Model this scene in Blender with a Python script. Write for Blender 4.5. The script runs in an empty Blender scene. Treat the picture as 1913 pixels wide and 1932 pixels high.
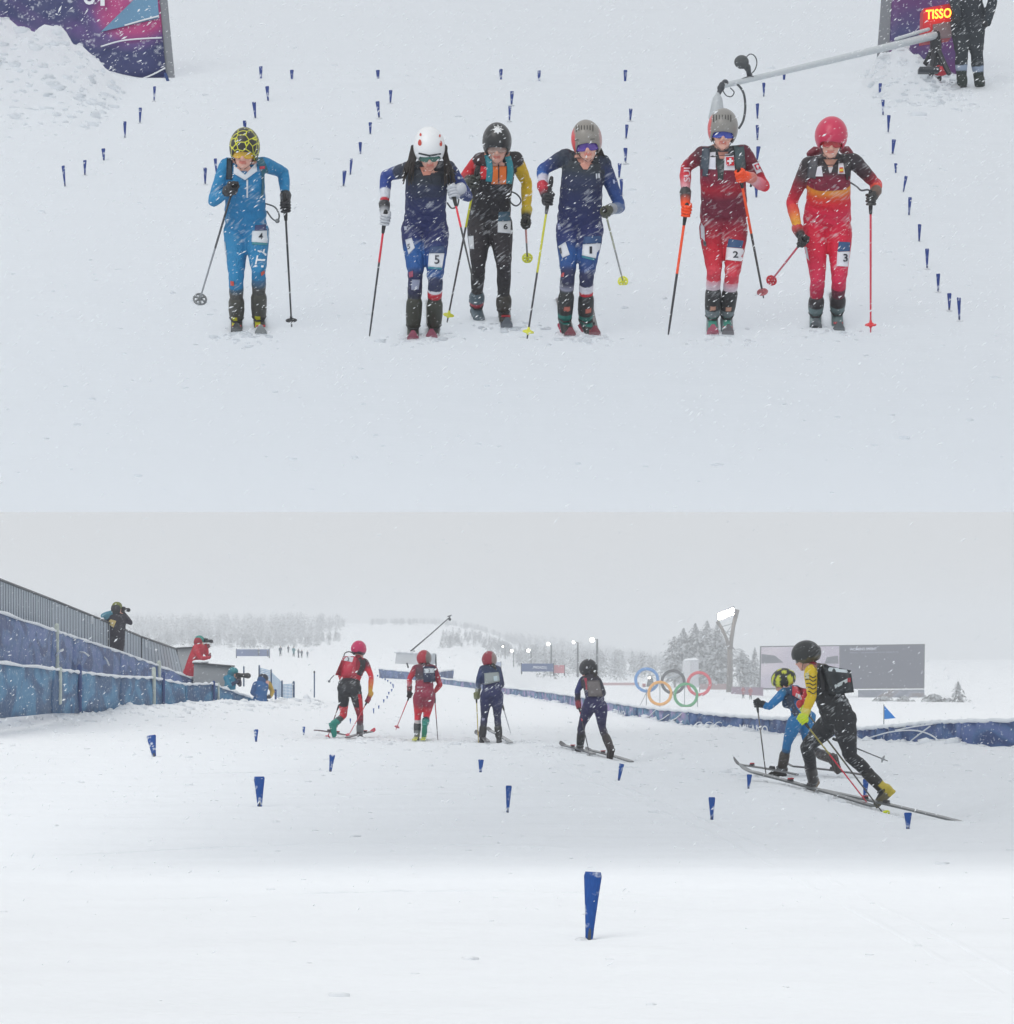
import bpy, bmesh, math, random
import numpy as np
from mathutils import Vector, Matrix
from mathutils.bvhtree import BVHTree

random.seed(7)
rng = np.random.default_rng(11)
scene = bpy.context.scene
COL = scene.collection

# ------------------------------------------------------------------ camera
# distances in metres; photograph coordinates (1913 x 1932) are turned into
# points on known surfaces or at known distances
FPX = 5480.0          # focal length in photograph pixels
CX, HZ = 956.5, 1220.0  # principal column, horizon row
CH = 1.5              # eye height above the finish-area snow
cam_data = bpy.data.cameras.new("camera")
cam = bpy.data.objects.new("camera", cam_data)
COL.objects.link(cam)
cam_data.sensor_fit = 'VERTICAL'
cam_data.sensor_height = 32.0
cam_data.lens = 32.0 * FPX / 1932.0
cam_data.shift_y = (HZ - 966.0) / 1932.0
cam_data.clip_start = 0.1
cam_data.clip_end = 6000.0
cam.location = (0, 0, CH)
cam.rotation_euler = (math.radians(90), 0, 0)
scene.camera = cam

# ------------------------------------------------------------------ world, sun, exposure
SUN_EL, SUN_AZ = math.radians(42), math.radians(215)   # azimuth clockwise from +Y
world = bpy.data.worlds.new("World")
scene.world = world
world.use_nodes = True
wn, wl = world.node_tree.nodes, world.node_tree.links
wn.clear()
w_out = wn.new('ShaderNodeOutputWorld')
w_bg = wn.new('ShaderNodeBackground')
w_sky = wn.new('ShaderNodeTexSky')
w_sky.sky_type = 'NISHITA'
w_sky.sun_disc = False
w_sky.sun_elevation = SUN_EL
w_sky.sun_rotation = SUN_AZ
w_sky.dust_density = 6.0
w_sky.air_density = 1.0
w_hs = wn.new('ShaderNodeHueSaturation')
w_hs.inputs['Saturation'].default_value = 0.12
w_mix = wn.new('ShaderNodeMix')
w_mix.data_type = 'RGBA'
w_mix.inputs['Factor'].default_value = 0.82
w_mix.inputs['B'].default_value = (6.9, 7.1, 7.32, 1)      # cloud cover
wl.new(w_sky.outputs['Color'], w_hs.inputs['Color'])
wl.new(w_hs.outputs['Color'], w_mix.inputs['A'])
wl.new(w_mix.outputs['Result'], w_bg.inputs['Color'])
w_bg.inputs['Strength'].default_value = 0.10
wl.new(w_bg.outputs['Background'], w_out.inputs['Surface'])

sun_data = bpy.data.lights.new("sun", 'SUN')
sun_data.energy = 0.6
sun_data.angle = math.radians(35)
sun_data.color = (1.0, 0.97, 0.93)
sun = bpy.data.objects.new("sun", sun_data)
COL.objects.link(sun)
_sd = Vector((math.sin(SUN_AZ) * math.cos(SUN_EL), math.cos(SUN_AZ) * math.cos(SUN_EL), math.sin(SUN_EL)))
sun.rotation_euler = _sd.to_track_quat('Z', 'Y').to_euler()

scene.view_settings.view_transform = 'Standard'
scene.view_settings.look = 'None'
scene.view_settings.gamma = 1.0
scene.view_settings.exposure = 0.19
scene.render.engine = 'CYCLES'
scene.cycles.max_bounces = 8
scene.cycles.volume_bounces = 1
scene.cycles.use_denoising = True

# ------------------------------------------------------------------ small helpers
def lin(r, g, b):
    def f(v):
        v /= 255.0
        return v / 12.92 if v <= 0.04045 else ((v + 0.055) / 1.055) ** 2.4
    return (f(r), f(g), f(b))

def at(x, y, d):
    return np.array(((x - CX) * d / FPX, d, CH + (HZ - y) * d / FPX))

def unit(v):
    v = np.asarray(v, float)
    return v / (np.linalg.norm(v) + 1e-12)

def sstep(a, b, x):
    t = np.clip((x - a) / (b - a), 0, 1)
    return t * t * (3 - 2 * t)

# ---- the raised race slope: a plane rising away from the lip
SL, SC = 0.36, 5.56
def d_up(y):
    return SC / (SL - (HZ - y) / FPX)
def slope_z(d):
    return CH + SL * d - SC
SLOPE_UP = unit((0, -SL, 1))
SLOPE_DOWN = unit((0, -1, -SL))
def d_lo(y):
    return CH * FPX / (y - HZ)

# ---- the finish area: flat, falling away behind the right-hand banner
_bx = np.array([-30, -3.2, -0.11, 1.89, 2.76, 3.48, 4.29, 4.86, 6.74, 12, 400])
_bd = np.array([170, 130, 93, 72, 62, 55.5, 53, 49, 45, 43, 43])
def wave(x, y, s, seed):
    r = np.random.default_rng(seed)
    out = 0
    for k in range(6):
        a = r.uniform(0, 2 * math.pi)
        f = s * r.uniform(0.6, 1.7)
        out = out + np.sin((x * math.cos(a) + y * math.sin(a)) * f + r.uniform(0, 6.28)) / 6
    return out
MOUNDS = []      # (x, y, sx, sy, height)
def ground_z(x, y):
    x = np.asarray(x, float); y = np.asarray(y, float)
    yy = np.maximum(y, 1.0)
    s = y - np.interp(x, _bx, _bd)
    t = x / yy
    dip = np.interp(s, [0, 6, 95, 275, 365, 465, 2500], [0, 0, -1.9, -5.3, -6.0, -6.1, -6.1])
    z = dip * sstep(-0.012, 0.016, t)
    # far slope on the left and middle
    z = z + sstep(430, 1500, y) * 13.0 * sstep(0.035, -0.03, t) * (1 - 0.55 * sstep(-0.055, -0.075, t))
    # snow thrown up along the right-hand banner
    near = np.exp(-((s + 0.35) / 0.75) ** 2) * sstep(-4.5, -2, x)
    z = z + near * (-0.02 + 0.10 * wave(x, y, 4.2, 3) + 0.06 * wave(x, y, 11.0, 4))
    # snow bank in front of the fence on the left
    fb = np.exp(-((y - (57 + (x + 9) * 4.2)) / 3.2) ** 2) * sstep(-4.3, -5.2, x)
    z = z + fb * (0.20 + 0.14 * wave(x, y * 0.3, 3.1, 8) + 0.07 * wave(x, y * 0.5, 8.3, 9))
    # gentle unevenness
    z = z + 0.008 * wave(x, y, 1.3, 5) * sstep(6, 14, y) * sstep(400, 60, y)
    z = z + 0.003 * wave(x, y, 4.5, 6) * sstep(100, 30, y)
    z = z + (0.006 * wave(x, y * .8, 8.5, 14) + 0.004 * wave(x, y * .7, 15.0, 15)) * sstep(75, 45, y)
    # side slopes under the two striding skiers
    z = z - 0.27 * (x - 3.25) * np.exp(-((x - 3.45) / 1.25) ** 4 - ((y - 28.4) / 2.6) ** 4)
    z = z - 0.19 * (x - 1.05) * np.exp(-((x - 1.25) / 0.85) ** 4 - ((y - 40.8) / 2.4) ** 4)
    for (mx, my, sx, sy, h) in MOUNDS:
        z = z + h * np.exp(-((x - mx) / sx) ** 2 - ((y - my) / sy) ** 2)
    return z
def hit_ground(px, py, dmin=8.0, dmax=1600.0):
    ds = np.geomspace(dmin, dmax, 1500)
    P = (px - CX) * ds / FPX
    Z = CH + (HZ - py) * ds / FPX
    below = Z < ground_z(P, ds)
    if not below.any():
        return at(px, py, dmax)
    return at(px, py, ds[int(np.argmax(below))])

# ------------------------------------------------------------------ materials
MATS = {}
def mat(name, color=(0.5, 0.5, 0.5), rough=0.6, metal=0.0, emit=None, emit_s=0.0, noise=0.06, nscale=30.0, bump=0.0, spec=0.5, coat=0.0):
    if name in MATS:
        return MATS[name]
    m = bpy.data.materials.new(name)
    m.use_nodes = True
    nt = m.node_tree
    b = nt.nodes['Principled BSDF']
    b.inputs['Roughness'].default_value = rough
    b.inputs['Metallic'].default_value = metal
    b.inputs['Specular IOR Level'].default_value = spec
    b.inputs['Coat Weight'].default_value = coat
    tc = nt.nodes.new('ShaderNodeTexCoord')
    nz = nt.nodes.new('ShaderNodeTexNoise')
    nz.inputs['Scale'].default_value = nscale
    nz.inputs['Detail'].default_value = 5
    nt.links.new(tc.outputs['Object'], nz.inputs['Vector'])
    mx = nt.nodes.new('ShaderNodeMix')
    mx.data_type = 'RGBA'
    mx.inputs['A'].default_value = (*[c * (1 - noise * 2) for c in color], 1)
    mx.inputs['B'].default_value = (*[min(1, c * (1 + noise * 2)) for c in color], 1)
    nt.links.new(nz.outputs['Fac'], mx.inputs['Factor'])
    nt.links.new(mx.outputs['Result'], b.inputs['Base Color'])
    if bump:
        bp = nt.nodes.new('ShaderNodeBump')
        bp.inputs['Strength'].default_value = bump
        bp.inputs['Distance'].default_value = 0.02
        nt.links.new(nz.outputs['Fac'], bp.inputs['Height'])
        nt.links.new(bp.outputs['Normal'], b.inputs['Normal'])
    if emit:
        b.inputs['Emission Color'].default_value = (*emit, 1)
        b.inputs['Emission Strength'].default_value = emit_s
    MATS[name] = m
    return m

def attr_mat(name, rough=0.6, dust=0.0, bump=0.2, coat=0.0, spec=0.4, dust_scale=1.0):
    """colour comes from the 'col' attribute; snow clings to it in streaks"""
    if name in MATS:
        return MATS[name]
    m = bpy.data.materials.new(name)
    m.use_nodes = True
    nt = m.node_tree
    N, L = nt.nodes, nt.links
    b = N['Principled BSDF']
    b.inputs['Roughness'].default_value = rough
    b.inputs['Specular IOR Level'].default_value = spec
    b.inputs['Coat Weight'].default_value = coat
    at_ = N.new('ShaderNodeAttribute')
    at_.attribute_name = 'col'
    tc = N.new('ShaderNodeTexCoord')
    src = at_.outputs['Color']
    if dust > 0:
        mp = N.new('ShaderNodeMapping')
        mp.inputs['Rotation'].default_value = (0, math.radians(34), 0)
        mp0 = N.new('ShaderNodeMapping')
        mp0.inputs['Rotation'].default_value = (0, math.radians(36), 0)
        mp.inputs['Rotation'].default_value = (0, 0, 0)
        mp.inputs['Scale'].default_value = (9 * dust_scale, 26 * dust_scale, 62 * dust_scale)
        L.new(tc.outputs['Object'], mp0.inputs['Vector'])
        L.new(mp0.outputs['Vector'], mp.inputs['Vector'])
        nz = N.new('ShaderNodeTexNoise')
        nz.inputs['Scale'].default_value = 1.0
        nz.inputs['Detail'].default_value = 3.0
        L.new(mp.outputs['Vector'], nz.inputs['Vector'])
        nz2 = N.new('ShaderNodeTexNoise')
        nz2.inputs['Scale'].default_value = 7.0
        L.new(tc.outputs['Object'], nz2.inputs['Vector'])
        mu = N.new('ShaderNodeMath'); mu.operation = 'MULTIPLY'
        L.new(nz.outputs['Fac'], mu.inputs[0]); L.new(nz2.outputs['Fac'], mu.inputs[1])
        mr = N.new('ShaderNodeMapRange')
        mr.inputs['From Min'].default_value = 0.315
        mr.inputs['From Max'].default_value = 0.47
        mr.inputs['To Max'].default_value = dust
        L.new(mu.outputs[0], mr.inputs['Value'])
        mx = N.new('ShaderNodeMix'); mx.data_type = 'RGBA'
        mx.inputs['B'].default_value = (0.78, 0.82, 0.86, 1)
        L.new(mr.outputs['Result'], mx.inputs['Factor'])
        L.new(src, mx.inputs['A'])
        src = mx.outputs['Result']
    L.new(src, b.inputs['Base Color'])
    if bump:
        wz = N.new('ShaderNodeTexNoise')
        wz.inputs['Scale'].default_value = 16.0
        wz.inputs['Detail'].default_value = 4.0
        wz.inputs['Distortion'].default_value = 0.8
        L.new(tc.outputs['Object'], wz.inputs['Vector'])
        bp = N.new('ShaderNodeBump')
        bp.inputs['Strength'].default_value = bump
        bp.inputs['Distance'].default_value = 0.03
        L.new(wz.outputs['Fac'], bp.inputs['Height'])
        L.new(bp.outputs['Normal'], b.inputs['Normal'])
    MATS[name] = m
    return m

M_SUIT = attr_mat('race_suit_fabric', 0.62, dust=0.55, bump=0.9)
M_CLOTH = attr_mat('winter_clothing', 0.8, dust=0.25, bump=0.6)
M_GEAR = attr_mat('moulded_gear', 0.45, dust=0.22, bump=0.12)
M_SHELL = attr_mat('helmet_shell', 0.34, dust=0.18, bump=0.0, coat=0.15)
M_PRINT = attr_mat('printed_patch', 0.6, dust=0.3, bump=0.15)
M_HAIR = mat('dark_hair', (0.028, 0.022, 0.02), 0.7, noise=0.3, nscale=60, bump=0.3)

def snow_mat(name, through=0.0, tone=(0.868, 0.892, 0.918)):
    m = bpy.data.materials.new(name)
    m.use_nodes = True
    nt = m.node_tree
    N, L = nt.nodes, nt.links
    N.clear()
    out = N.new('ShaderNodeOutputMaterial')
    df = N.new('ShaderNodeBsdfDiffuse')
    df.inputs['Roughness'].default_value = 0.9
    tc = N.new('ShaderNodeTexCoord')
    mp = N.new('ShaderNodeMapping')
    mp.inputs['Scale'].default_value = (0.32, 1.0, 1.0)
    L.new(tc.outputs['Object'], mp.inputs['Vector'])
    n1 = N.new('ShaderNodeTexNoise'); n1.inputs['Scale'].default_value = 1.6; n1.inputs['Detail'].default_value = 6
    n2 = N.new('ShaderNodeTexNoise'); n2.inputs['Scale'].default_value = 26; n2.inputs['Detail'].default_value = 4
    L.new(mp.outputs['Vector'], n1.inputs['Vector']); L.new(mp.outputs['Vector'], n2.inputs['Vector'])
    mx = N.new('ShaderNodeMix'); mx.data_type = 'RGBA'
    mx.inputs['A'].default_value = (*[c * 0.93 for c in tone], 1)
    mx.inputs['B'].default_value = (*tone, 1)
    L.new(n1.outputs['Fac'], mx.inputs['Factor'])
    L.new(mx.outputs['Result'], df.inputs['Color'])
    ad = N.new('ShaderNodeMath'); ad.operation = 'MULTIPLY_ADD'
    ad.inputs[1].default_value = 0.16
    L.new(n2.outputs['Fac'], ad.inputs[0]); L.new(n1.outputs['Fac'], ad.inputs[2])
    bp = N.new('ShaderNodeBump'); bp.inputs['Strength'].default_value = 0.6; bp.inputs['Distance'].default_value = 0.12
    L.new(ad.outputs[0], bp.inputs['Height'])
    L.new(bp.outputs['Normal'], df.inputs['Normal'])
    if through > 0:
        tr = N.new('ShaderNodeBsdfTranslucent')
        tr.inputs['Color'].default_value = (*tone, 1)
        ms = N.new('ShaderNodeMixShader')
        # translucency raised towards the lip, added to soften the shade edge below
        sp = N.new('ShaderNodeSeparateXYZ'); L.new(tc.outputs['Object'], sp.inputs[0])
        mr = N.new('ShaderNodeMapRange'); mr.interpolation_type = 'SMOOTHSTEP'
        mr.inputs['From Min'].default_value = 17.7; mr.inputs['From Max'].default_value = 25.0
        mr.inputs['To Min'].default_value = 0.91; mr.inputs['To Max'].default_value = through
        L.new(sp.outputs['Y'], mr.inputs['Value']); L.new(mr.outputs['Result'], ms.inputs['Fac'])
        L.new(df.outputs[0], ms.inputs[1]); L.new(tr.outputs[0], ms.inputs[2])
        L.new(ms.outputs[0], out.inputs['Surface'])
    else:
        L.new(df.outputs[0], out.inputs['Surface'])
    MATS[name] = m
    return m
M_SNOW = snow_mat('packed_snow')
M_SLOPE = snow_mat('thin_wind_packed_snow', through=0.78, tone=(0.925, 0.945, 0.965))  # translucency added so skylight reaches the ground underneath

def add_crust(m, scale, lo, hi, amount):
    nt = m.node_tree; N, L = nt.nodes, nt.links
    b = N['Principled BSDF']; src = b.inputs['Base Color'].links[0].from_socket
    tc = N.new('ShaderNodeTexCoord'); g = N.new('ShaderNodeNewGeometry')
    nz = N.new('ShaderNodeTexNoise'); nz.inputs['Scale'].default_value = scale; nz.inputs['Detail'].default_value = 5
    L.new(g.outputs['Position'], nz.inputs['Vector'])
    mr = N.new('ShaderNodeMapRange'); mr.inputs['From Min'].default_value = lo; mr.inputs['From Max'].default_value = hi; mr.inputs['To Max'].default_value = amount
    L.new(nz.outputs['Fac'], mr.inputs['Value'])
    mx = N.new('ShaderNodeMix'); mx.data_type = 'RGBA'; mx.inputs['B'].default_value = (.78, .82, .86, 1)
    L.new(mr.outputs['Result'], mx.inputs['Factor']); L.new(src, mx.inputs['A'])
    L.new(mx.outputs['Result'], b.inputs['Base Color'])

# ------------------------------------------------------------------ mesh building
class MB:
    """collects verts, faces and a colour per vertex"""
    def __init__(self):
        self.v, self.f, self.c = [], [], []
    def add(self, verts, faces, col=(0.5, 0.5, 0.5)):
        o = len(self.v)
        self.v.extend([tuple(p) for p in verts])
        self.f.extend([tuple(i + o for i in fc) for fc in faces])
        col = np.asarray(col, float)
        if col.ndim == 1:
            self.c.extend([tuple(col)] * len(verts))
        else:
            self.c.extend([tuple(q) for q in col])
        return self
    def box(self, c, size, rot=None, col=(0.5, 0.5, 0.5), axes=None, taper=1.0):
        c = np.asarray(c, float)
        sx, sy, sz = [s / 2 for s in size]
        P = []
        for z in (-1, 1):
            k = taper if z > 0 else 1
            for x, y in ((-1, -1), (1, -1), (1, 1), (-1, 1)):
                P.append((x * sx * k, y * sy * k, z * sz))
        P = np.array(P)
        if rot:
            R = np.array(Matrix.Rotation(rot, 3, 'Z'))
            P = P @ R.T
        if axes is not None:
            P = P @ np.array(axes)
        F = [(0, 3, 2, 1), (4, 5, 6, 7), (0, 1, 5, 4), (1, 2, 6, 5), (2, 3, 7, 6), (3, 0, 4, 7)]
        return self.add(P + c, F, col)
    def rings(self, R, col=(0.5, 0.5, 0.5), cap=True):
        """R: list of (n,3) rings"""
        n = len(R[0])
        V = np.concatenate(R)
        F = []
        for k in range(len(R) - 1):
            for i in range(n):
                j = (i + 1) % n
                F.append((k * n + i, k * n + j, (k + 1) * n + j, (k + 1) * n + i))
        if cap:
            F.append(tuple(range(n - 1, -1, -1)))
            F.append(tuple((len(R) - 1) * n + i for i in range(n)))
        if isinstance(col, list):      # one colour per ring
            col = np.repeat(np.array(col, float), n, axis=0)
        return self.add(V, F, col)
    def tube(self, pts, rad, n=10, col=(0.5, 0.5, 0.5), round_ends=True, ref=None, flat=1.0):
        P = [np.asarray(p, float) for p in pts]
        rad = list(rad) if hasattr(rad, '__len__') else [rad] * len(P)
        cols = col if isinstance(col, list) else None
        if round_ends:
            t0 = unit(P[0] - P[1]); t1 = unit(P[-1] - P[-2])
            P = [P[0] + t0 * rad[0] * 0.95, P[0] + t0 * rad[0] * 0.6] + P + [P[-1] + t1 * rad[-1] * 0.6, P[-1] + t1 * rad[-1] * 0.95]
            rad = [rad[0] * 0.25, rad[0] * 0.8] + rad + [rad[-1] * 0.8, rad[-1] * 0.25]
            if cols:
                cols = [cols[0]] * 2 + cols + [cols[-1]] * 2
        T = []
        for i in range(len(P)):
            a = P[max(i - 1, 0)]; b = P[min(i + 1, len(P) - 1)]
            T.append(unit(b - a))
        u = np.asarray(ref, float) if ref is not None else np.array((0.13, 0.31, 0.94))
        R = []
        ang = np.arange(n) * 2 * math.pi / n
        for p, t, r in zip(P, T, rad):
            u = u - t * np.dot(u, t)
            if np.linalg.norm(u) < 1e-4:
                u = np.cross(t, (1, 0.2, 0))
            u = unit(u)
            w = np.cross(t, u)
            R.append(p + np.outer(np.cos(ang), u) * r + np.outer(np.sin(ang), w) * r * flat)
        return self.rings(R, cols if cols else col)
    def ball(self, c, r, n=12, m=8, axes=None, col=(0.5, 0.5, 0.5)):
        r = np.array(r if hasattr(r, '__len__') else (r, r, r), float)
        R = []
        for k in range(1, m):
            th = math.pi * k / m
            a = np.arange(n) * 2 * math.pi / n
            R.append(np.stack([np.sin(th) * np.cos(a), np.sin(th) * np.sin(a), np.full(n, -np.cos(th))], 1) * r)
        if axes is not None:
            R = [q @ np.array(axes) for q in R]
        return self.rings([q + np.asarray(c, float) for q in R], col)
    def build(self, name, material, parent=None, origin=None, smooth=True, kind=None):
        V = np.array(self.v, float)
        o = np.zeros(3) if origin is None else np.asarray(origin, float)
        me = bpy.data.meshes.new(name)
        me.from_pydata((V - o).tolist(), [], self.f)
        at_ = me.attributes.new('col', 'FLOAT_COLOR', 'POINT')
        C = np.ones((len(V), 4)); C[:, :3] = np.array(self.c)
        at_.data.foreach_set('color', C.ravel())
        if smooth:
            me.polygons.foreach_set('use_smooth', [True] * len(me.polygons))
        me.materials.append(material)
        me.validate()
        me.update()
        ob = bpy.data.objects.new(name, me)
        COL.objects.link(ob)
        if parent is not None:
            ob.parent = parent
            ob.location = Vector(o) - Vector(world_loc(parent))
        else:
            ob.location = o
        if kind:
            ob['kind'] = kind
        return ob

_WL = {}
def world_loc(ob):
    l = Vector(ob.location)
    while ob.parent is not None:
        ob = ob.parent
        l += ob.location
    return l

def empty(name, loc):
    o = bpy.data.objects.new(name, None)
    COL.objects.link(o)
    o.location = Vector(loc)
    o.empty_display_size = 0.2
    return o
def tag(o, label, cat=None, group=None, kind=None):
    o['label'] = label
    if cat: o['category'] = cat
    if group: o['group'] = group
    if kind: o['kind'] = kind
    return o

def voxel(mb, size, smooth=5):
    """fuses the overlapping shapes of mb into one continuous surface; returns verts, faces"""
    me = bpy.data.meshes.new('shape')
    me.from_pydata(mb.v, [], mb.f)
    bm = bmesh.new(); bm.from_mesh(me)
    bmesh.ops.recalc_face_normals(bm, faces=bm.faces)
    bm.to_mesh(me); bm.free()
    ob = bpy.data.objects.new('shape', me)
    COL.objects.link(ob)
    r = ob.modifiers.new('r', 'REMESH'); r.mode = 'VOXEL'; r.voxel_size = size
    s = ob.modifiers.new('s', 'SMOOTH'); s.factor = 0.5; s.iterations = smooth
    dg = bpy.context.evaluated_depsgraph_get()
    ev = ob.evaluated_get(dg).to_mesh()
    n = len(ev.vertices)
    V = np.empty(n * 3); ev.vertices.foreach_get('co', V)
    F = [tuple(p.vertices) for p in ev.polygons]
    ob.evaluated_get(dg).to_mesh_clear()
    bpy.data.objects.remove(ob); bpy.data.meshes.remove(me)
    return V.reshape(-1, 3), F

_TXT = {}
def text_shape(s):
    """outline triangles of a word in the unit square"""
    if s in _TXT:
        return _TXT[s]
    cu = bpy.data.curves.new('t', 'FONT')
    cu.body = s
    cu.offset = 0.018
    cu.resolution_u = 3
    ob = bpy.data.objects.new('t', cu)
    COL.objects.link(ob)
    dg = bpy.context.evaluated_depsgraph_get()
    me = bpy.data.meshes.new_from_object(ob.evaluated_get(dg))
    V = np.array([v.co[:2] for v in me.vertices])
    F = [tuple(p.vertices) for p in me.polygons]
    lo, hi = V.min(0), V.max(0)
    asp = (hi[0] - lo[0]) / (hi[1] - lo[1])
    V = (V - lo) / (hi - lo)
    bpy.data.objects.remove(ob); bpy.data.curves.remove(cu); bpy.data.meshes.remove(me)
    _TXT[s] = (V, F, asp)
    return _TXT[s]
def bilin(q, u, v):
    q = [np.asarray(p, float) for p in q]    # p00, p10, p11, p01
    u = np.asarray(u)[:, None]; v = np.asarray(v)[:, None]
    return q[0] * (1 - u) * (1 - v) + q[1] * u * (1 - v) + q[2] * u * v + q[3] * (1 - u) * v
def board_text(s, quad, material, name='lettering', parent=None, off=0.012):
    """flat lettering lying on a board given by four 3-D corners (lower left, lower right, upper right, upper left)"""
    V, F, _ = text_shape(s)
    P = bilin(quad, V[:, 0], V[:, 1])
    n = unit(np.cross(np.asarray(quad[1]) - quad[0], np.asarray(quad[3]) - quad[0]))
    mb = MB(); mb.add(P + n * off, F, (0.8, 0.8, 0.8))
    return mb.build(name, material, parent, smooth=False)
# ------------------------------------------------------------------ the setting: snow
def grid_mesh(name, X, Y, Z, material, label, thick=0.0):
    ny, nx = X.shape
    V = np.stack([X, Y, Z], -1).reshape(-1, 3)
    idx = np.arange(nx * ny).reshape(ny, nx)
    F = np.stack([idx[:-1, :-1], idx[:-1, 1:], idx[1:, 1:], idx[1:, :-1]], -1).reshape(-1, 4)
    me = bpy.data.meshes.new(name)
    me.from_pydata(V.tolist(), [], F.tolist())
    me.polygons.foreach_set('use_smooth', [True] * len(me.polygons))
    me.materials.append(material)
    me.update()
    ob = bpy.data.objects.new(name, me)
    COL.objects.link(ob)
    tag(ob, label, kind='structure')
    return ob

# mounds under the big skier at the right and her companion

UPM = []     # little heaps on the race slope: (x, d, sx, sd, h)
def up_extra(x, d):
    z = 0.018 * wave(x, d, 1.1, 21) + 0.010 * wave(x, d, 3.4, 22) + 0.007 * wave(x, d, 10.0, 26) + 0.004 * wave(x, d, 19.0, 27)
    z = z - 0.012 * wave(x * 0.22, d, 5.0, 23)
    z = z + (0.016 * wave(x, d * 1.4, 13.0, 24) + 0.012 * wave(x, d * 1.4, 27.0, 25)) * np.exp(-((d - 22.0 - .12 * np.sin(x * 1.7)) / 0.42) ** 2)
    for (mx, md, sx, sd, h) in UPM:
        z = z + h * np.exp(-((x - mx) / sx) ** 2 - ((d - md) / sd) ** 2)
    # groomed edge running across near the top
    z = z + 0.045 * sstep(33.15, 33.22, d + 0.05 * np.sin(x * 0.9)) * sstep(35.5, 33.5, d)
    # shovelled heaps beside the gantries
    l = sstep(-4.22, -5.05, x + 0.10 * wave(x, d, 6.0, 37)) * np.exp(-((d - 32.55) / 0.85) ** 2)
    z = z + l * (0.74 + 0.26 * sstep(-5.0, -6.2, x) + 0.16 * wave(x, d, 4.0, 31) + 0.13 * wave(x, d, 9.0, 32) + 0.09 * wave(x, d, 19.0, 36))
    l2 = sstep(-4.0, -4.9, x) * np.exp(-((d - 30.6) / 1.3) ** 2)
    z = z + l2 * (0.10 + 0.07 * wave(x, d, 7.0, 38) + 0.05 * wave(x, d, 15.0, 39))
    r = sstep(4.05, 4.32, x + 0.05 * wave(x, d, 9.0, 40)) * np.exp(-((d - 33.0) / 0.5) ** 2) * (1 - .8 * sstep(4.6, 5.0, x))
    z = z + r * (0.42 + 0.12 * wave(x, d, 5.0, 33) + 0.10 * wave(x, d, 11.0, 34) + 0.07 * wave(x, d, 23.0, 35))
    return z
for (fx, fd) in [(-2.02, 21.95), (-1.86, 21.9), (-0.70, 21.8), (-0.55, 21.8), (0.44, 21.9), (0.63, 21.9), (1.6, 21.9), (2.32, 22.1), (2.5, 22.1)]:
    UPM.append((fx, fd - 0.05, 0.13, 0.16, 0.02))
UPM.append((2.26, 21.75, 0.16, 0.1, 0.05)); UPM.append((2.46, 21.8, 0.14, 0.1, 0.045)); UPM.append((2.1, 21.75, 0.2, 0.12, 0.03))
UPM.append((-0.62, 21.45, 0.7, 0.14, 0.025)); UPM.append((0.6, 21.5, 0.6, 0.12, 0.02)); UPM.append((1.6, 21.5, 0.5, 0.12, 0.02))

LIP = SC / (SL - (HZ - 966.0) / FPX)
ys = np.concatenate([np.arange(LIP, 31.0, 0.11), np.arange(31.0, 35.0, 0.05), np.arange(35.0, 45.0, 0.2)])
tx = np.linspace(-1, 1, 221)
Y = np.repeat(ys[:, None], 221, 1)
X = tx[None, :] * (1.0 + 0.178 * ys[:, None])
Z = slope_z(Y) + up_extra(X, Y) * sstep(LIP - 0.1, LIP + 1.0, Y)
grid_mesh('snow_slope', X, Y, Z, M_SLOPE, 'raised snowy race slope with blue markers')

dy = np.concatenate([np.arange(5, 70, 0.16), np.geomspace(70, 1700, 420)])
tx = np.linspace(-1, 1, 221)
half = np.maximum(14.0, dy * 0.30)
Y = np.repeat(dy[:, None], 221, 1)
X = tx[None, :] * half[:, None]
Z = ground_z(X, Y)
grid_mesh('snow_ground', X, Y, Z, M_SNOW, 'trampled snow of the finish area running back to the hills')
# ground behind and beside the camera
hz = bpy.data.meshes.new('snow_field')
hz.from_pydata([(-500, -60, -0.35), (500, -60, -0.35), (500, 8, -0.35), (-500, 8, -0.35)], [], [(0, 1, 2, 3)])
hz.materials.append(M_SNOW)
so = bpy.data.objects.new('snow_field', hz); COL.objects.link(so)
tag(so, 'flat snow nearest to the viewer', kind='structure')

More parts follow.
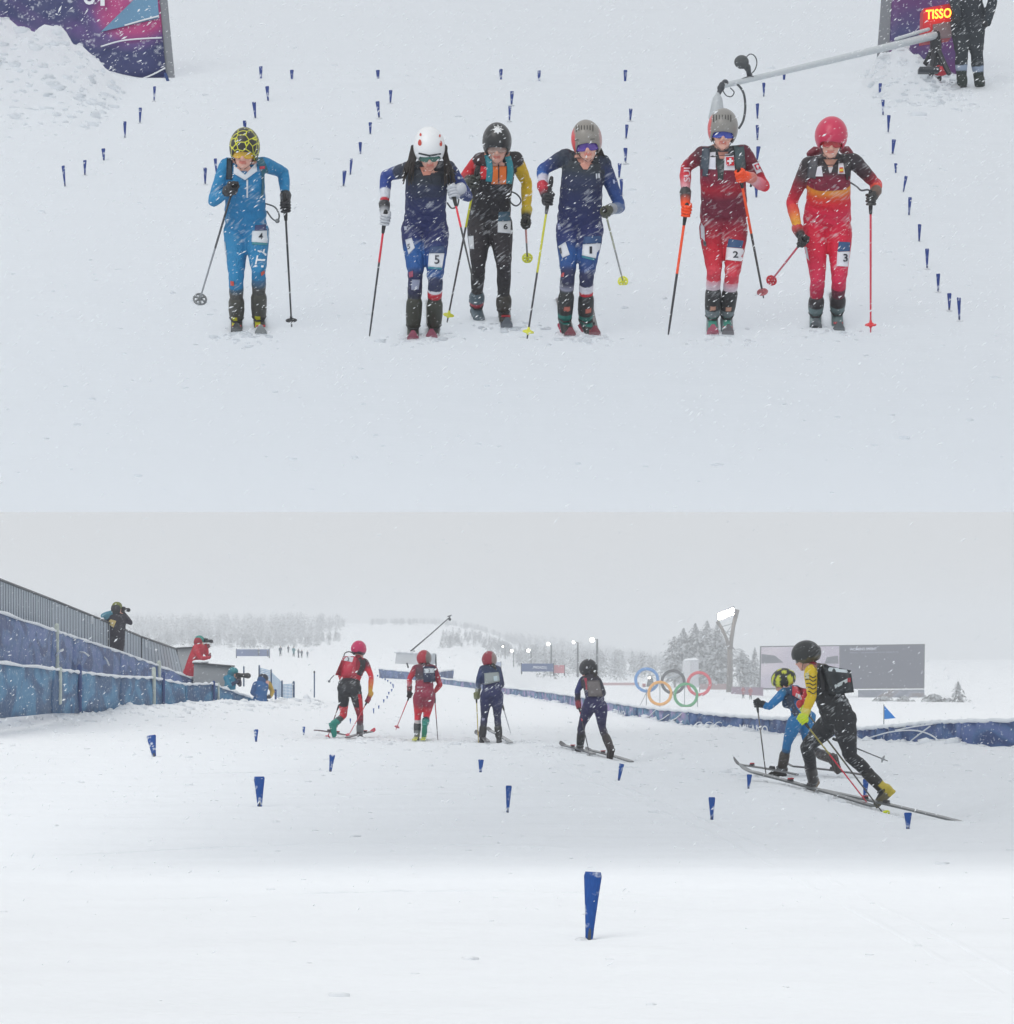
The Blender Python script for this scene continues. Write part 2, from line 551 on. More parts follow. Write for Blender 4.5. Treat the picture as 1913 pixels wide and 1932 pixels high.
# ------------------------------------------------------------------ blue marker blades
M_MARK = mat('blue_marker_plastic', lin(38, 62, 130), 0.5, noise=0.15, nscale=9, spec=0.3)
M_MARKL = mat('blue_marker_fabric', lin(24, 76, 150), 0.5, noise=0.2, nscale=8, spec=0.3)
M_STAKE = mat('grey_stake', lin(70, 75, 85), 0.6)
add_crust(M_MARK, 22, .56, .70, .75); add_crust(M_MARKL, 16, .55, .68, .8)
_mk = {}
def marker(base, top, width, label, group, lower=False, turn=0.0):
    """a blade that widens upward, on a short stake pushed into the snow"""
    base = np.asarray(base, float); top = np.asarray(top, float)
    L = np.linalg.norm(top - base)
    key = lower
    if key not in _mk:
        b = MB()
        R = []
        for t, w, th in ((0.0, 0.40, 0.5), (0.25, 0.52, 0.6), (0.6, 0.75, 0.7), (0.94, 1.0, 0.7), (1.0, 0.86, 0.45)):
            a = np.arange(10) * 2 * math.pi / 10
            R.append(np.stack([np.cos(a) * 0.5 * w, np.sin(a) * 0.17 * th * np.where(np.abs(np.cos(a)) > .99, .3, 1), np.full(10, t)], 1))
        b.rings(R)
        s = MB(); s.tube([(0, 0, -0.35), (0, 0, 0.12)], 0.14, 6)
        # meshes with unit length, scaled on the object
        _mk[key] = (b, s)
        bo = b.build('marker_flag', M_MARKL if lower else M_MARK)
        st = s.build('stake', M_STAKE, bo)
        h = MB(); rr = np.random.default_rng(3)
        for i in range(6):
            a = i * 1.05; h.ball((math.cos(a) * .45 * rr.uniform(.6, 1.3), math.sin(a) * .5, -.005), (rr.uniform(.3, .6), rr.uniform(.3, .5), rr.uniform(.035, .085)), 8, 6)
        hp = h.build('snow_heap', M_SNOW, bo)
        _mk[key] = (bo, st, hp)
        o, first = bo, True
    else:
        p, ps, ph = _mk[key]
        o = p.copy(); COL.objects.link(o)
        s2 = ps.copy(); COL.objects.link(s2); s2.parent = o
        h2 = ph.copy(); COL.objects.link(h2); h2.parent = o
    z = unit(top - base)
    q = Vector(z).to_track_quat('Z', 'Y').to_matrix()
    q = (Matrix.Rotation(0, 3, 'Z') @ q)
    xax = unit(np.cross((0, 1, 0), z)); yax = np.cross(z, xax)
    M = Matrix([[xax[i] * width, yax[i] * width, z[i] * L] for i in range(3)]).to_4x4()
    M = M @ Matrix.Rotation(turn, 4, 'Z')
    M.translation = Vector(base)
    o.matrix_world = M
    tag(o, label, 'marker flag', group)
    return o

ORD = ['lowest', 'second', 'third', 'fourth', 'fifth', 'sixth', 'seventh', 'eighth', 'ninth', 'tenth', 'eleventh', 'twelfth', 'thirteenth', 'fourteenth']
rows = [
    ('in the leftmost slanting row on the upper slope', [(119, 312.5, 122.8, 353), (160, 302, 160, 331), (194.8, 280, 196, 304), (235.5, 229, 235.5, 262), (264.6, 203, 264, 232), (291.7, 163, 290.6, 190.6)]),
    ('in the row behind the racer in sky blue', [(387, 316, 387, 348), (406, 299, 409, 332), (461.6, 227.5, 462, 260), (479, 192, 482, 224), (503.8, 162.6, 506, 191.7)]),
    ('in the row left of the white-helmeted racer', [(650, 322, 648, 352), (663, 299, 660.7, 331), (679.6, 268, 680, 292.5), (698.6, 230.7, 698.6, 253.5), (712, 191, 715.5, 223), (737, 170, 736.5, 195)]),
    ('above the black helmet with a white star', [(962, 200, 961, 228), (966, 172, 965, 198)]),
    ('in the row beside the navy racer with bib 1', [(1172, 338, 1173, 369), (1169, 308, 1168, 336), (1180, 279, 1180, 308), (1183, 235, 1181, 262), (1190, 205, 1189, 228)]),
    ('in the row beside the maroon racer with bib 2', [(1426.6, 345, 1427, 374), (1431, 276, 1428, 303), (1429, 236, 1429, 265), (1429, 195, 1429, 224.6), (1441, 156, 1441, 183)]),
    ('in the far right slanting row of the upper slope', [(1809, 561, 1810, 605), (1791, 553, 1791, 586), (1770, 516, 1770, 551), (1749, 469, 1749, 507), (1735, 423, 1734, 457), (1717, 372, 1714.6, 408), (1709.6, 332, 1704, 363), (1690, 308, 1690, 328), (1686.6, 263, 1683.7, 291), (1677, 217, 1675.6, 250.5), (1666, 188, 1666, 218), (1661, 157, 1659, 183.4), (1655, 122, 1654, 150)]),
]
ground_up = lambda x, y: at(x, y, d_up(y))
for rname, pts in rows:
    for i, (x0, y0, x1, y1) in enumerate(pts):
        d = d_up(y1)
        w = 7.4 * d / FPX * random.uniform(0.85, 1.15)
        marker(at(x1, y1 + 1, d), at(x0, y0, d), w, 'blue marker blade, %s %s' % (ORD[i], rname), 'marker flags on the upper slope', turn=random.uniform(-.5, .5))
top_row = [(492, 125, 492, 157), (550.5, 131.7, 551, 158), (712.7, 132, 713.5, 156.6), (945, 130, 945, 157.5), (1017, 133, 1017, 160), (1180, 132, 1179, 160), (1412, 134, 1411, 159), (1479.6, 132.5, 1479, 158)]
WORD = ['first from the left', 'second from the left', 'third from the left', 'fourth from the left', 'fourth from the right', 'third from the right', 'second from the right', 'first from the right']
for i, (x0, y0, x1, y1) in enumerate(top_row):
    d = d_up(y1)
    marker(at(x1, y1 + 1, d), at(x0, y0, d), 7.5 * d / FPX, 'blue marker blade in the level line across the top, ' + WORD[i], 'marker flags on the upper slope', turn=random.uniform(-.4, .4))

lowers = [
    (285, 1387, 291, 1428, 18, 'blurred blue marker blade leaning left, farthest left in the snow'),
    (483, 1376, 483, 1400, 9, 'small blue marker blade left of the skier with the red pack'),
    (573, 1371, 573, 1387, 6, 'tiny blue marker blade just left of the red-tipped skis'),
    (627, 1424, 623, 1456, 11, 'blue marker blade in front of the red and black skier'),
    (489, 1465, 490, 1523, 21, 'broad blue marker blade in the left foreground snow'),
    (907.5, 1433, 906.5, 1458, 11, 'blue marker blade in front of the navy skier with red helmet'),
    (960, 1482, 957.5, 1534, 12, 'slim blue marker blade alone in mid snow'),
    (1173, 1441, 1167, 1473, 10, 'blue marker blade leaning right beside the dark-helmeted skier'),
    (1343, 1504, 1343, 1547, 13, 'dark blue marker blade left of the long grey skis'),
    (1414, 1461, 1412, 1488, 10, 'blue marker blade standing before the ski tips'),
    (1634, 1470, 1631, 1507, 12, 'blue marker blade seen behind the leg of the yellow and black skier'),
    (1713, 1533, 1713, 1565, 15, 'blue marker blade behind the tails of the grey skis'),
    (1119, 1645, 1111, 1775, 34, 'tall blue marker blade closest to the viewer, half crusted with snow'),
]
for (x0, y0, x1, y1, w, lab) in lowers:
    p = hit_ground(x1, y1)
    d = p[1]
    marker(p - np.array((0, 0, .01)), at(x0, y0, d), w * d / FPX, lab, 'marker flags in the lower snow', lower=True, turn=random.uniform(-.3, .3))
fars = [(661, 1365.5, 10), (705, 1346.5, 10), (714.6, 1338, 7), (724, 1326.5, 7), (730.4, 1319, 6), (733.6, 1311, 5.5), (739, 1305, 5), (742, 1298.7, 7), (741, 1295, 5), (737, 1290.7, 4), (731.5, 1287, 4), (726.6, 1284, 4), (721, 1281, 4), (712.5, 1277, 3.5)]
for i, (x, y, h) in enumerate(fars):
    p = hit_ground(x, y)
    marker(p, p + np.array((0, 0, h * p[1] / FPX)), 3.2 * p[1] / FPX, 'tiny dark marker, %s in the curving dotted line between two red skiers' % ORD[i], 'distant dotted line of markers', lower=True)
# ------------------------------------------------------------------ people
CAM = np.array((0, 0, CH))
def ray(x, y):
    return Vector(unit(((x - CX) / FPX, 1.0, (HZ - y) / FPX)))
UPV = np.array((0, 0, 1.0))

class Fig:
    """joints are read off the photograph (crop pixels) with a depth offset in metres"""
    def __init__(self, crop, d0, mode):
        self.x0, self.y0, self.s = crop
        self.d0, self.mode = d0, mode
        self.J = {}
    def px(self, x, y):
        return self.x0 + x * self.s, self.y0 + y * self.s
    def pt(self, x, y, off=0.0):
        X, Y = self.px(x, y)
        return at(X, Y, self.d0 + off)
    def surf(self, x, y):
        X, Y = self.px(x, y)
        return at(X, Y, d_up(Y)) if self.mode == 'up' else hit_ground(X, Y)
    def m(self, n):      # crop pixels to metres
        return n * self.s * self.d0 / FPX
    def joint(self, n):
        return self.J[n]

def spine_curve(P, k=13):
    P = [np.asarray(p, float) for p in P]
    out, T = [], []
    n = len(P)
    for i in np.linspace(0, n - 1, k):
        a = min(int(i), n - 2); t = i - a
        p0 = P[max(a - 1, 0)]; p1 = P[a]; p2 = P[a + 1]; p3 = P[min(a + 2, n - 1)]
        out.append(0.5 * ((2 * p1) + (-p0 + p2) * t + (2 * p0 - 5 * p1 + 4 * p2 - p3) * t * t + (-p0 + 3 * p1 - 3 * p2 + p3) * t ** 3))
    return np.array(out)

def build_body(F, spec, vox, label, group=None):
    J = F.J
    k = spec.get('bulk', 1.0)
    g = spec.get('gender', 'f')
    hs = spec.get('hs', 1.0)
    mb = MB()
    # --- trunk: a loft of ellipses along the spine
    side_h = unit(J['hipL'] - J['hipR']); side_s = unit(J['shoL'] - J['shoR'])
    pel = J['pelvis']; up0 = unit(J['waist'] - pel)
    crotch = pel - up0 * 0.10
    pts = [crotch, pel, J['waist'], J['chest'], 0.5 * (J['shoL'] + J['shoR']) * 0.6 + 0.4 * J['neck'], J['neck']]
    S = spine_curve(pts, 19)
    tt = np.linspace(0, 1, 19)
    wk = [0, .2, .4, .6, .8, .92, 1.0]
    hw = F.m(1) * np.array(spec['tw']) / 2 * np.array((1, .95, 1, 1)) if 'tw' in spec else np.array((.085, .165, .135, .155)) * k
    # tw: crop-pixel widths at crotch, hips, waist, chest
    W = np.interp(tt, wk, [hw[0], hw[1], hw[2], hw[3], hw[3] * 0.98, 0.085 * k, 0.055 * k])
    D = np.interp(tt, wk, np.array([.075, .112, .098, .112, .098, .07, .052]) * k)
    R = []
    for i in range(19):
        t = unit(S[min(i + 1, 18)] - S[max(i - 1, 0)])
        sd = unit(side_h * (1 - tt[i]) + side_s * tt[i]); sd = unit(sd - t * np.dot(sd, t))
        fw = np.cross(t, sd)
        a = np.arange(22) * 2 * math.pi / 22
        ca, sa = np.cos(a), np.sin(a)
        R.append(S[i] + np.outer(np.sign(ca) * np.abs(ca) ** .9, sd) * W[i] + np.outer(np.sign(sa) * np.abs(sa) ** .9, fw) * D[i])
    mb.rings(R)
    fwd = spec['fwd_t'] if 'fwd_t' in spec else unit(np.cross(side_s, unit(J['neck'] - J['waist'])))
    if np.dot(fwd, spec['face']) < 0: fwd = -fwd
    # seat and chest
    for s_ in ('L', 'R'):
        mb.ball(J['hip' + s_] * .75 + pel * .25 - fwd * 0.055, np.array((.085, .08, .09)) * k)
        if g == 'f':
            mb.ball(J['chest'] + (J['sho' + s_] - J['neck']) * .42 + fwd * .062 - UPV * .01, np.array((.062, .055, .06)) * k)
    # --- limbs
    bones = [('torso', pts)]
    for s_ in ('L', 'R'):
        sh, el, wr = J['sho' + s_], J['elb' + s_], J['wri' + s_]
        hp, kn, an = J['hip' + s_], J['kne' + s_], J['ank' + s_]
        ck = J['neck'] * .62 + sh * .38
        mb.tube([ck, sh], [.056 * k, .061 * k], 12)
        mb.tube([sh, sh * .7 + el * .3, sh * .3 + el * .7, el], np.array([.060, .057, .049, .042]) * k * spec.get('arm', 1.0), 12)
        mb.tube([el, el * .7 + wr * .3, el * .3 + wr * .7, wr], np.array([.042, .046, .038, .031]) * k * spec.get('arm', 1.0), 12)
        th = spec.get('leg', 1.0) * k
        mb.tube([hp, hp * .72 + kn * .28, hp * .35 + kn * .65, kn], np.array([.098, .094, .074, .057]) * th, 14)
        cb = unit(np.cross(np.cross(an - kn, (1, 0, 0)), an - kn))
        mb.tube([kn, kn * .7 + an * .3 - fwd * .012, kn * .4 + an * .6 - fwd * .008, an], np.array([.055, .057, .047, .040]) * th, 12)
        bones += [('uarm' + s_, [sh, el]), ('farm' + s_, [el, wr]), ('thigh' + s_, [hp, kn]), ('shin' + s_, [kn, an])]
    # --- neck and head
    H = J['skull']; hf = unit(spec['look']); hr = spec.get('tilt', 0.0)
    hu = unit(np.array((hr, 0, 1.0)) - hf * np.dot((hr, 0, 1.0), hf)); hx = np.cross(hf, hu)
    AX = np.array([hx, hf, hu])          # local x (her right), y forward, z up
    def L(x, y, z): return H + (hx * x + hf * y + hu * z) * hs
    mb.tube([J['neck'] - UPV * .03, J['neck'] * .5 + L(0, -.025, -.06) * .5, L(0, -.02, -.05)], np.array([.056, .050, .050]) * k, 12)
    mb.ball(L(0, -.012, .02), np.array((.073, .092, .088)) * hs, 16, 12, AX)
    mb.ball(L(0, .030, -.052), np.array((.055, .055, .062)) * hs, 14, 10, AX)
    mb.ball(L(0, .060, -.092), np.array((.026, .022, .022)) * hs, 10, 8, AX)          # chin
    mb.tube([L(0, .078, -.005), L(0, .101, -.038)], [.010 * hs, .0125 * hs], 8)             # nose
    for sx in (-1, 1):
        mb.ball(L(sx * .013, .088, -.041), .009 * hs, 8, 6, AX)                              # nostrils
        mb.ball(L(sx * .043, .055, -.030), np.array((.022, .022, .020)) * hs, 10, 8, AX)    # cheeks
        mb.ball(L(sx * .033, .072, .017), np.array((.024, .012, .010)) * hs, 10, 6, AX)     # brow
        mb.ball(L(sx * .076, -.008, -.018), np.array((.010, .020, .030)) * hs, 8, 8, AX)    # ear
    mb.ball(L(0, .080, -.060), np.array((.023, .011, .007)) * hs, 10, 6, AX)                # lips
    mb.ball(L(0, .079, -.070), np.array((.019, .011, .007)) * hs, 10, 6, AX)
    bones += [('neck', [J['neck'], L(0, -.02, -.05)]), ('head', [L(0, 0, -.05), L(0, 0, .06)])]
    V, Fc = voxel(mb, vox, 4)
    # --- which bone does each point belong to
    rad = {'torso': .14, 'uarmL': .05, 'uarmR': .05, 'farmL': .038, 'farmR': .038, 'thighL': .08, 'thighR': .08, 'shinL': .05, 'shinR': .05, 'neck': .05, 'head': .085}
    foot = V.copy(); along = np.zeros(len(V))
    best = np.full(len(V), 1e9); bid = np.zeros(len(V), int); bt = np.zeros(len(V))
    for bi, (bn, pl) in enumerate(bones):
        pl = [np.asarray(p) for p in pl]
        seg = np.array([np.linalg.norm(pl[i + 1] - pl[i]) for i in range(len(pl) - 1)])
        cum = np.concatenate([[0], np.cumsum(seg)]) / seg.sum()
        dm = np.full(len(V), 1e9); tm = np.zeros(len(V)); fm = V.copy()
        for i in range(len(pl) - 1):
            ab = pl[i + 1] - pl[i]
            t = np.clip(((V - pl[i]) @ ab) / (ab @ ab), 0, 1)
            d = np.linalg.norm(V - (pl[i] + t[:, None] * ab), axis=1)
            up = d < dm
            dm[up] = d[up]; tm[up] = cum[i] + t[up] * (cum[i + 1] - cum[i]); fm[up] = (pl[i] + t[:, None] * ab)[up]
        d = dm / (np.interp(tm, [0, .85, .94, 1], [.14, .14, .12, .075]) if bn == 'torso' else rad[bn])
        if bn in ('head', 'neck'):
            lc = (V - H) @ AX.T / hs
            out_ = (np.abs(lc[:, 0]) > .088) | (lc[:, 2] < (-.128 if bn == 'head' else -.165)) | (lc[:, 1] < -.13)
            if bn == 'neck': out_ |= (np.abs(lc[:, 0]) > .052)
            else: out_ |= (lc[:, 2] < -.08) & ((np.abs(lc[:, 0]) > .05) | (lc[:, 1] < 0))
            d = d + out_ * 9.0
        up = d < best
        best[up] = d[up]; bid[up] = bi; bt[up] = tm[up]; foot[up] = fm[up]; along[up] = (tm * seg.sum())[up]
    C = np.zeros((len(V), 3))
    cols = spec['cols']
    skin = np.array(lin(*spec.get('skin', (226, 174, 156))))
    for bi, (bn, _) in enumerate(bones):
        mk = bid == bi
        st = cols.get(bn) or cols.get(bn[:-1]) or ([(0, spec.get('skin', (226, 174, 156)))] if bn in ('head', 'neck') else cols['torso'])
        ts = [s[0] for s in st]; cs = np.array([lin(*s[1]) for s in st])
        for ch in range(3):
            C[mk, ch] = np.interp(bt[mk], ts, cs[:, ch])
    # folds of the cloth: at knees, elbows and round the waist
    out_v = V - foot; ang = np.arctan2(out_v[:, 0], out_v[:, 1]); out_v = out_v / (np.linalg.norm(out_v, axis=1)[:, None] + 1e-9)
    ph = {n: rng.uniform(0, 6.28, 4) for n, _ in bones}
    dsp = np.zeros(len(V))
    for bi, (bn, _) in enumerate(bones):
        if bn in ('neck', 'head'): continue
        mk = bid == bi; p_ = ph[bn]; a_ = ang[mk]; t_ = bt[mk]; s_ = along[mk]
        wv = np.sin(s_ / .0125 + 1.6 * np.sin(a_ + p_[0]) + p_[1]) * (.6 + .4 * np.sin(2 * a_ + p_[2])) + .5 * np.sin(s_ / .021 - 2.2 * np.sin(a_ + p_[3]))
        if bn == 'torso': e_ = .35 + .9 * np.exp(-((t_ - .36) / .14) ** 2) + .5 * np.exp(-((t_ - .08) / .08) ** 2)
        else: e_ = .22 + .8 * np.exp(-((t_ - 1) / .20) ** 2) + .7 * np.exp(-(t_ / .16) ** 2)
        dsp[mk] = wv * e_ * spec.get('folds', .0034)
    V = V + out_v * dsp[:, None]
    # lips and eyes sit on the face as paint of the skin itself
    loc = (V - H) @ AX.T / hs
    hm = bid == len(bones) - 1
    lips = hm & (np.abs(loc[:, 0]) < .024) & (loc[:, 1] > .06) & (loc[:, 2] < -.054) & (loc[:, 2] > -.076)
    C[lips] = C[lips] * np.array((.85, .5, .5))
    for sx in (-1, 1):
        e = hm & (np.hypot((loc[:, 0] - sx * .031) / .015, (loc[:, 2] + .002) / .007) < 1) & (loc[:, 1] > .05)
        C[e] = (.1, .08, .07)
        b_ = hm & (np.abs(loc[:, 0] - sx * .033) < .02) & (np.abs(loc[:, 2] - .02) < .005) & (loc[:, 1] > .05)
        C[b_] = (.06, .045, .035)
    me_ = MB(); me_.v = [tuple(p) for p in V]; me_.f = Fc; me_.c = [tuple(c) for c in C]
    org = spec['base']
    ob = me_.build('person', spec.get('mat', M_SUIT), None, org)
    tag(ob, label, 'person', group)
    F.body = ob; F.V = V; F.bvh = BVHTree.FromPolygons([Vector(p) for p in V], Fc)
    F.AX, F.H, F.hs, F.L = AX, H, hs, L
    F.hx, F.hf, F.hu = hx, hf, hu
    F.fwd = fwd
    return ob

def project(F, P2, bvh=None, off=0.006, crop=True):
    """points given in the photograph, dropped onto the figure"""
    bvh = bvh or F.bvh
    out = []
    for x, y in P2:
        X, Y = F.px(x, y) if crop else (x, y)
        r = ray(X, Y)
        h = bvh.ray_cast(Vector(CAM), r)
        out.append(None if h[0] is None else np.array(h[0]) - np.array(r) * off)
    return out
def patch(F, quad, col, name, n=8, bvh=None, off=0.006, mat_=None, parent=None, thick=True, colfn=None):
    u, v = np.meshgrid(np.linspace(0, 1, n), np.linspace(0, 1, n))
    P2 = bilin([(*q, 0) for q in quad], u.ravel(), v.ravel())[:, :2]
    P = project(F, P2, bvh, off)
    idx = {}; V = []; C = []
    for i, p in enumerate(P):
        if p is not None:
            idx[i] = len(V); V.append(p)
            C.append(lin(*(colfn(u.ravel()[i], v.ravel()[i]) if colfn else col)))
    Fc = []
    for a in range(n - 1):
        for b in range(n - 1):
            q = [a * n + b, a * n + b + 1, (a + 1) * n + b + 1, (a + 1) * n + b]
            if all(i in idx for i in q):
                pts = [V[idx[i]] for i in q]
                if max(np.linalg.norm(pts[0] - pts[2]), np.linalg.norm(pts[1] - pts[3])) < 0.12:
                    Fc.append([idx[i] for i in q])
    if not Fc: return None
    # skirt
    cnt = {}
    for f in Fc:
        for i in range(4):
            e = (f[i], f[(i + 1) % 4]); cnt[tuple(sorted(e))] = cnt.get(tuple(sorted(e)), 0) + 1
    if thick:
        m0 = len(V)
        dr = {}
        for e, k in list(cnt.items()):
            if k == 1:
                for i in e:
                    if i not in dr:
                        dr[i] = len(V); V.append(V[i] + np.array(unit(V[i] - CAM)) * (off + .003)); C.append(C[i])
                Fc.append([e[0], e[1], dr[e[1]], dr[e[0]]])
    mb = MB(); mb.add(V, Fc, np.array(C))
    return mb.build(name, mat_ or M_PRINT, parent or F.body, smooth=True)
def word(F, s, quad, col, name='lettering', bvh=None, off=0.010, parent=None):
    Vt, Ft, _ = text_shape(s)
    P2 = bilin([(*q, 0) for q in quad], Vt[:, 0], Vt[:, 1])[:, :2]
    P = project(F, P2, bvh, off)
    ok = [f for f in Ft if all(P[i] is not None for i in f)]
    if not ok: return None
    good = [p if p is not None else np.zeros(3) for p in P]
    used = sorted({i for f in ok for i in f}); re = {i: k for k, i in enumerate(used)}
    mb = MB(); mb.add([good[i] for i in used], [[re[i] for i in f] for f in ok], lin(*col))
    return mb.build(name, M_PRINT, parent or F.body, smooth=False)
def strap(F, pts, w, col, name='shoulder_strap', off=0.009, n=None):
    pts = [np.array((*p, 0.0)) for p in pts]
    n = n or len(pts) * 4
    S = spine_curve(pts, n)
    rows_ = []
    for i in range(n):
        t = unit(S[min(i + 1, n - 1)] - S[max(i - 1, 0)])
        nn = np.array((-t[1], t[0], 0))
        for k in (-.5, -.17, .17, .5):
            rows_.append((S[i] + nn * w * k)[:2])
    P = project(F, rows_, None, off)
    V, idx, Fc = [], {}, []
    for i, p in enumerate(P):
        if p is not None: idx[i] = len(V); V.append(p)
    for a in range(n - 1):
        for b in range(3):
            q = [a * 4 + b, a * 4 + b + 1, (a + 1) * 4 + b + 1, (a + 1) * 4 + b]
            if all(i in idx for i in q):
                pp = [V[idx[i]] for i in q]
                if max(np.linalg.norm(pp[0] - pp[2]), np.linalg.norm(pp[1] - pp[3])) < 0.10:
                    Fc.append([idx[i] for i in q])
    if not Fc: return None
    cnt = {}
    for f in Fc:
        for i in range(4):
            e = tuple(sorted((f[i], f[(i + 1) % 4]))); cnt[e] = cnt.get(e, 0) + 1
    dr = {}
    for e, k in list(cnt.items()):
        if k == 1:
            for i in e:
                if i not in dr:
                    dr[i] = len(V); V.append(V[i] + unit(V[i] - CAM) * (off + .003))
            Fc.append([e[0], e[1], dr[e[1]], dr[e[0]]])
    mb = MB(); mb.add(V, Fc, lin(*col))
    return mb.build(name, M_GEAR, F.body)

def helmet(F, colfn, center=(0, -.012, .035), r=(.104, .130, .118), name='helmet', brim=None, mat_=None):
    """a shell with a rolled lower edge: high over the brow, low over ears and nape"""
    hs = F.hs
    n, m = 48, 18
    Lr = []
    az = np.arange(n) * 2 * math.pi / n            # 0 = front
    cut = np.interp(np.abs((az + math.pi) % (2 * math.pi) - math.pi), [0, .7, 1.2, 1.7, 2.4, math.pi], [.012, .004, -.050, -.062, -.050, -.045])
    zc = center[2]
    thm = np.arccos(np.clip((cut - zc) / r[2], -1, 1))
    R, C = [], []
    def ring(f, k, inset=0.0):
        th = np.maximum(thm * f, 1e-3)
        kx = 1.0 - 0.0 * f
        x = (r[0] * k) * np.sin(th) * np.sin(az)
        y = (r[1] * k) * np.sin(th) * np.cos(az)
        z = (r[2] * k) * np.cos(th)
        # a slightly squared crown and a longer back
        y = y - 0.010 * (np.cos(th) < .3) * (np.cos(az) < 0)
        return np.stack([x, y, z], 1)
    fs = list(np.linspace(0.03, 1.0, m))
    for f in fs: R.append(ring(f, 1.0))
    R.append(ring(1.015, 0.985)); R.append(ring(1.01, 0.93)); R.append(ring(0.9, 0.90)); R.append(ring(0.5, 0.90)); R.append(ring(0.05, 0.90))
    locs = [q + np.array(center) for q in R]
    W = [F.H + (q[:, :1] * F.hx + q[:, 1:2] * F.hf + q[:, 2:3] * F.hu) * hs for q in locs]
    al = np.concatenate(locs)
    azz = np.tile(az, len(R)); ff = np.repeat(np.array(fs + [1.015, 1.01, .9, .5, .05]), n)
    cc = np.array([lin(*colfn(p[0], p[1], p[2], a, f)) for p, a, f in zip(al, azz, ff)])
    mb = MB(); mb.rings(W, cap=True); mb.c = [tuple(c) for c in cc]
    ob = mb.build(name, mat_ or M_SHELL, F.body)
    F.hbvh = BVHTree.FromPolygons([Vector(p) for p in mb.v], mb.f)
    # strap under the chin
    if brim is not False:
        sb = MB()
        for sx in (-1, 1):
            sb.tube([F.L(sx * .074, .005, -.03), F.L(sx * .053, .036, -.075), F.L(sx * .012, .060, -.110)], .0026 * hs, 6, lin(50, 50, 54))
        sb.build('chin_strap', M_GEAR, F.body)
    F.helmet = ob
    return ob

M_LENS = {}
def glasses(F, lens, frame, z=-.004, h=.026, wrap=1.3, bulge=.0):
    hs = F.hs; h *= 1.22
    key = lens
    if key not in M_LENS:
        M_LENS[key] = mat('lens_%s' % len(M_LENS), lin(*lens), 0.12, noise=0.18, nscale=18, coat=0.6)
    mb = MB(); n = 17
    R = []
    A = np.linspace(-wrap, wrap, n)
    for zz, k in ((-1, .985), (-.5, 1.0), (.5, 1.0), (1, .985)):
        row = []
        for a in A:
            hh = h * (1 - .30 * abs(a / wrap) ** 2.2)
            notch = .45 * math.exp(-(a / .16) ** 2) if zz < 0 else 0
            row.append(F.L(.083 * k * math.sin(a), .006 + .094 * k * math.cos(a), z + zz * hh * (1 - notch) / 1.0))
        R.append(np.array(row))
    V = np.concatenate(R); Fc = []
    for r_ in range(3):
        for i in range(n - 1):
            Fc.append((r_ * n + i, r_ * n + i + 1, (r_ + 1) * n + i + 1, (r_ + 1) * n + i))
    # inner face for thickness
    o = len(V)
    V = np.concatenate([V, F.H + (V - F.H) - F.hf * .004])
    Fc += [tuple(i + o for i in reversed(f)) for f in Fc]
    edge = [i for i in range(n)] + [r_ * n + n - 1 for r_ in range(1, 4)] + [3 * n + i for i in range(n - 2, -1, -1)] + [n * 2, n]
    for i in range(len(edge)):
        a, b = edge[i], edge[(i + 1) % len(edge)]
        Fc.append((a, b, b + o, a + o))
    mb.add(V, Fc, lin(*lens))
    g = mb.build('sunglasses', M_LENS[key], F.body)
    fb = MB()
    fb.tube(list(R[3]), .004 * hs, 6, lin(*frame), round_ends=False)
    for sx in (0, -1):
        fb.tube([R[1][sx], R[1][sx] - F.hf * .05 * hs, R[1][sx] - F.hf * .085 * hs], .004 * hs, 6, lin(*frame))
    fb.build('frame', M_GEAR, g)
    return g

def glove(F, side, grip, axis, col, cuff, label=None, thumb_to=None, scale=1.0):
    """palm, four fingers closed round the handle, and a thumb from the side of the palm"""
    wr = F.J['wri' + side]
    a = unit(axis); g = np.asarray(grip, float)
    e = g - wr; e = unit(e - a * np.dot(e, a)) if np.linalg.norm(e - a * np.dot(e, a)) > .01 else unit(np.cross(a, (1, .2, 0)))
    n = np.cross(a, e)
    mb = MB(); c = lin(*col); k = scale
    pc = g - e * .022 * k
    ax = np.array([n, a, e])
    mb.ball(pc - n * .008 * k, np.array((.020, .045, .034)) * k, 12, 9, ax, c)
    mb.tube([wr + unit(wr - g) * .035, wr, wr * .4 + pc * .6], np.array([.040, .037, .032]) * k, 10, [lin(*cuff), lin(*cuff), c])
    for i in range(4):
        h = (.030 - i * .020) * k
        L_ = (1.0, 1.12, 1.05, .85)[i]
        rr = (.0105, .0108, .0103, .009)[i] * k
        P = []
        for q in np.linspace(0, 1, 6):
            th = math.radians(-150 + q * 265 * L_)
            rad = (.026 + .004 * (1 - q)) * k
            P.append(g + a * (h + .004 * math.sin(q * 3)) + (n * math.sin(th) * -1 + e * math.cos(th)) * rad)
        mb.tube(P, [rr * 1.1, rr * 1.12, rr, rr, rr * .95, rr * .85], 8, c)
    T = [pc + a * .03 * k + n * .006, g + a * .048 * k + n * .026 * k - e * .004, g + a * .040 * k + n * .022 * k + e * .018 * k, g + a * .030 * k + n * .004 * k + e * .030 * k]
    mb.tube(T, np.array([.0145, .0130, .0115, .0095]) * k, 8, c)
    ob = mb.build('glove', M_GEAR, F.body)
    if label: ob['label'] = label
    return ob

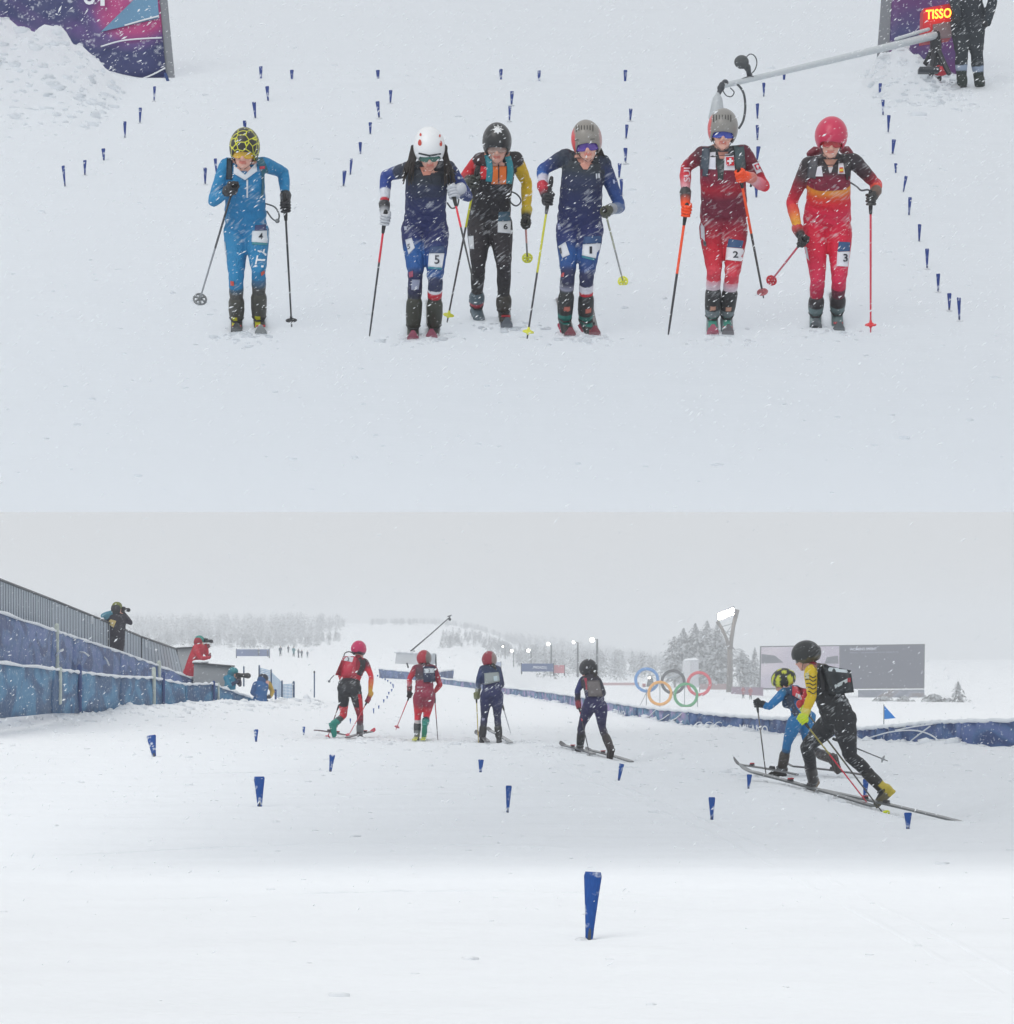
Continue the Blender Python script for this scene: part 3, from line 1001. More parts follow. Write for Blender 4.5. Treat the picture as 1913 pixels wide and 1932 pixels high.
def boot(F, side, col_fn, shaft_t=.5, label=None, sole=None, k=1.0):
    kn, an, toe = F.J['kne' + side], F.J['ank' + side], F.J['toe' + side]
    ud = unit(kn - an)
    f = unit(toe - an); f = unit(f - ud * np.dot(f, ud) * .75)
    sd = np.cross(f, ud)
    Lb = .255 * k
    heel = an - ud * .065 * k - f * .075 * k
    mb = MB()
    top = an + (kn - an) * shaft_t
    mb.tube([top, an * .5 + top * .5 - f * .004, an + ud * .03], np.array([.062, .062, .056]) * k, 14)
    # foot: rings from heel to toe
    R = []
    for q, w, h, lift in ((0, .030, .05, .03), (.06, .042, .075, .035), (.25, .044, .085, .04), (.5, .046, .066, .02), (.75, .049, .048, .004), (.93, .040, .036, -.004), (1.0, .022, .024, -.008)):
        c = heel + f * Lb * q + ud * (.02 + lift * .8) * k
        a = np.arange(14) * 2 * math.pi / 14
        R.append(c + np.outer(np.cos(a), sd) * w * k + np.outer(np.sin(a), ud) * h * .62 * k)
    mb.rings(R)
    axx = np.array([sd, f, ud])
    mb.box(heel + f * Lb * .5 - ud * .018 * k, (.078 * k, Lb * 1.0, .024 * k), axes=axx)
    V, Fc = voxel(mb, .011, 2)
    Lc = np.stack([(V - heel) @ sd, (V - heel) @ f / Lb, (V - heel) @ ud], 1)
    C = np.array([lin(*col_fn(*p)) for p in Lc])
    b = MB(); b.v = [tuple(p) for p in V]; b.f = Fc; b.c = [tuple(c) for c in C]
    ob = b.build('ski_boot', M_GEAR, F.body)
    if label: ob['label'] = label
    for h_, y_ in ((.155, .33), (.085, .45)):
        q = MB()
        pc = heel + ud * h_ * k + f * Lb * y_
        q.tube([pc - sd * .05 * k - f * .035, pc - sd * .028 * k + f * .022, pc + sd * .028 * k + f * .022, pc + sd * .05 * k - f * .035], .0075 * k, 6, lin(*F.buckle))
        q.build('buckle', M_GEAR, ob)
    return ob

M_POLE = attr_mat('pole_lacquer', 0.35, dust=0.1, bump=0.0, coat=0.3)
def pole(F, grip, tip, top_col, low_col, basket, label, split=.5, w=.0085, extra=.09, group='ski poles of the racers', bas_r=.036, off_shaft=None):
    grip = np.asarray(grip, float); tip = np.asarray(tip, float)
    a = unit(grip - tip); L = np.linalg.norm(grip - tip)
    root = empty('ski_pole', tip)
    tag(root, label, 'ski pole', group)
    m = MB()
    mid = tip + a * L * (1 - split)
    m.tube([tip, tip + a * .05, mid - a * .002, mid + a * .002, grip + a * extra], [.005, w * .8, w * .95, w, w], 8, [lin(*low_col), lin(*low_col), lin(*low_col), lin(*top_col), lin(*top_col)])
    m.build('shaft', M_POLE, root)
    g = MB(); dk = lin(40, 40, 42)
    g.tube([grip - a * .10, grip - a * .06, grip + a * .05, grip + a * (extra - .015), grip + a * (extra + .012)], [.012, .0155, .0155, .019, .015], 10, dk)
    g.build('grip', M_GEAR, root)
    if basket:
        b = MB(); c = lin(*basket)
        bc = tip + a * .055
        ux = unit(np.cross(a, (0, 1, .1))); uy = np.cross(a, ux)
        ring_ = [bc + (ux * math.cos(t) + uy * math.sin(t)) * bas_r for t in np.linspace(0, 2 * math.pi, 15)]
        b.tube(ring_, .0085, 6, c, round_ends=False)
        for t in np.arange(6) * math.pi / 3:
            b.tube([bc + a * .014, bc + (ux * math.cos(t) + uy * math.sin(t)) * bas_r], .009, 5, c)
        b.tube([bc - a * .012, bc + a * .03], [.013, .010], 8, c)
        b.build('basket', M_GEAR, root)
    return root

def ski(tip, tail, label, col=(60, 62, 66), tipcol=None, w=.085, group='skis of the racers', up=None, bind=.52, rise=.11, edge=(190, 60, 70)):
    tip = np.asarray(tip, float); tail = np.asarray(tail, float)
    up0 = up
    up = UPV if up is None else np.asarray(up)
    f = unit(tip - tail); L = np.linalg.norm(tip - tail)
    sd = unit(np.cross(f, up)); u = np.cross(sd, f)
    if up0 is None:      # never sunk below the snow
        q = tail[None] + (tip - tail)[None] * np.linspace(0.02, .9, 24)[:, None]
        gap = q[:, 2] - ground_z(q[:, 0], q[:, 1])
        if gap.min() < .022:
            dz = np.array((0, 0, .022 - gap.min())); tip = tip + dz; tail = tail + dz
    root = empty('ski', tail * .5 + tip * .5)
    flat_ground = up0 is None
    tag(root, label, 'ski', group)
    R, C = [], []
    for q in np.linspace(0, 1, 26):
        ww = w * (0.88 + .18 * abs(q - .45) ** 1.3) * .5
        if q > .94: ww *= max(.25, 1 - ((q - .94) / .06) ** 2 * .75)
        if q < .03: ww *= .75
        z = rise * max(0, (q - .86) / .14) ** 1.9 + .012 * (1 - (2 * q - 1) ** 2)
        th = (.018 if flat_ground else .010) if q < .9 else .006
        c = tail + f * L * q + u * z
        R.append(np.array([c - sd * ww, c + sd * ww, c + sd * ww * .94 + u * th, c - sd * ww * .94 + u * th]))
        C.append(lin(*(tipcol if (tipcol and q > .86) else col)))
    m = MB(); m.rings(R, C)
    m.build('ski_body', M_POLE, root, smooth=False)
    b = MB(); c0 = tail + f * L * bind + u * .02
    ax = np.array([sd, f, u])
    b.box(c0 + f * .16 + u * .012, (.05, .06, .034), axes=ax, col=lin(60, 60, 62), taper=.7)
    b.box(c0 - f * .11 + u * .018, (.052, .07, .045), axes=ax, col=lin(60, 60, 62), taper=.7)
    b.box(c0 + f * .16 + u * .034, (.07, .02, .012), axes=ax, col=lin(*edge))
    b.build('binding', M_GEAR, root, smooth=False)
    return root

def cord(F, pts, name, col=(60, 62, 66), r=.006, parent=None, end=None):
    mb = MB()
    S = spine_curve([F.pt(*p) for p in pts], len(pts) * 5)
    mb.tube(list(S), r, 6, lin(*col), round_ends=False)
    if end: mb.ball(F.pt(*pts[end[0]]), end[1], 10, 8, None, lin(*end[2]))
    return mb.build(name, M_GEAR, parent or F.body)

def set_joints(F, spec, facing):
    """fills F.J from the crop-pixel table; feet are put on the snow"""
    for n, v in spec['j'].items():
        F.J[n] = F.pt(*v)
    for s_ in ('L', 'R'):
        t = spec['toe' + s_]
        if len(t) == 2 and F.mode == 'up':
            F.J['toe' + s_] = F.surf(*t)
        else:
            F.J['toe' + s_] = F.pt(*(t if len(t) == 3 else (*t, 0)))
        if 'ank' + s_ not in F.J:
            a = spec['ank' + s_]
            off = (F.J['toe' + s_][1] - F.d0) + (a[2] if len(a) > 2 else .12 * facing)
            F.J['ank' + s_] = F.pt(a[0], a[1], off)
    F.J['neck'] = F.J.get('neck')
    hc = F.pt(*spec['head'])
    lk = unit(spec['look'])
    hr = spec.get('tilt', 0.0)
    hu = unit(np.array((hr, 0, 1.0)) - lk * np.dot((hr, 0, 1.0), lk))
    F.J['skull'] = hc - hu * .035 * spec.get('hs', 1.0)
    b = 0.5 * (F.J['toeL'] + F.J['toeR'])
    spec['base'] = b
# ------------------------------------------------------------------ the six racers on the upper slope
def flatc(*c):
    return [(0, c), (1, c)]
def front_fig(crop, spec, label, group='racers running toward the viewer'):
    ty = [crop[1] + crop[2] * spec['toe' + s][1] for s in 'LR']
    F = Fig(crop, 0.5 * (d_up(ty[0]) + d_up(ty[1])), 'up')
    spec.setdefault('look', (0, -.92, -.38)); spec['face'] = (0, -1, 0)
    spec.setdefault('hs', 1.1)
    set_joints(F, spec, 1)
    F.buckle = spec.get('buckle', (40, 40, 42))
    build_body(F, spec, .0095, label, group)
    return F
def tipp(F, x, y, off=None):
    return F.surf(x, y) if off is None else F.pt(x, y, off)
def up_pole(F, side, grip, goff, tip, toff, *a, glove_col, cuff, gl_label=None, **kw):
    g = F.pt(*grip, goff); t = tipp(F, *tip, toff)
    pole(F, g, t, *a, **kw)
    glove(F, side, g, g - t, glove_col, cuff, gl_label, scale=1.12)
def up_ski(F, side, label, col, tipcol, ahead=.20, lean=0.0, edge=(190, 60, 70)):
    toe = F.J['toe' + side]
    dirv = unit(np.array((lean * .06 - toe[0] / toe[1], -1, 0.0))); dirv = unit(dirv + np.array((0, 0, -SL)))
    tip = toe + dirv * ahead - SLOPE_UP * .022
    return ski(tip, tip - dirv * 1.5, label, col, tipcol, up=SLOPE_UP, bind=1 - (ahead + .22) / 1.5, rise=.13, w=.098, edge=edge)

# ---- A: sky blue suit, bib 4
cropA = (349.3, 214.95, .22945)
spA = dict(tilt=.06,
    head=(487, 272, -.33), look=(-.02, -.97, -.20), toeR=(425, 1795), toeL=(622, 1792), ankR=(423, 1690), ankL=(607, 1680),
    j=dict(neck=(490, 430, -.24), chest=(495, 575, -.20), waist=(495, 760, -.08), pelvis=(500, 915, .02),
           shoR=(340, 425, -.24), elbR=(228, 720, -.20), wriR=(365, 625, -.40), shoL=(645, 415, -.22), elbL=(808, 480, -.02), wriL=(825, 690, -.12),
           hipR=(420, 950, .02), hipL=(585, 950, -.01), kneR=(420, 1365, -.12), kneL=(605, 1290, -.16)),
    tw=(190, 362, 338, 318), leg=1.0,
    cols=dict(torso=flatc(30, 126, 180), uarm=flatc(32, 130, 182), farm=[(0, (32, 130, 182)), (.78, (32, 130, 182)), (.80, (42, 46, 52)), (1, (42, 46, 52))],
              thigh=flatc(34, 126, 176), neck=[(0, (215, 222, 230)), (.5, (215, 222, 230)), (.52, (210, 152, 138)), (1, (210, 152, 138))],
              shinL=[(0, (34, 122, 170)), (.07, (34, 122, 170)), (.08, (40, 42, 46)), (.14, (40, 42, 46)), (.15, (58, 108, 148)), (.28, (66, 90, 110)), (.34, (78, 78, 76)), (1, (62, 62, 60))],
              shinR=[(0, (34, 122, 170)), (.07, (34, 122, 170)), (.08, (40, 42, 46)), (.15, (40, 42, 46)), (.16, (52, 104, 140)), (.26, (66, 86, 100)), (.32, (78, 78, 76)), (1, (62, 62, 60))]),
)
F = front_fig(cropA, spA, 'racer in sky blue suit with white collar, bib 4 and yellow-veined black helmet')
M_VEIN = mat('veined_helmet_shell', (0.03, 0.03, 0.03), 0.35)
_nt = M_VEIN.node_tree
_vo = _nt.nodes.new('ShaderNodeTexVoronoi'); _vo.feature = 'DISTANCE_TO_EDGE'; _vo.inputs['Scale'].default_value = 17.0
_tc = _nt.nodes.new('ShaderNodeTexCoord'); _nt.links.new(_tc.outputs['Object'], _vo.inputs['Vector'])
_cr = _nt.nodes.new('ShaderNodeValToRGB'); _cr.color_ramp.elements[0].position = .02; _cr.color_ramp.elements[1].position = .07
_cr.color_ramp.elements[0].color = (*lin(225, 225, 60), 1); _cr.color_ramp.elements[1].color = (.028, .028, .026, 1)
_nt.links.new(_vo.outputs['Distance'], _cr.inputs['Fac']); _nt.links.new(_cr.outputs['Color'], _nt.nodes['Principled BSDF'].inputs['Base Color'])
helmet(F, lambda x, y, z, a, f: (45, 45, 42), mat_=M_VEIN, r=(.104, .135, .134))
glasses(F, (214, 170, 38), (60, 60, 40), h=.030)
strap(F, [(585, 335), (628, 400), (655, 480), (660, 580), (652, 690)], 56, (44, 104, 122))
strap(F, [(365, 340), (365, 410), (362, 470), (360, 540)], 48, (36, 52, 66))
patch(F, [(612, 432), (656, 428), (656, 450), (614, 456)], (200, 70, 90), 'strap_tag', 4, off=.014)
# white collar and zip
patch(F, [(400, 420), (492, 500), (492, 545), (398, 490)], (222, 228, 236), 'collar', 6, off=.010)
patch(F, [(492, 500), (585, 400), (592, 470), (492, 545)], (222, 228, 236), 'collar', 6, off=.010)
patch(F, [(503, 540), (518, 540), (517, 690), (504, 690)], (215, 222, 230), 'zip', 8, off=.008)
p_ = patch(F, [(552, 962), (688, 958), (682, 1062), (546, 1052)], (222, 228, 234), 'race_number', 8)
word(F, '4', [(604, 1032), (640, 1032), (640, 978), (604, 978)], (35, 40, 50), 'numeral', off=.011)
patch(F, [(575, 915), (688, 905), (688, 955), (570, 960)], (70, 78, 120), 'number_header', 6)
patch(F, [(552, 1052), (682, 1062), (672, 1080), (548, 1072)], (70, 140, 150), 'number_footer', 6)
word(F, 'ITA', [(642, 1262), (688, 1080), (606, 1080), (568, 1258)], (225, 230, 236), 'lettering')
patch(F, [(310, 1050), (328, 1050), (345, 1210), (333, 1200)], (200, 206, 214), 'leg_stripe', 6)
for s_, y_, yc in (('R', 1395, (205, 80, 70)), ('L', 1318, (205, 90, 70))):
    patch(F, [(372, 1372), (400, 1378), (400, 1415), (372, 1412)] if s_ == 'R' else [(622, 1305), (652, 1285), (655, 1312), (628, 1335)], yc, 'gaiter_logo', 4, off=.012)
cord(F, [(650, 735, -.10), (735, 765, -.14), (772, 830, -.16), (758, 880, -.16), (715, 860, -.13), (672, 800, -.08)], 'tow_loop', (80, 84, 88), .006, end=(3, .018, (120, 124, 126)))
bfA = lambda x, y, z: (196, 196, 40) if (z < .12 and z > .03 and .35 < y < .75 and abs(x - .015) < .02) else ((48, 48, 46) if z < .02 else (72, 72, 66))
boot(F, 'R', bfA, .45); boot(F, 'L', bfA, .45)
up_pole(F, 'R', (392, 615), -.46, (112, 1555), None, (60, 62, 66), (150, 155, 160), (120, 124, 126), 'dark ski pole swung back in the right hand of the sky-blue racer', glove_col=(36, 38, 44), cuff=(42, 46, 52), bas_r=.05, extra=.06)
up_pole(F, 'L', (822, 765), -.20, (876, 1755), None, (52, 54, 58), (52, 54, 58), (48, 50, 54), 'black upright ski pole with round basket beside the sky-blue racer', glove_col=(40, 40, 44), cuff=(42, 46, 52))
up_ski(F, 'L', 'grey ski under the forward foot of the sky-blue racer', (110, 112, 112), (140, 142, 140), .24, .12)
up_ski(F, 'R', 'dark ski under the rear foot of the sky-blue racer', (70, 70, 66), (60, 60, 56), .16, 0)

# ---- C first (she stands behind): black suit, red and yellow sleeves, bib 6
cropB = (671.7, 221.7, .23302)
spC = dict(
    head=(1141, 196, -.34), look=(.0, -.96, -.26), toeR=(1012, 1640), toeL=(1215, 1655), ankR=(975, 1530), ankL=(1196, 1570),
    j=dict(neck=(1145, 335, -.25), chest=(1135, 470, -.20), waist=(1095, 650, -.08), pelvis=(1080, 810, .03),
           shoR=(1005, 345, -.24), elbR=(888, 470, -.10), wriR=(930, 530, -.32), shoL=(1288, 335, -.22), elbL=(1382, 530, -.02), wriL=(1380, 770, -.10),
           hipR=(1000, 850, .02), hipL=(1165, 850, 0), kneR=(990, 1200, -.12), kneL=(1198, 1215, -.14)),
    tw=(180, 375, 320, 290), hs=1.08,
    cols=dict(torso=[(0, (44, 42, 47)), (.58, (44, 42, 47)), (.84, (44, 42, 47)), (1, (46, 44, 48))],
              uarmR=[(0, (60, 40, 44)), (.10, (60, 40, 44)), (.16, (208, 40, 50)), (1, (200, 36, 48))], farmR=[(0, (200, 36, 48)), (.55, (160, 40, 48)), (.6, (50, 50, 44)), (1, (50, 50, 44))],
              uarmL=[(0, (48, 44, 46)), (.12, (48, 44, 46)), (.18, (222, 182, 26)), (1, (222, 184, 24))], farmL=[(0, (220, 184, 24)), (.9, (214, 180, 30)), (.92, (205, 160, 140)), (1, (205, 160, 140))],
              thigh=flatc(46, 43, 48), shin=[(0, (46, 43, 48)), (.5, (52, 50, 52)), (1, (62, 58, 54))]))
F = front_fig(cropB, spC, 'racer in black suit with red and yellow sleeves, bib 6, behind the others'); FC = F
helmet(F, lambda x, y, z, a, f: (46, 48, 50), r=(.104, .135, .134))
glasses(F, (176, 150, 140), (90, 84, 84), h=.024)
patch(F, [(1090, 395), (1218, 395), (1215, 540), (1095, 540)], (232, 118, 48), 'chest_panel', 8, off=.007)
patch(F, [(1150, 380), (1160, 380), (1160, 535), (1151, 535)], (40, 36, 36), 'zip', 5, off=.012)
patch(F, [(1010, 390), (1060, 400), (1072, 500), (1000, 500)], (212, 44, 52), 'chest_panel', 6, off=.007)
strap(F, [(1062, 300), (1078, 370), (1082, 440), (1075, 520)], 52, (42, 140, 156))
strap(F, [(1228, 315), (1246, 385), (1250, 450), (1238, 535)], 50, (42, 146, 160))
star = []
sb = MB()
cxs, cys, r0 = 1149, 96, 48
P2 = [(cxs, cys)] + [(cxs + (r0 if i % 2 == 0 else r0 * .55) * math.cos(i * math.pi / 8), cys + (r0 if i % 2 == 0 else r0 * .55) * .86 * math.sin(i * math.pi / 8)) for i in range(16)]
PP = project(F, P2, F.hbvh, .004)
if all(p is not None for p in PP):
    sb.add(PP, [(0, i + 1, (i + 1) % 16 + 1) for i in range(16)], lin(225, 228, 230))
    sb.build('star_emblem', M_PRINT, F.helmet, smooth=False)
patch(F, [(1148, 842), (1272, 838), (1266, 940), (1146, 930)], (218, 222, 226), 'race_number', 8)
word(F, '6', [(1194, 905), (1228, 905), (1228, 860), (1194, 860)], (40, 42, 50), 'numeral', off=.011)
patch(F, [(1155, 765), (1262, 760), (1270, 836), (1150, 838)], (72, 104, 124), 'number_header', 7)
patch(F, [(886, 962), (950, 957), (956, 1066), (902, 1062)], (214, 218, 222), 'race_number', 7)
word(F, 'I', [(902, 1040), (912, 1040), (912, 985), (902, 985)], (90, 90, 98), 'numeral', off=.011)
patch(F, [(892, 1072), (908, 1070), (930, 1165), (918, 1175)], (210, 214, 220), 'leg_stripe', 6)
cord(F, [(1225, 590, -.12), (1300, 620, -.16), (1335, 675, -.18), (1300, 715, -.18), (1255, 690, -.14), (1235, 630, -.12)], 'tow_loop', (70, 72, 74), .006)
bfC = lambda x, y, z: (52, 50, 48) if z < .02 else (66, 62, 56)
boot(F, 'L', bfC, .28)
boot(F, 'R', lambda x, y, z: (180, 70, 84) if (z > .08 and z < .12 and y > .3) else ((60, 78, 88) if z < .03 else (88, 104, 114)), .25, 'blue-grey ski boot with its heel lifted')
up_pole(F, 'R', (960, 520), -.38, (738, 1655), None, (206, 206, 50), (70, 66, 68), (226, 228, 60), 'red and yellow ski pole crossing between the two middle racers', glove_col=(44, 48, 40), cuff=(60, 64, 40), split=.32, extra=.10)
up_pole(F, 'L', (1372, 855), -.16, (1388, 1160), .55, (200, 120, 110), (70, 66, 66), (222, 226, 70), 'short-looking ski pole with yellow basket trailing behind the black-suited racer', glove_col=(40, 42, 36), cuff=(200, 176, 36), extra=.05)
up_ski(F, 'L', 'dark ski tip pointing out beside the black-suited racer', (64, 70, 78), (70, 78, 88), .32, .42)

# ---- B: navy suit, white helmet, long hair, bib 5
spB = dict(tilt=-.05,
    head=(592, 238, -.42), look=(.02, -.87, -.48), toeR=(462, 1818), toeL=(612, 1806), ankR=(462, 1700), ankL=(634, 1690),
    j=dict(neck=(575, 420, -.30), chest=(570, 560, -.26), waist=(562, 735, -.10), pelvis=(560, 860, .02),
           shoR=(425, 420, -.28), elbR=(240, 470, -.05), wriR=(230, 730, -.16), shoL=(745, 410, -.26), elbL=(905, 640, -.22), wriL=(820, 590, -.40),
           hipR=(468, 900, .03), hipL=(650, 900, 0), kneR=(482, 1290, -.10), kneL=(640, 1330, -.14)),
    tw=(190, 372, 330, 340),
    cols=dict(torso=[(0, (32, 42, 100)), (.2, (33, 42, 96)), (.55, (34, 44, 96)), (.72, (34, 44, 84)), (.8, (40, 48, 62)), (1, (42, 48, 58))],
              uarmR=[(0, (40, 47, 62)), (.40, (40, 50, 74)), (.5, (38, 62, 132)), (1, (38, 64, 140))], uarmL=[(0, (40, 47, 66)), (.2, (36, 50, 96)), (.4, (36, 56, 124)), (1, (36, 54, 116))],
              farmR=[(0, (38, 66, 142)), (.45, (38, 66, 142)), (.47, (212, 216, 226)), (.73, (212, 216, 226)), (.75, (196, 34, 56)), (.93, (196, 34, 56)), (.95, (50, 50, 54)), (1, (50, 50, 54))],
              farmL=[(0, (36, 52, 110)), (.6, (40, 58, 110)), (1, (150, 155, 170))],
              thighR=[(0, (33, 42, 98)), (.3, (34, 46, 104)), (.5, (28, 88, 156)), (.85, (30, 84, 150)), (1, (38, 44, 84))], thighL=[(0, (33, 42, 98)), (.35, (34, 44, 98)), (.62, (30, 76, 140)), (.95, (30, 76, 138)), (1, (42, 50, 84))],
              shinR=[(0, (40, 44, 80)), (.3, (42, 46, 76)), (.42, (52, 56, 62)), (1, (58, 60, 52))],
              shinL=[(0, (40, 46, 74)), (.06, (44, 48, 66)), (.08, (216, 218, 226)), (.20, (216, 218, 226)), (.22, (190, 32, 52)), (.33, (190, 32, 52)), (.35, (54, 56, 52)), (1, (58, 60, 52))]))
F = front_fig(cropB, spB, 'racer in navy suit with white red-vented helmet, loose dark hair and bib 5')
helmet(F, lambda x, y, z, a, f: (232, 234, 236), r=(.106, .142, .130))
# vents and brim line
for qx, qy, rx, ry in ((516, 203, 15, 26), (687, 210, 11, 24), (522, 138, 9, 13), (679, 148, 8, 13)):
    P2 = [(qx, qy)] + [(qx + rx * math.cos(t) * (1 + .2 * math.sin(t)), qy + ry * math.sin(t)) for t in np.arange(12) * math.pi / 6]
    PP = project(F, P2, F.hbvh, .003)
    if all(p is not None for p in PP):
        m = MB(); m.add(PP, [(0, i + 1, (i + 1) % 12 + 1) for i in range(12)], lin(196, 74, 62)); m.build('vent', M_PRINT, F.helmet, smooth=False)
patch(F, [(505, 296), (595, 318), (595, 302), (507, 284)], (52, 56, 62), 'brim_line', 7, bvh=F.hbvh, off=.004, thick=False, parent=F.helmet)
patch(F, [(595, 318), (690, 300), (688, 288), (595, 302)], (52, 56, 62), 'brim_line', 7, bvh=F.hbvh, off=.004, thick=False, parent=F.helmet)
glasses(F, (46, 104, 92), (60, 66, 66), h=.030)
hb = MB()
hr_ = random.Random(4)
for i in range(44):
    left = i % 2 == 0
    x0 = (470 if left else 712) + hr_.uniform(-16, 16)
    x1 = (405 + hr_.uniform(-35, 60)) if left else (765 + hr_.uniform(-55, 45))
    y1 = hr_.uniform(440, 560)
    bow = hr_.uniform(-35, 10) if left else hr_.uniform(-10, 35)
    z1 = hr_.uniform(-.36, -.20)
    pp = [F.pt(x0, 250 + hr_.uniform(-20, 40), -.34), F.pt(x0 + bow * .6, 320, -.36), F.pt((x0 + x1) / 2 + bow, 400, -.37), F.pt(x1, y1, z1 - .14)]
    hb.tube(list(spine_curve(pp, 9)), np.linspace(.013, .004, 9), 6, lin(30, 25, 24))
hb.build('hair', M_HAIR, F.body)['kind'] = 'stuff'
patch(F, [(515, 400), (640, 392), (600, 465), (545, 470)], (206, 140, 122), 'bare_neck', 6, off=.004)
patch(F, [(590, 1100), (716, 1098), (697, 1215), (582, 1206)], (220, 224, 230), 'race_number', 8)
word(F, '5', [(634, 1185), (676, 1185), (676, 1115), (634, 1115)], (38, 42, 56), 'numeral', off=.011)
patch(F, [(600, 1045), (712, 1040), (716, 1095), (590, 1098)], (58, 78, 116), 'number_header', 6)
patch(F, [(582, 1206), (697, 1215), (692, 1232), (584, 1224)], (60, 132, 150), 'number_footer', 6)
patch(F, [(398, 990), (450, 972), (476, 1055), (424, 1108)], (214, 218, 226), 'race_number', 7)
word(F, '5', [(415, 1070), (438, 1060), (436, 1020), (413, 1028)], (70, 74, 90), 'numeral', off=.011)
word(F, 'FRANCE', [(872, 632), (962, 668), (970, 622), (880, 584)], (176, 182, 210), 'lettering')
patch(F, [(388, 880), (410, 880), (411, 912), (392, 914)], (196, 200, 216), 'hip_logo', 4)
patch(F, [(452, 1312), (518, 1312), (508, 1392), (446, 1398)], (150, 156, 180), 'shin_logo', 6)
patch(F, [(425, 1252), (460, 1240), (462, 1290), (430, 1298)], (150, 70, 96), 'knee_logo', 5)
patch(F, [(822, 478), (842, 480), (842, 500), (824, 498)], (214, 218, 226), 'sleeve_logo', 4)
cord(F, [(738, 690, -.12), (775, 735, -.15), (820, 715, -.18), (832, 660, -.18)], 'tow_loop', (96, 98, 100), .006)
bfB = lambda x, y, z: (190, 62, 96) if (y > .86 and z < .06 and z > -.005 and abs(x) < .032) else ((44, 44, 42) if z < .02 else (56, 58, 50))
boot(F, 'R', bfB, .5); boot(F, 'L', bfB, .5)
up_pole(F, 'R', (232, 825), -.22, (108, 1775), None, (222, 46, 66), (62, 64, 68), None, 'red and black ski pole in the outer hand of the navy racer with bib 5', glove_col=(196, 200, 206), cuff=(52, 52, 56), split=.36, extra=.05)
up_pole(F, 'L', (785, 610), -.42, (945, 1310), -.55, (222, 46, 66), (66, 68, 70), None, 'red ski pole swung across in front of the black-suited racer', glove_col=(190, 194, 202), cuff=(190, 194, 202), split=.40, extra=.05)
up_ski(F, 'R', 'ski with pink tip under the left-hand foot of the navy racer with bib 5', (60, 60, 58), (150, 50, 80), .10, 0)
up_ski(F, 'L', 'ski with pink tip under the right-hand foot of the navy racer with bib 5', (60, 60, 58), (150, 50, 80), .10, 0)

# ---- D: navy suit, grey helmet, bib 1
cropD = (974.0, 201.5, .24338)
spD = dict(tilt=-.09,
    head=(545, 254, -.34), look=(-.03, -.98, -.14), toeR=(415, 1792), toeL=(606, 1782), ankR=(375, 1650), ankL=(538, 1655),
    j=dict(neck=(525, 430, -.26), chest=(508, 580, -.22), waist=(497, 770, -.09), pelvis=(490, 890, .02),
           shoR=(375, 385, -.26), elbR=(200, 490, -.12), wriR=(215, 640, -.24), shoL=(668, 430, -.22), elbL=(808, 780, -.10), wriL=(720, 800, -.30),
           hipR=(405, 925, .02), hipL=(580, 925, 0), kneR=(400, 1290, -.12), kneL=(545, 1320, -.10)),
    tw=(180, 372, 338, 322),
    cols=dict(torso=[(0, (34, 44, 104)), (.3, (34, 44, 98)), (.6, (36, 46, 92)), (.75, (40, 50, 80)), (.85, (44, 54, 66)), (1, (46, 54, 62))],
              uarmR=[(0, (44, 54, 70)), (.25, (42, 54, 84)), (.6, (42, 60, 120)), (1, (36, 84, 158))], farmR=[(0, (34, 92, 166)), (.35, (34, 92, 166)), (.42, (206, 206, 222)), (.75, (206, 200, 214)), (.77, (196, 40, 62)), (1, (190, 40, 60))],
              uarmL=[(0, (42, 52, 74)), (.3, (36, 54, 110)), (.7, (36, 72, 138)), (1, (48, 84, 146))], farmL=[(0, (50, 86, 150)), (.6, (120, 136, 160)), (1, (150, 156, 164))],
              thighR=[(0, (34, 44, 104)), (.4, (34, 50, 110)), (.65, (30, 84, 150)), (.9, (34, 74, 136)), (1, (42, 46, 84))], thighL=[(0, (34, 44, 104)), (.4, (34, 46, 102)), (.6, (30, 80, 144)), (.9, (32, 60, 118)), (1, (40, 46, 84))],
              shinR=[(0, (42, 44, 84)), (.2, (44, 46, 74)), (.32, (150, 152, 172)), (.36, (60, 64, 70)), (.45, (48, 54, 58)), (1, (50, 58, 60))],
              shinL=[(0, (38, 46, 96)), (.14, (40, 46, 86)), (.17, (214, 214, 224)), (.32, (214, 214, 224)), (.34, (196, 36, 56)), (.46, (196, 36, 56)), (.48, (46, 50, 50)), (1, (44, 56, 54))]))
F = front_fig(cropD, spD, 'racer in navy suit with grey helmet, purple glasses and bib 1'); FD = F
def hcD(x, y, z, a, f):
    return (222, 78, 82) if x > .080 else ((178, 140, 138) if x < -.088 else (140, 136, 130))
def slots(F, xs, y0, y1, wid=7):
    for x, hh in xs:
        patch(F, [(x - wid / 2, y0 + hh), (x + wid / 2, y0 + hh), (x + wid / 2, y0), (x - wid / 2, y0)], (62, 60, 58), 'vent', 4, bvh=F.hbvh, off=.004, thick=False, parent=F.helmet)
helmet(F, hcD, r=(.105, .135, .134))
slots(F, [(465, 50), (485, 40), (505, 34), (527, 34), (550, 34), (572, 38), (594, 48)], 143, 190)
patch(F, [(452, 262), (482, 258), (482, 252), (452, 255)], (80, 76, 74), 'vent', 4, bvh=F.hbvh, off=.004, thick=False, parent=F.helmet)
patch(F, [(574, 254), (608, 252), (608, 246), (574, 248)], (80, 76, 74), 'vent', 4, bvh=F.hbvh, off=.004, thick=False, parent=F.helmet)
glasses(F, (82, 52, 150), (206, 46, 84), h=.034)
patch(F, [(466, 400), (602, 400), (552, 486), (520, 486)], (208, 150, 134), 'bare_neck', 7, off=.004)
hb = MB()
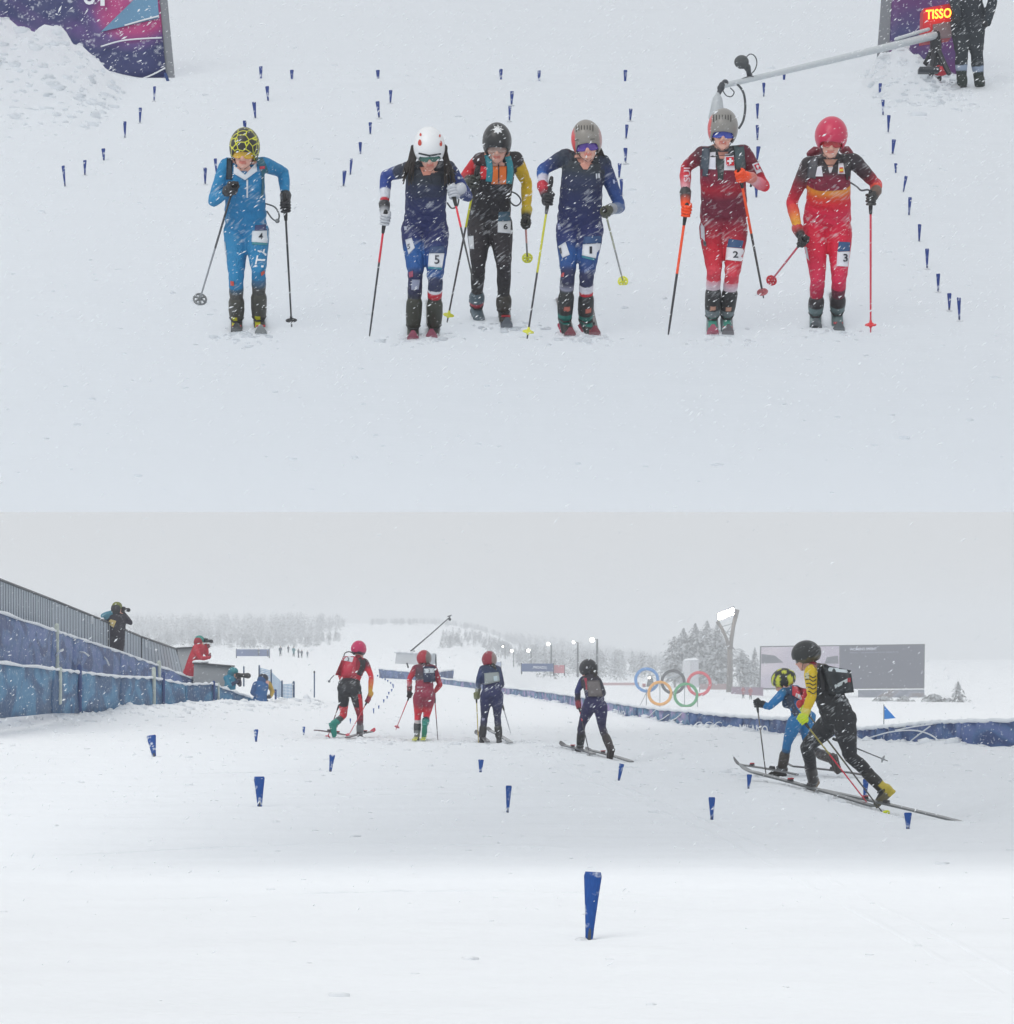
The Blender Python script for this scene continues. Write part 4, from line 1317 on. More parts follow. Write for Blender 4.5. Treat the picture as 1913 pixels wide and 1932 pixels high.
for i in range(22):
    pp = [F.pt(628 + hr_.uniform(-12, 8), 300 + hr_.uniform(-10, 20), -.24), F.pt(650 + hr_.uniform(-18, 18), 350, -.24), F.pt(640 + hr_.uniform(-40, 50), 395 + hr_.uniform(-15, 40), -.27)]
    hb.tube(list(spine_curve(pp, 7)), np.linspace(.012, .004, 7), 6, lin(34, 30, 30))
hb.build('hair', M_HAIR, F.body)['kind'] = 'stuff'
p_ = patch(F, [(516, 1066), (656, 1058), (636, 1180), (508, 1150)], (220, 224, 230), 'race_number', 8)
word(F, '1', [(568, 1138), (588, 1138), (588, 1082), (568, 1082)], (36, 40, 52), 'numeral', off=.011)
patch(F, [(525, 1005), (660, 1000), (658, 1056), (516, 1062)], (52, 82, 126), 'number_header', 6)
patch(F, [(508, 1152), (636, 1182), (632, 1198), (506, 1168)], (60, 132, 150), 'number_footer', 6)
patch(F, [(325, 1082), (381, 1046), (415, 1146), (358, 1172)], (214, 218, 226), 'race_number', 7)
word(F, '1', [(340, 1140), (354, 1136), (346, 1090), (332, 1096)], (80, 84, 96), 'numeral', off=.011)
patch(F, [(318, 905), (338, 905), (345, 950), (325, 952)], (150, 156, 196), 'hip_logo', 5)
patch(F, [(616, 518), (628, 516), (630, 554), (618, 556)], (214, 218, 226), 'chest_logo', 4)
patch(F, [(634, 516), (648, 514), (650, 552), (636, 554)], (214, 218, 226), 'chest_logo', 4)
patch(F, [(748, 562), (764, 566), (766, 596), (752, 594)], (180, 190, 220), 'sleeve_logo', 4)
word(F, 'FRANCE', [(530, 1290), (600, 1240), (600, 1215), (530, 1265)], (150, 166, 206), 'lettering')
patch(F, [(345, 1290), (372, 1284), (368, 1318), (348, 1320)], (200, 80, 84), 'knee_logo', 4)
bfD = lambda x, y, z: (44, 118, 110) if (z > .055 and z < .12) else ((176, 60, 88) if (z < .0) else ((190, 110, 96) if (abs(z - .18) < .02 and y > .3 and abs(x) < .022) else (44, 46, 48)))
boot(F, 'R', bfD, .5); boot(F, 'L', bfD, .5)
up_pole(F, 'R', (248, 720), -.28, (84, 1800), None, (206, 206, 60), (64, 64, 68), (228, 230, 84), 'yellow and red ski pole planted between the black and navy racers', glove_col=(48, 48, 52), cuff=(190, 40, 60), split=.52, extra=.15)
up_pole(F, 'L', (690, 815), -.34, (830, 1365), None, (150, 156, 120), (96, 100, 96), (224, 228, 70), 'olive ski pole with yellow tip trailing behind the racer with bib 1', glove_col=(70, 74, 62), cuff=(150, 156, 164), extra=.07)
up_ski(F, 'R', 'ski with round black-rimmed tip under the right foot of the racer with bib 1', (60, 54, 56), (130, 40, 56), .12, .9)
up_ski(F, 'L', 'ski with round black-rimmed tip under the left foot of the racer with bib 1', (60, 54, 56), (130, 40, 56), .12, .9)

# ---- E: maroon suit, orange gloves, bib 2
cropE = (1236.0, 181.4, .24696)
spE = dict(tilt=.05,
    head=(518, 244, -.36), look=(-.02, -.98, -.14), toeR=(440, 1822), toeL=(555, 1812), ankR=(436, 1690), ankL=(545, 1680),
    j=dict(neck=(508, 440, -.27), chest=(515, 585, -.23), waist=(525, 790, -.09), pelvis=(520, 940, .02),
           shoR=(365, 440, -.26), elbR=(232, 545, -.12), wriR=(232, 760, -.22), shoL=(678, 430, -.24), elbL=(835, 690, -.14), wriL=(715, 620, -.36),
           hipR=(432, 990, .02), hipL=(612, 990, 0), kneR=(450, 1340, -.14), kneL=(592, 1360, -.14)),
    tw=(185, 384, 350, 345),
    cols=dict(torso=[(0, (168, 22, 52)), (.14, (150, 22, 52)), (.28, (112, 26, 54)), (.48, (112, 26, 54)), (.62, (176, 22, 48)), (.7, (150, 28, 56)), (.8, (110, 40, 62)), (.86, (62, 66, 70)), (1, (58, 62, 66))],
              uarmR=[(0, (86, 44, 56)), (.3, (116, 26, 48)), (.75, (150, 28, 50)), (1, (206, 38, 56))], farmR=[(0, (214, 40, 56)), (.4, (216, 60, 76)), (.75, (222, 160, 170)), (.86, (222, 176, 182)), (.88, (62, 62, 64)), (1, (62, 62, 64))],
              uarmL=[(0, (100, 34, 52)), (.5, (122, 24, 46)), (.75, (190, 30, 52)), (1, (222, 44, 64))], farmL=[(0, (222, 52, 70)), (.5, (224, 130, 144)), (.8, (222, 180, 186)), (1, (90, 80, 84))],
              thigh=[(0, (136, 20, 48)), (.3, (158, 18, 46)), (.6, (190, 20, 46)), (.92, (198, 34, 56)), (1, (206, 56, 74))],
              shinR=[(0, (206, 60, 76)), (.02, (206, 60, 76)), (.03, (64, 48, 56)), (.09, (64, 48, 56)), (.10, (216, 130, 144)), (.3, (216, 196, 206)), (.44, (212, 200, 210)), (.45, (46, 48, 50)), (1, (52, 56, 56))],
              shinL=[(0, (206, 50, 66)), (.06, (206, 50, 66)), (.07, (92, 44, 56)), (.12, (92, 44, 56)), (.13, (216, 130, 144)), (.3, (214, 190, 202)), (.42, (212, 198, 208)), (.43, (46, 48, 50)), (1, (52, 56, 56))]))
F = front_fig(cropE, spE, 'racer in maroon and red suit with grey vest, orange gloves and bib 2')
helmet(F, lambda x, y, z, a, f: (216, 80, 80) if x > .083 else (138, 136, 132), r=(.104, .135, .134))
slots(F, [(446, 56), (468, 40), (490, 34), (513, 34), (537, 34), (558, 40), (578, 54)], 142, 190)
glasses(F, (44, 66, 168), (206, 60, 84), h=.027)
patch(F, [(478, 425), (560, 425), (530, 480), (495, 480)], (200, 146, 132), 'bare_neck', 6, off=.004)
patch(F, [(395, 556), (462, 560), (462, 425), (402, 432)], (214, 216, 226), 'chest_logo', 7)
strap(F, [(400, 350), (388, 430), (380, 520), (368, 610)], 62, (70, 82, 94), 'vest_strap', off=.012)
strap(F, [(632, 350), (645, 420), (650, 500), (655, 560)], 76, (72, 90, 94), 'vest_strap', off=.012)
patch(F, [(470, 490), (530, 480), (520, 640), (480, 640)], (58, 66, 66), 'chest_panel', 6, off=.007)
patch(F, [(526, 566), (610, 566), (600, 440), (532, 440)], (216, 218, 226), 'chest_logo', 7)
patch(F, [(545, 532), (605, 530), (600, 464), (541, 466)], (206, 30, 48), 'crest', 6, off=.012)
patch(F, [(551, 503), (596, 502), (596, 488), (551, 489)], (232, 232, 236), 'cross', 4, off=.018)
patch(F, [(566, 518), (582, 518), (582, 473), (566, 473)], (232, 232, 236), 'cross', 4, off=.019)
patch(F, [(775, 594), (826, 572), (792, 500), (740, 520)], (216, 218, 226), 'sleeve_patch', 6)
patch(F, [(775, 565), (810, 552), (790, 512), (755, 526)], (200, 40, 70), 'crest', 5, off=.011)
patch(F, [(773, 545), (798, 536), (795, 528), (770, 537)], (232, 232, 236), 'cross', 4, off=.015)
patch(F, [(783, 556), (792, 552), (782, 522), (773, 526)], (232, 232, 236), 'cross', 4, off=.0155)
word(F, 'SUI', [(268, 655), (268, 545), (218, 545), (218, 655)], (226, 196, 204), 'lettering')
word(F, 'C', [(250, 490), (262, 455), (232, 440), (222, 478)], (222, 190, 200), 'lettering')
patch(F, [(536, 1250), (662, 1262), (683, 1166), (546, 1154)], (220, 222, 228), 'race_number', 8)
word(F, '2', [(594, 1234), (636, 1234), (636, 1184), (594, 1184)], (40, 44, 56), 'numeral', off=.011)
patch(F, [(548, 1152), (686, 1163), (700, 1108), (562, 1088)], (52, 84, 124), 'number_header', 7)
patch(F, [(350, 1080), (380, 1110), (376, 1000), (345, 960)], (196, 202, 212), 'race_number', 6)
patch(F, [(370, 1140), (392, 1150), (388, 1110), (366, 1105)], (70, 78, 86), 'number_footer', 4)
cord(F, [(725, 560, -.2), (745, 600, -.22), (740, 650, -.24), (730, 690, -.2)], 'tow_loop', (70, 74, 78), .009)
bfE = lambda x, y, z: (58, 140, 124) if (z < .085 and z > .03 and y > .45 and abs(x) < .03) else ((196, 150, 130) if (abs(z - .17) < .018 and y > .3 and abs(x) < .02) else ((116, 130, 134) if z < .14 else (46, 48, 50)))
boot(F, 'R', bfE, .55); boot(F, 'L', bfE, .55)
OR_ = (252, 84, 34)
up_pole(F, 'R', (235, 880), -.28, (100, 1825), None, OR_, (60, 60, 64), None, 'orange and black ski pole in the low hand of the maroon racer', glove_col=OR_, cuff=(60, 60, 62), gl_label='bright orange glove with black back', split=.50, extra=.04, w=.0105)
up_pole(F, 'L', (650, 610), -.44, (828, 1540), .3, OR_, (64, 60, 60), (200, 120, 126), 'orange ski pole with pink basket raised across the chest of the maroon racer', glove_col=OR_, cuff=(206, 120, 110), split=.46, extra=.05, w=.0105)
up_ski(F, 'R', 'pale ski under the right foot of the maroon racer', (190, 196, 170), (176, 70, 96), .14, .08)
up_ski(F, 'L', 'ski with grey tip under the left foot of the maroon racer', (120, 110, 112), (92, 84, 88), .18, .25)

# ---- F: crimson suit with orange chest, bib 3
cropF = (1437.5, 194.8, .2399)
spF = dict(tilt=.07,
    head=(546, 255, -.36), look=(-.03, -.95, -.28), toeR=(425, 1790), toeL=(600, 1775), ankR=(420, 1660), ankL=(592, 1640),
    j=dict(neck=(535, 460, -.26), chest=(530, 590, -.22), waist=(522, 770, -.09), pelvis=(510, 930, .02),
           shoR=(365, 480, -.24), elbR=(232, 780, -.10), wriR=(285, 1000, -.20), shoL=(725, 455, -.24), elbL=(900, 640, -.10), wriL=(885, 710, -.24),
           hipR=(415, 985, .02), hipL=(610, 985, 0), kneR=(440, 1390, -.12), kneL=(608, 1400, -.10)),
    tw=(185, 410, 350, 330),
    cols=dict(torso=[(0, (206, 16, 60)), (.36, (214, 26, 70)), (.5, (222, 28, 48)), (.58, (226, 70, 42)), (.66, (234, 140, 44)), (.705, (232, 150, 44)), (.715, (140, 26, 56)), (.8, (116, 26, 52)), (.88, (60, 54, 58)), (1, (58, 54, 58))],
              uarmR=[(0, (56, 52, 56)), (.3, (76, 58, 62)), (.6, (150, 34, 56)), (1, (212, 36, 58))], farmR=[(0, (216, 44, 62)), (.35, (222, 86, 66)), (.65, (232, 150, 60)), (1, (222, 178, 44))],
              uarmL=[(0, (54, 48, 54)), (.5, (70, 42, 50)), (.8, (170, 30, 50)), (1, (222, 48, 60))], farmL=[(0, (226, 70, 66)), (.6, (222, 80, 60)), (1, (90, 70, 60))],
              thigh=[(0, (204, 14, 56)), (.5, (210, 20, 60)), (1, (204, 36, 78))],
              shinR=[(0, (196, 34, 72)), (.30, (180, 28, 66)), (.50, (168, 26, 60)), (.51, (226, 170, 60)), (.57, (226, 170, 60)), (.58, (116, 40, 62)), (.8, (84, 56, 66)), (1, (96, 106, 110))],
              shinL=[(0, (176, 36, 76)), (.2, (110, 40, 60)), (.45, (100, 48, 62)), (.6, (96, 84, 92)), (1, (104, 118, 122))]))
F = front_fig(cropF, spF, 'racer in crimson suit with orange chest, dark shoulders, red helmet and bib 3')
helmet(F, lambda x, y, z, a, f: (198, 48, 84), r=(.112, .142, .130))
glasses(F, (176, 30, 40), (150, 30, 46), h=.026)
patch(F, [(484, 440), (596, 440), (550, 505), (525, 508)], (206, 154, 134), 'bare_neck', 6, off=.004)
patch(F, [(520, 500), (560, 500), (545, 545), (530, 550)], (200, 196, 200), 'zip_collar', 5, off=.010)
strap(F, [(430, 340), (415, 420), (398, 500), (388, 590)], 70, (84, 84, 90), 'vest_strap', off=.012)
strap(F, [(640, 350), (660, 430), (680, 520), (690, 600)], 52, (44, 40, 44), 'vest_strap', off=.012)
patch(F, [(420, 575), (480, 575), (468, 490), (436, 500)], (216, 216, 224), 'chest_logo', 6, off=.014)
patch(F, [(598, 555), (655, 555), (640, 470), (602, 472)], (220, 220, 226), 'chest_logo', 6, off=.012)
patch(F, [(608, 545), (642, 543), (638, 503), (610, 505)], (216, 60, 60), 'crest', 5, off=.018)
patch(F, [(608, 536), (642, 534), (640, 514), (609, 516)], (226, 190, 60), 'crest', 4, off=.022)
word(F, 'SP', [(300, 520), (325, 480), (300, 452), (270, 505)], (196, 192, 198), 'lettering')
patch(F, [(586, 1280), (692, 1286), (712, 1164), (593, 1170)], (218, 220, 228), 'race_number', 8)
word(F, '3', [(640, 1246), (676, 1246), (676, 1184), (640, 1184)], (44, 46, 58), 'numeral', off=.011)
patch(F, [(594, 1168), (712, 1162), (714, 1094), (604, 1088)], (50, 84, 128), 'number_header', 7)
patch(F, [(330, 1130), (352, 1130), (372, 1240), (350, 1215)], (196, 200, 208), 'race_number', 6)
hd = MB()
for p0, p1 in (((380, 400, -.06), (455, 375, -.04)), ((640, 370, -.04), (690, 395, -.06))):
    hd.tube([F.pt(*p0), F.pt((p0[0] + p1[0]) / 2, (p0[1] + p1[1]) / 2 - 12, p0[2] - .03), F.pt(*p1)], [.03, .036, .03], 10, lin(120, 40, 56))
hd.build('backpack', M_GEAR, F.body)
cord(F, [(690, 620, -.2), (745, 655, -.2), (780, 685, -.22), (830, 680, -.25), (850, 690, -.25)], 'tow_loop', (88, 92, 98), .007)
bfF = lambda x, y, z: (50, 44, 48) if z > .15 else ((80, 96, 98) if z < .03 else (104, 124, 126))
boot(F, 'R', bfF, .40); boot(F, 'L', bfF, .40)
up_pole(F, 'R', (318, 1085), -.30, (58, 1415), .45, (206, 64, 90), (206, 64, 90), (214, 60, 74), 'crimson ski pole flung out sideways with its red basket in the air', glove_col=(46, 46, 48), cuff=(190, 60, 60), extra=.05)
up_pole(F, 'L', (855, 760), -.28, (855, 1800), None, (206, 60, 80), (206, 60, 80), (226, 64, 70), 'upright red ski pole with red basket at the far right of the racers', glove_col=(60, 60, 60), cuff=(110, 90, 80), extra=.05)
up_ski(F, 'R', 'ski half buried under the right foot of the crimson racer', (90, 96, 98), (80, 86, 90), .06, 0)
up_ski(F, 'L', 'ski with dark tip kicked out beside the crimson racer', (80, 84, 88), (84, 90, 92), .22, .45)
# ------------------------------------------------------------------ the six racers on the lower snow, seen from behind
def back_fig(crop, spec, d0, label, facing=-1, vox=.0125, group='racers skiing away from the viewer'):
    F = Fig(crop, d0, 'lo')
    spec.setdefault('look', (0.05, .98, -.1)); spec.setdefault('face', (0, 1, 0)); spec.setdefault('hs', 1.1)
    set_joints(F, spec, facing)
    F.buckle = (120, 126, 128)
    build_body(F, spec, vox, label, group)
    return F
def lo_pole(F, side, grip, goff, tip, toff, *a, gcol, cuff, **kw):
    g = F.pt(*grip, goff); t = F.pt(*tip, toff)
    pole(F, g, t, *a, **kw)
    if side: glove(F, side, g, g - t, gcol, cuff, scale=1.15)
def backpack(F, quad, depth, col, name='backpack', n=9, flap=None):
    """a soft pack whose face follows the back and stands off it"""
    u, v = np.meshgrid(np.linspace(0, 1, n), np.linspace(0, 1, n)); u = u.ravel(); v = v.ravel()
    P2 = bilin([(*q, 0) for q in quad], u, v)[:, :2]
    P = project(F, P2, None, 0.0)
    dz = [p[1] for p in P if p is not None]
    far = float(np.mean(dz)) if dz else F.d0
    top, bot = [], []
    for i, (x, y) in enumerate(P2):
        X, Y = F.px(x, y)
        q = P[i] if P[i] is not None else at(X, Y, far)
        k = (1 - (2 * u[i] - 1) ** 4) * (1 - (2 * v[i] - 1) ** 4)
        r_ = np.array(ray(X, Y))
        top.append(q - r_ * depth * (.35 + .65 * k)); bot.append(q + r_ * .02)
    mb = MB(); N = n * n
    Fc = []
    for a in range(n - 1):
        for b in range(n - 1):
            f = (a * n + b, a * n + b + 1, (a + 1) * n + b + 1, (a + 1) * n + b)
            Fc.append(f); Fc.append(tuple(i + N for i in reversed(f)))
    ed = [i for i in range(n)] + [a * n + n - 1 for a in range(1, n)] + [(n - 1) * n + b for b in range(n - 2, -1, -1)] + [a * n for a in range(n - 2, 0, -1)]
    for i in range(len(ed)):
        a, b = ed[i], ed[(i + 1) % len(ed)]; Fc.append((a, b, b + N, a + N))
    mb.add(top + bot, Fc, lin(*col))
    ob = mb.build(name, M_GEAR, F.body)
    F.pbvh = BVHTree.FromPolygons([Vector(p) for p in mb.v], mb.f)
    return ob

c4 = (577.7, 1128.5, .21067)
c5 = (846.4, 1128.5, .21067)
c7 = (1356.9, 1141.9, .2458)

# ---- G: black and red suit, red pack
spG = dict(head=(474, 455, .20), look=(.35, .93, -.1), toeL=(238, 1252, -.05), toeR=(492, 1282, .22), ankL=(252, 1130, .02), ankR=(482, 1225, -.12),
    j=dict(neck=(462, 545, .10), chest=(425, 640, .06), waist=(392, 730, .0), pelvis=(385, 815, -.08), shoL=(375, 560, .08), elbL=(300, 660, .25), wriL=(330, 780, .32),
           shoR=(530, 575, .10), elbR=(583, 700, .02), wriR=(572, 870, .06), hipL=(335, 850, -.06), hipR=(445, 850, -.08), kneL=(335, 1050, .12), kneR=(482, 1050, .06)),
    tw=(150, 240, 180, 190),
    cols=dict(torso=[(0, (34, 36, 42)), (.38, (34, 36, 42)), (.42, (190, 36, 58)), (1, (150, 36, 58))], uarmR=[(0, (60, 40, 50)), (.3, (120, 36, 54)), (.6, (214, 44, 60)), (1, (220, 50, 62))],
              farmR=[(0, (224, 62, 60)), (.4, (230, 120, 60)), (.8, (222, 176, 60)), (1, (200, 140, 60))], uarmL=flatc(120, 34, 52), farmL=flatc(200, 60, 60),
              thighL=[(0, (34, 36, 42)), (.52, (34, 36, 42)), (.55, (214, 40, 56)), (1, (206, 34, 52))], thighR=[(0, (36, 36, 42)), (.55, (52, 34, 42)), (.6, (150, 34, 54)), (1, (130, 34, 56))],
              shinL=[(0, (190, 36, 54)), (.25, (74, 70, 70)), (1, (70, 86, 86))], shinR=[(0, (130, 36, 60)), (.4, (90, 60, 70)), (.5, (100, 100, 104)), (1, (100, 106, 108))]))
F = back_fig(c4, spG, 47.6, 'racer in black and red suit with red backpack and crimson helmet'); FG = F
helmet(F, lambda x, y, z, a, f: (196, 34, 92) if z > -.02 else (50, 36, 48), r=(.110, .138, .126))
glasses(F, (60, 40, 40), (50, 50, 50))
backpack(F, [(258, 690), (440, 698), (452, 520), (330, 520)], .13, (190, 40, 66))
p_ = patch(F, [(318, 556), (412, 572), (424, 530), (342, 515)], (214, 218, 224), 'race_number', 6, bvh=F.pbvh, off=.006)
word(F, '3', [(366, 562), (384, 564), (386, 532), (368, 530)], (60, 64, 76), 'numeral', bvh=F.pbvh, off=.012)
strap(F, [(482, 530), (505, 575), (500, 630), (470, 690)], 46, (46, 42, 46))
patch(F, [(462, 860), (500, 860), (512, 1050), (486, 1050)], (206, 34, 54), 'side_panel', 6)
cord(F, [(250, 690, 0), (222, 720, -.02), (205, 745, -.02)], 'tow_loop', (110, 114, 118), .008, end=(2, .022, (120, 126, 130)))
cord(F, [(335, 545, -.04), (345, 495, -.02), (385, 480, 0), (420, 495, .04)], 'ski_hook_loop', (48, 44, 50), .009)
teal = lambda x, y, z: (30, 138, 124)
boot(F, 'L', lambda x, y, z: (34, 140, 126) if z < .12 else (64, 78, 78), .5, 'teal-soled ski boot lifted off its ski'); boot(F, 'R', lambda x, y, z: (112, 116, 120) if z > .02 else (70, 74, 78), .45)
lo_pole(F, 'R', (553, 915), .05, (362, 1262), -.25, (206, 90, 100), (214, 110, 124), (222, 80, 100), 'red ski pole slanting down behind the racer with the red backpack', gcol=(150, 40, 60), cuff=(206, 160, 70), extra=.04)
lo_pole(F, None, (296, 950), .2, (184, 1268), .1, (110, 60, 66), (150, 60, 70), (206, 60, 80), 'thin dark ski pole behind the lifted boot of the racer with the red backpack', gcol=None, cuff=None, extra=.12)
ski(F.pt(376, 1290, .5), F.pt(80, 1240, -.4), 'dark left ski under the lifted teal boot', (120, 100, 106), (206, 60, 90), rise=.05)
ski(F.pt(612, 1252, .5), F.pt(362, 1310, -.5), 'right ski of the racer with red backpack, its round red tip raised', (96, 92, 96), (206, 44, 74), rise=.06, w=.1)

# ---- H: maroon suit, dark pack
spH = dict(head=(1057, 540, .16), look=(.15, .97, -.15), toeL=(988, 1278, .16), toeR=(1050, 1272, -.02), ankL=(993, 1215, -.1), ankR=(1064, 1130, -.02),
    j=dict(neck=(1065, 605, .10), chest=(1062, 680, .06), waist=(1058, 770, 0), pelvis=(1058, 855, -.08), shoL=(980, 630, .08), elbL=(925, 720, .02), wriL=(926, 810, .12),
           shoR=(1142, 632, .1), elbR=(1198, 775, .1), wriR=(1150, 840, .3), hipL=(1010, 880, -.06), hipR=(1104, 880, -.08), kneL=(1000, 1050, .08), kneR=(1080, 1050, .10)),
    tw=(140, 190, 160, 170),
    cols=dict(torso=[(0, (150, 44, 72)), (.3, (146, 44, 70)), (.5, (150, 50, 70)), (.56, (64, 66, 78)), (.8, (84, 60, 72)), (1, (110, 44, 62))], uarmL=[(0, (120, 34, 58)), (.5, (170, 36, 58)), (1, (206, 44, 62))],
              farmL=[(0, (206, 50, 66)), (.6, (206, 130, 140)), (.8, (70, 66, 70)), (1, (60, 60, 62))], uarmR=[(0, (110, 34, 58)), (1, (190, 34, 56))], farmR=flatc(206, 60, 76),
              thigh=[(0, (150, 44, 72)), (.45, (170, 40, 62)), (.65, (214, 36, 58)), (1, (214, 40, 62))], shinL=[(0, (200, 60, 74)), (.05, (200, 50, 66)), (.06, (70, 46, 56)), (.14, (70, 46, 56)), (.16, (206, 196, 202)), (.46, (206, 196, 202)), (.48, (58, 58, 62)), (1, (54, 56, 60))],
              shinR=[(0, (206, 190, 198)), (.2, (206, 196, 202)), (.24, (70, 62, 66)), (1, (50, 90, 90))]))
F = back_fig(c4, spH, 46.4, 'racer in maroon suit with dark blue backpack and red helmet')
helmet(F, lambda x, y, z, a, f: (172, 44, 58) if x < .05 else (120, 110, 106), r=(.108, .136, .122))
backpack(F, [(1050, 752), (1158, 750), (1150, 610), (1046, 612)], .11, (40, 48, 78))
patch(F, [(1056, 672), (1148, 668), (1140, 628), (1054, 632)], (206, 214, 220), 'race_number', 6, bvh=F.pbvh, off=.006)
word(F, '2', [(1094, 664), (1110, 664), (1110, 638), (1094, 638)], (70, 74, 86), 'numeral', bvh=F.pbvh, off=.012)
word(F, 'SUI', [(992, 806), (1040, 806), (1040, 790), (992, 790)], (206, 186, 196), 'lettering')
boot(F, 'L', lambda x, y, z: (60, 62, 66) if z > .1 else (112, 116, 118), .52); boot(F, 'R', lambda x, y, z: (36, 136, 124) if z < .12 else (46, 48, 60), .5, 'teal-soled ski boot raised at the heel')
lo_pole(F, 'L', (928, 868), .12, (802, 1180), -.1, (216, 90, 104), (196, 130, 140), (214, 130, 140), 'red ski pole swinging out on the left of the maroon skier seen from behind', gcol=(46, 46, 50), cuff=(150, 60, 70), extra=.04)
lo_pole(F, None, (1150, 880), .2, (1180, 1285), .1, (190, 80, 90), (120, 110, 116), None, 'thin grey ski pole on the right of the maroon skier seen from behind', gcol=None, cuff=None, extra=.04)
ski(F.pt(1003, 1270, 1.0), F.pt(968, 1312, -.6), 'yellow ski under the left boot of the maroon skier', (206, 210, 80), None, rise=.03, edge=(200, 200, 60))
ski(F.pt(1062, 1268, 1.0), F.pt(1046, 1302, -.6), 'yellow ski under the teal-soled boot of the maroon skier', (206, 210, 80), None, rise=.03, edge=(200, 200, 60))

# ---- I: navy suit, red helmet
spI = dict(head=(366, 550, .16), look=(.1, .98, -.12), toeL=(290, 1318, .12), toeR=(455, 1322, .10), ankL=(300, 1255, -.1), ankR=(450, 1250, -.1),
    j=dict(neck=(378, 615, .10), chest=(378, 700, .06), waist=(388, 770, 0), pelvis=(388, 845, -.08), shoL=(305, 635, .08), elbL=(268, 730, .0), wriL=(262, 830, .1),
           shoR=(440, 640, .1), elbR=(478, 770, .08), wriR=(450, 810, .3), hipL=(338, 870, -.06), hipR=(436, 870, -.08), kneL=(320, 1060, .06), kneR=(436, 1065, .06)),
    tw=(140, 186, 165, 185),
    cols=dict(torso=[(0, (34, 40, 88)), (.5, (34, 42, 88)), (.7, (40, 56, 96)), (1, (42, 58, 84))], uarmL=[(0, (40, 54, 90)), (.6, (40, 56, 108)), (1, (44, 60, 100))], farmL=[(0, (50, 66, 110)), (.7, (110, 120, 140)), (.8, (120, 124, 80)), (1, (130, 130, 80))],
              uarmR=flatc(44, 48, 86), farmR=flatc(46, 50, 84), thigh=[(0, (34, 40, 88)), (1, (34, 38, 76))], shin=[(0, (44, 44, 92)), (.3, (48, 50, 78)), (.5, (50, 50, 60)), (1, (50, 50, 54))]))
F = back_fig(c5, spI, 45.2, 'racer in navy suit with red helmet and pale backpack, seen from behind')
helmet(F, lambda x, y, z, a, f: (148, 38, 56) if x < .05 else (140, 120, 116), r=(.108, .136, .122))
hb = MB()
for i in range(8):
    pp = [F.pt(382, 585, .06), F.pt(395 + i * 2, 600, .0), F.pt(400 + i * 4, 625 + i * 3, .0)]
    hb.tube(pp, [.02, .018, .006], 6, lin(36, 32, 32))
hb.build('hair', M_HAIR, F.body)['kind'] = 'stuff'
backpack(F, [(322, 775), (462, 745), (450, 660), (318, 672)], .09, (150, 158, 158))
patch(F, [(405, 745), (468, 735), (462, 690), (400, 700)], (190, 206, 212), 'race_number', 5, bvh=F.pbvh, off=.006)
patch(F, [(298, 1075), (325, 1075), (322, 1095), (298, 1095)], (150, 150, 180), 'shin_logo', 4)
b_ = lambda x, y, z: (46, 46, 48) if z > .02 else (60, 60, 62)
boot(F, 'L', b_, .5); boot(F, 'R', b_, .5)
lo_pole(F, 'L', (248, 880), .1, (272, 1398), -.1, (190, 176, 90), (180, 160, 96), (222, 226, 70), 'yellow ski pole upright beside the navy skier with the red helmet', gcol=(120, 124, 84), cuff=(120, 124, 100), extra=.03)
lo_pole(F, None, (480, 950), .3, (556, 1210), .2, (190, 190, 196), (190, 192, 198), None, 'faint pale ski pole trailing at the right of the navy skier with red helmet', gcol=None, cuff=None, extra=.02)
ski(F.pt(246, 1268, .9), F.pt(352, 1352, -.5), 'grey ski crossing under the left boot of the navy skier with red helmet', (112, 112, 114), (84, 84, 88), rise=.05)
ski(F.pt(352, 1298, 1.1), F.pt(560, 1420, -.6), 'grey ski pointing away under the right boot of the navy skier with red helmet', (150, 152, 154), (90, 90, 92), rise=.05)

# ---- J: navy suit, dark helmet, striding
spJ = dict(head=(1245, 630, .25), look=(-.55, .80, -.2), toeL=(1140, 1352, .25), toeR=(1410, 1415, -.12), ankL=(1178, 1310, .18), ankR=(1448, 1345, -.22),
    j=dict(neck=(1265, 700, .18), chest=(1285, 780, .10), waist=(1305, 875, 0), pelvis=(1310, 945, -.08), shoL=(1205, 735, .2), elbL=(1155, 825, .16), wriL=(1158, 920, .2),
           shoR=(1335, 745, .05), elbR=(1385, 850, .0), wriR=(1340, 900, .2), hipL=(1262, 965, -.04), hipR=(1362, 970, -.08), kneL=(1195, 1125, .18), kneR=(1372, 1150, -.02)),
    tw=(140, 190, 165, 170),
    cols=dict(torso=[(0, (38, 36, 84)), (.45, (38, 38, 78)), (.6, (60, 56, 66)), (1, (54, 48, 58))], uarmL=[(0, (44, 48, 100)), (1, (44, 52, 108))], farmL=[(0, (40, 46, 84)), (.6, (40, 42, 60)), (1, (50, 50, 60))], uarmR=flatc(60, 58, 70), farmR=flatc(60, 58, 70),
              thigh=[(0, (38, 36, 84)), (.7, (38, 36, 78)), (1, (38, 36, 70))], shin=[(0, (46, 42, 80)), (.4, (52, 46, 60)), (1, (54, 46, 48))]))
F = back_fig(c5, spJ, 41.0, 'racer in navy suit with dark helmet and ponytail, striding on long skis')
helmet(F, lambda x, y, z, a, f: (40, 40, 44), r=(.108, .138, .122))
patch(F, [(1228, 628), (1242, 632), (1246, 614), (1234, 610)], (206, 206, 210), 'helmet_logo', 4, bvh=F.hbvh, off=.004, thick=False, parent=F.helmet)
hb = MB()
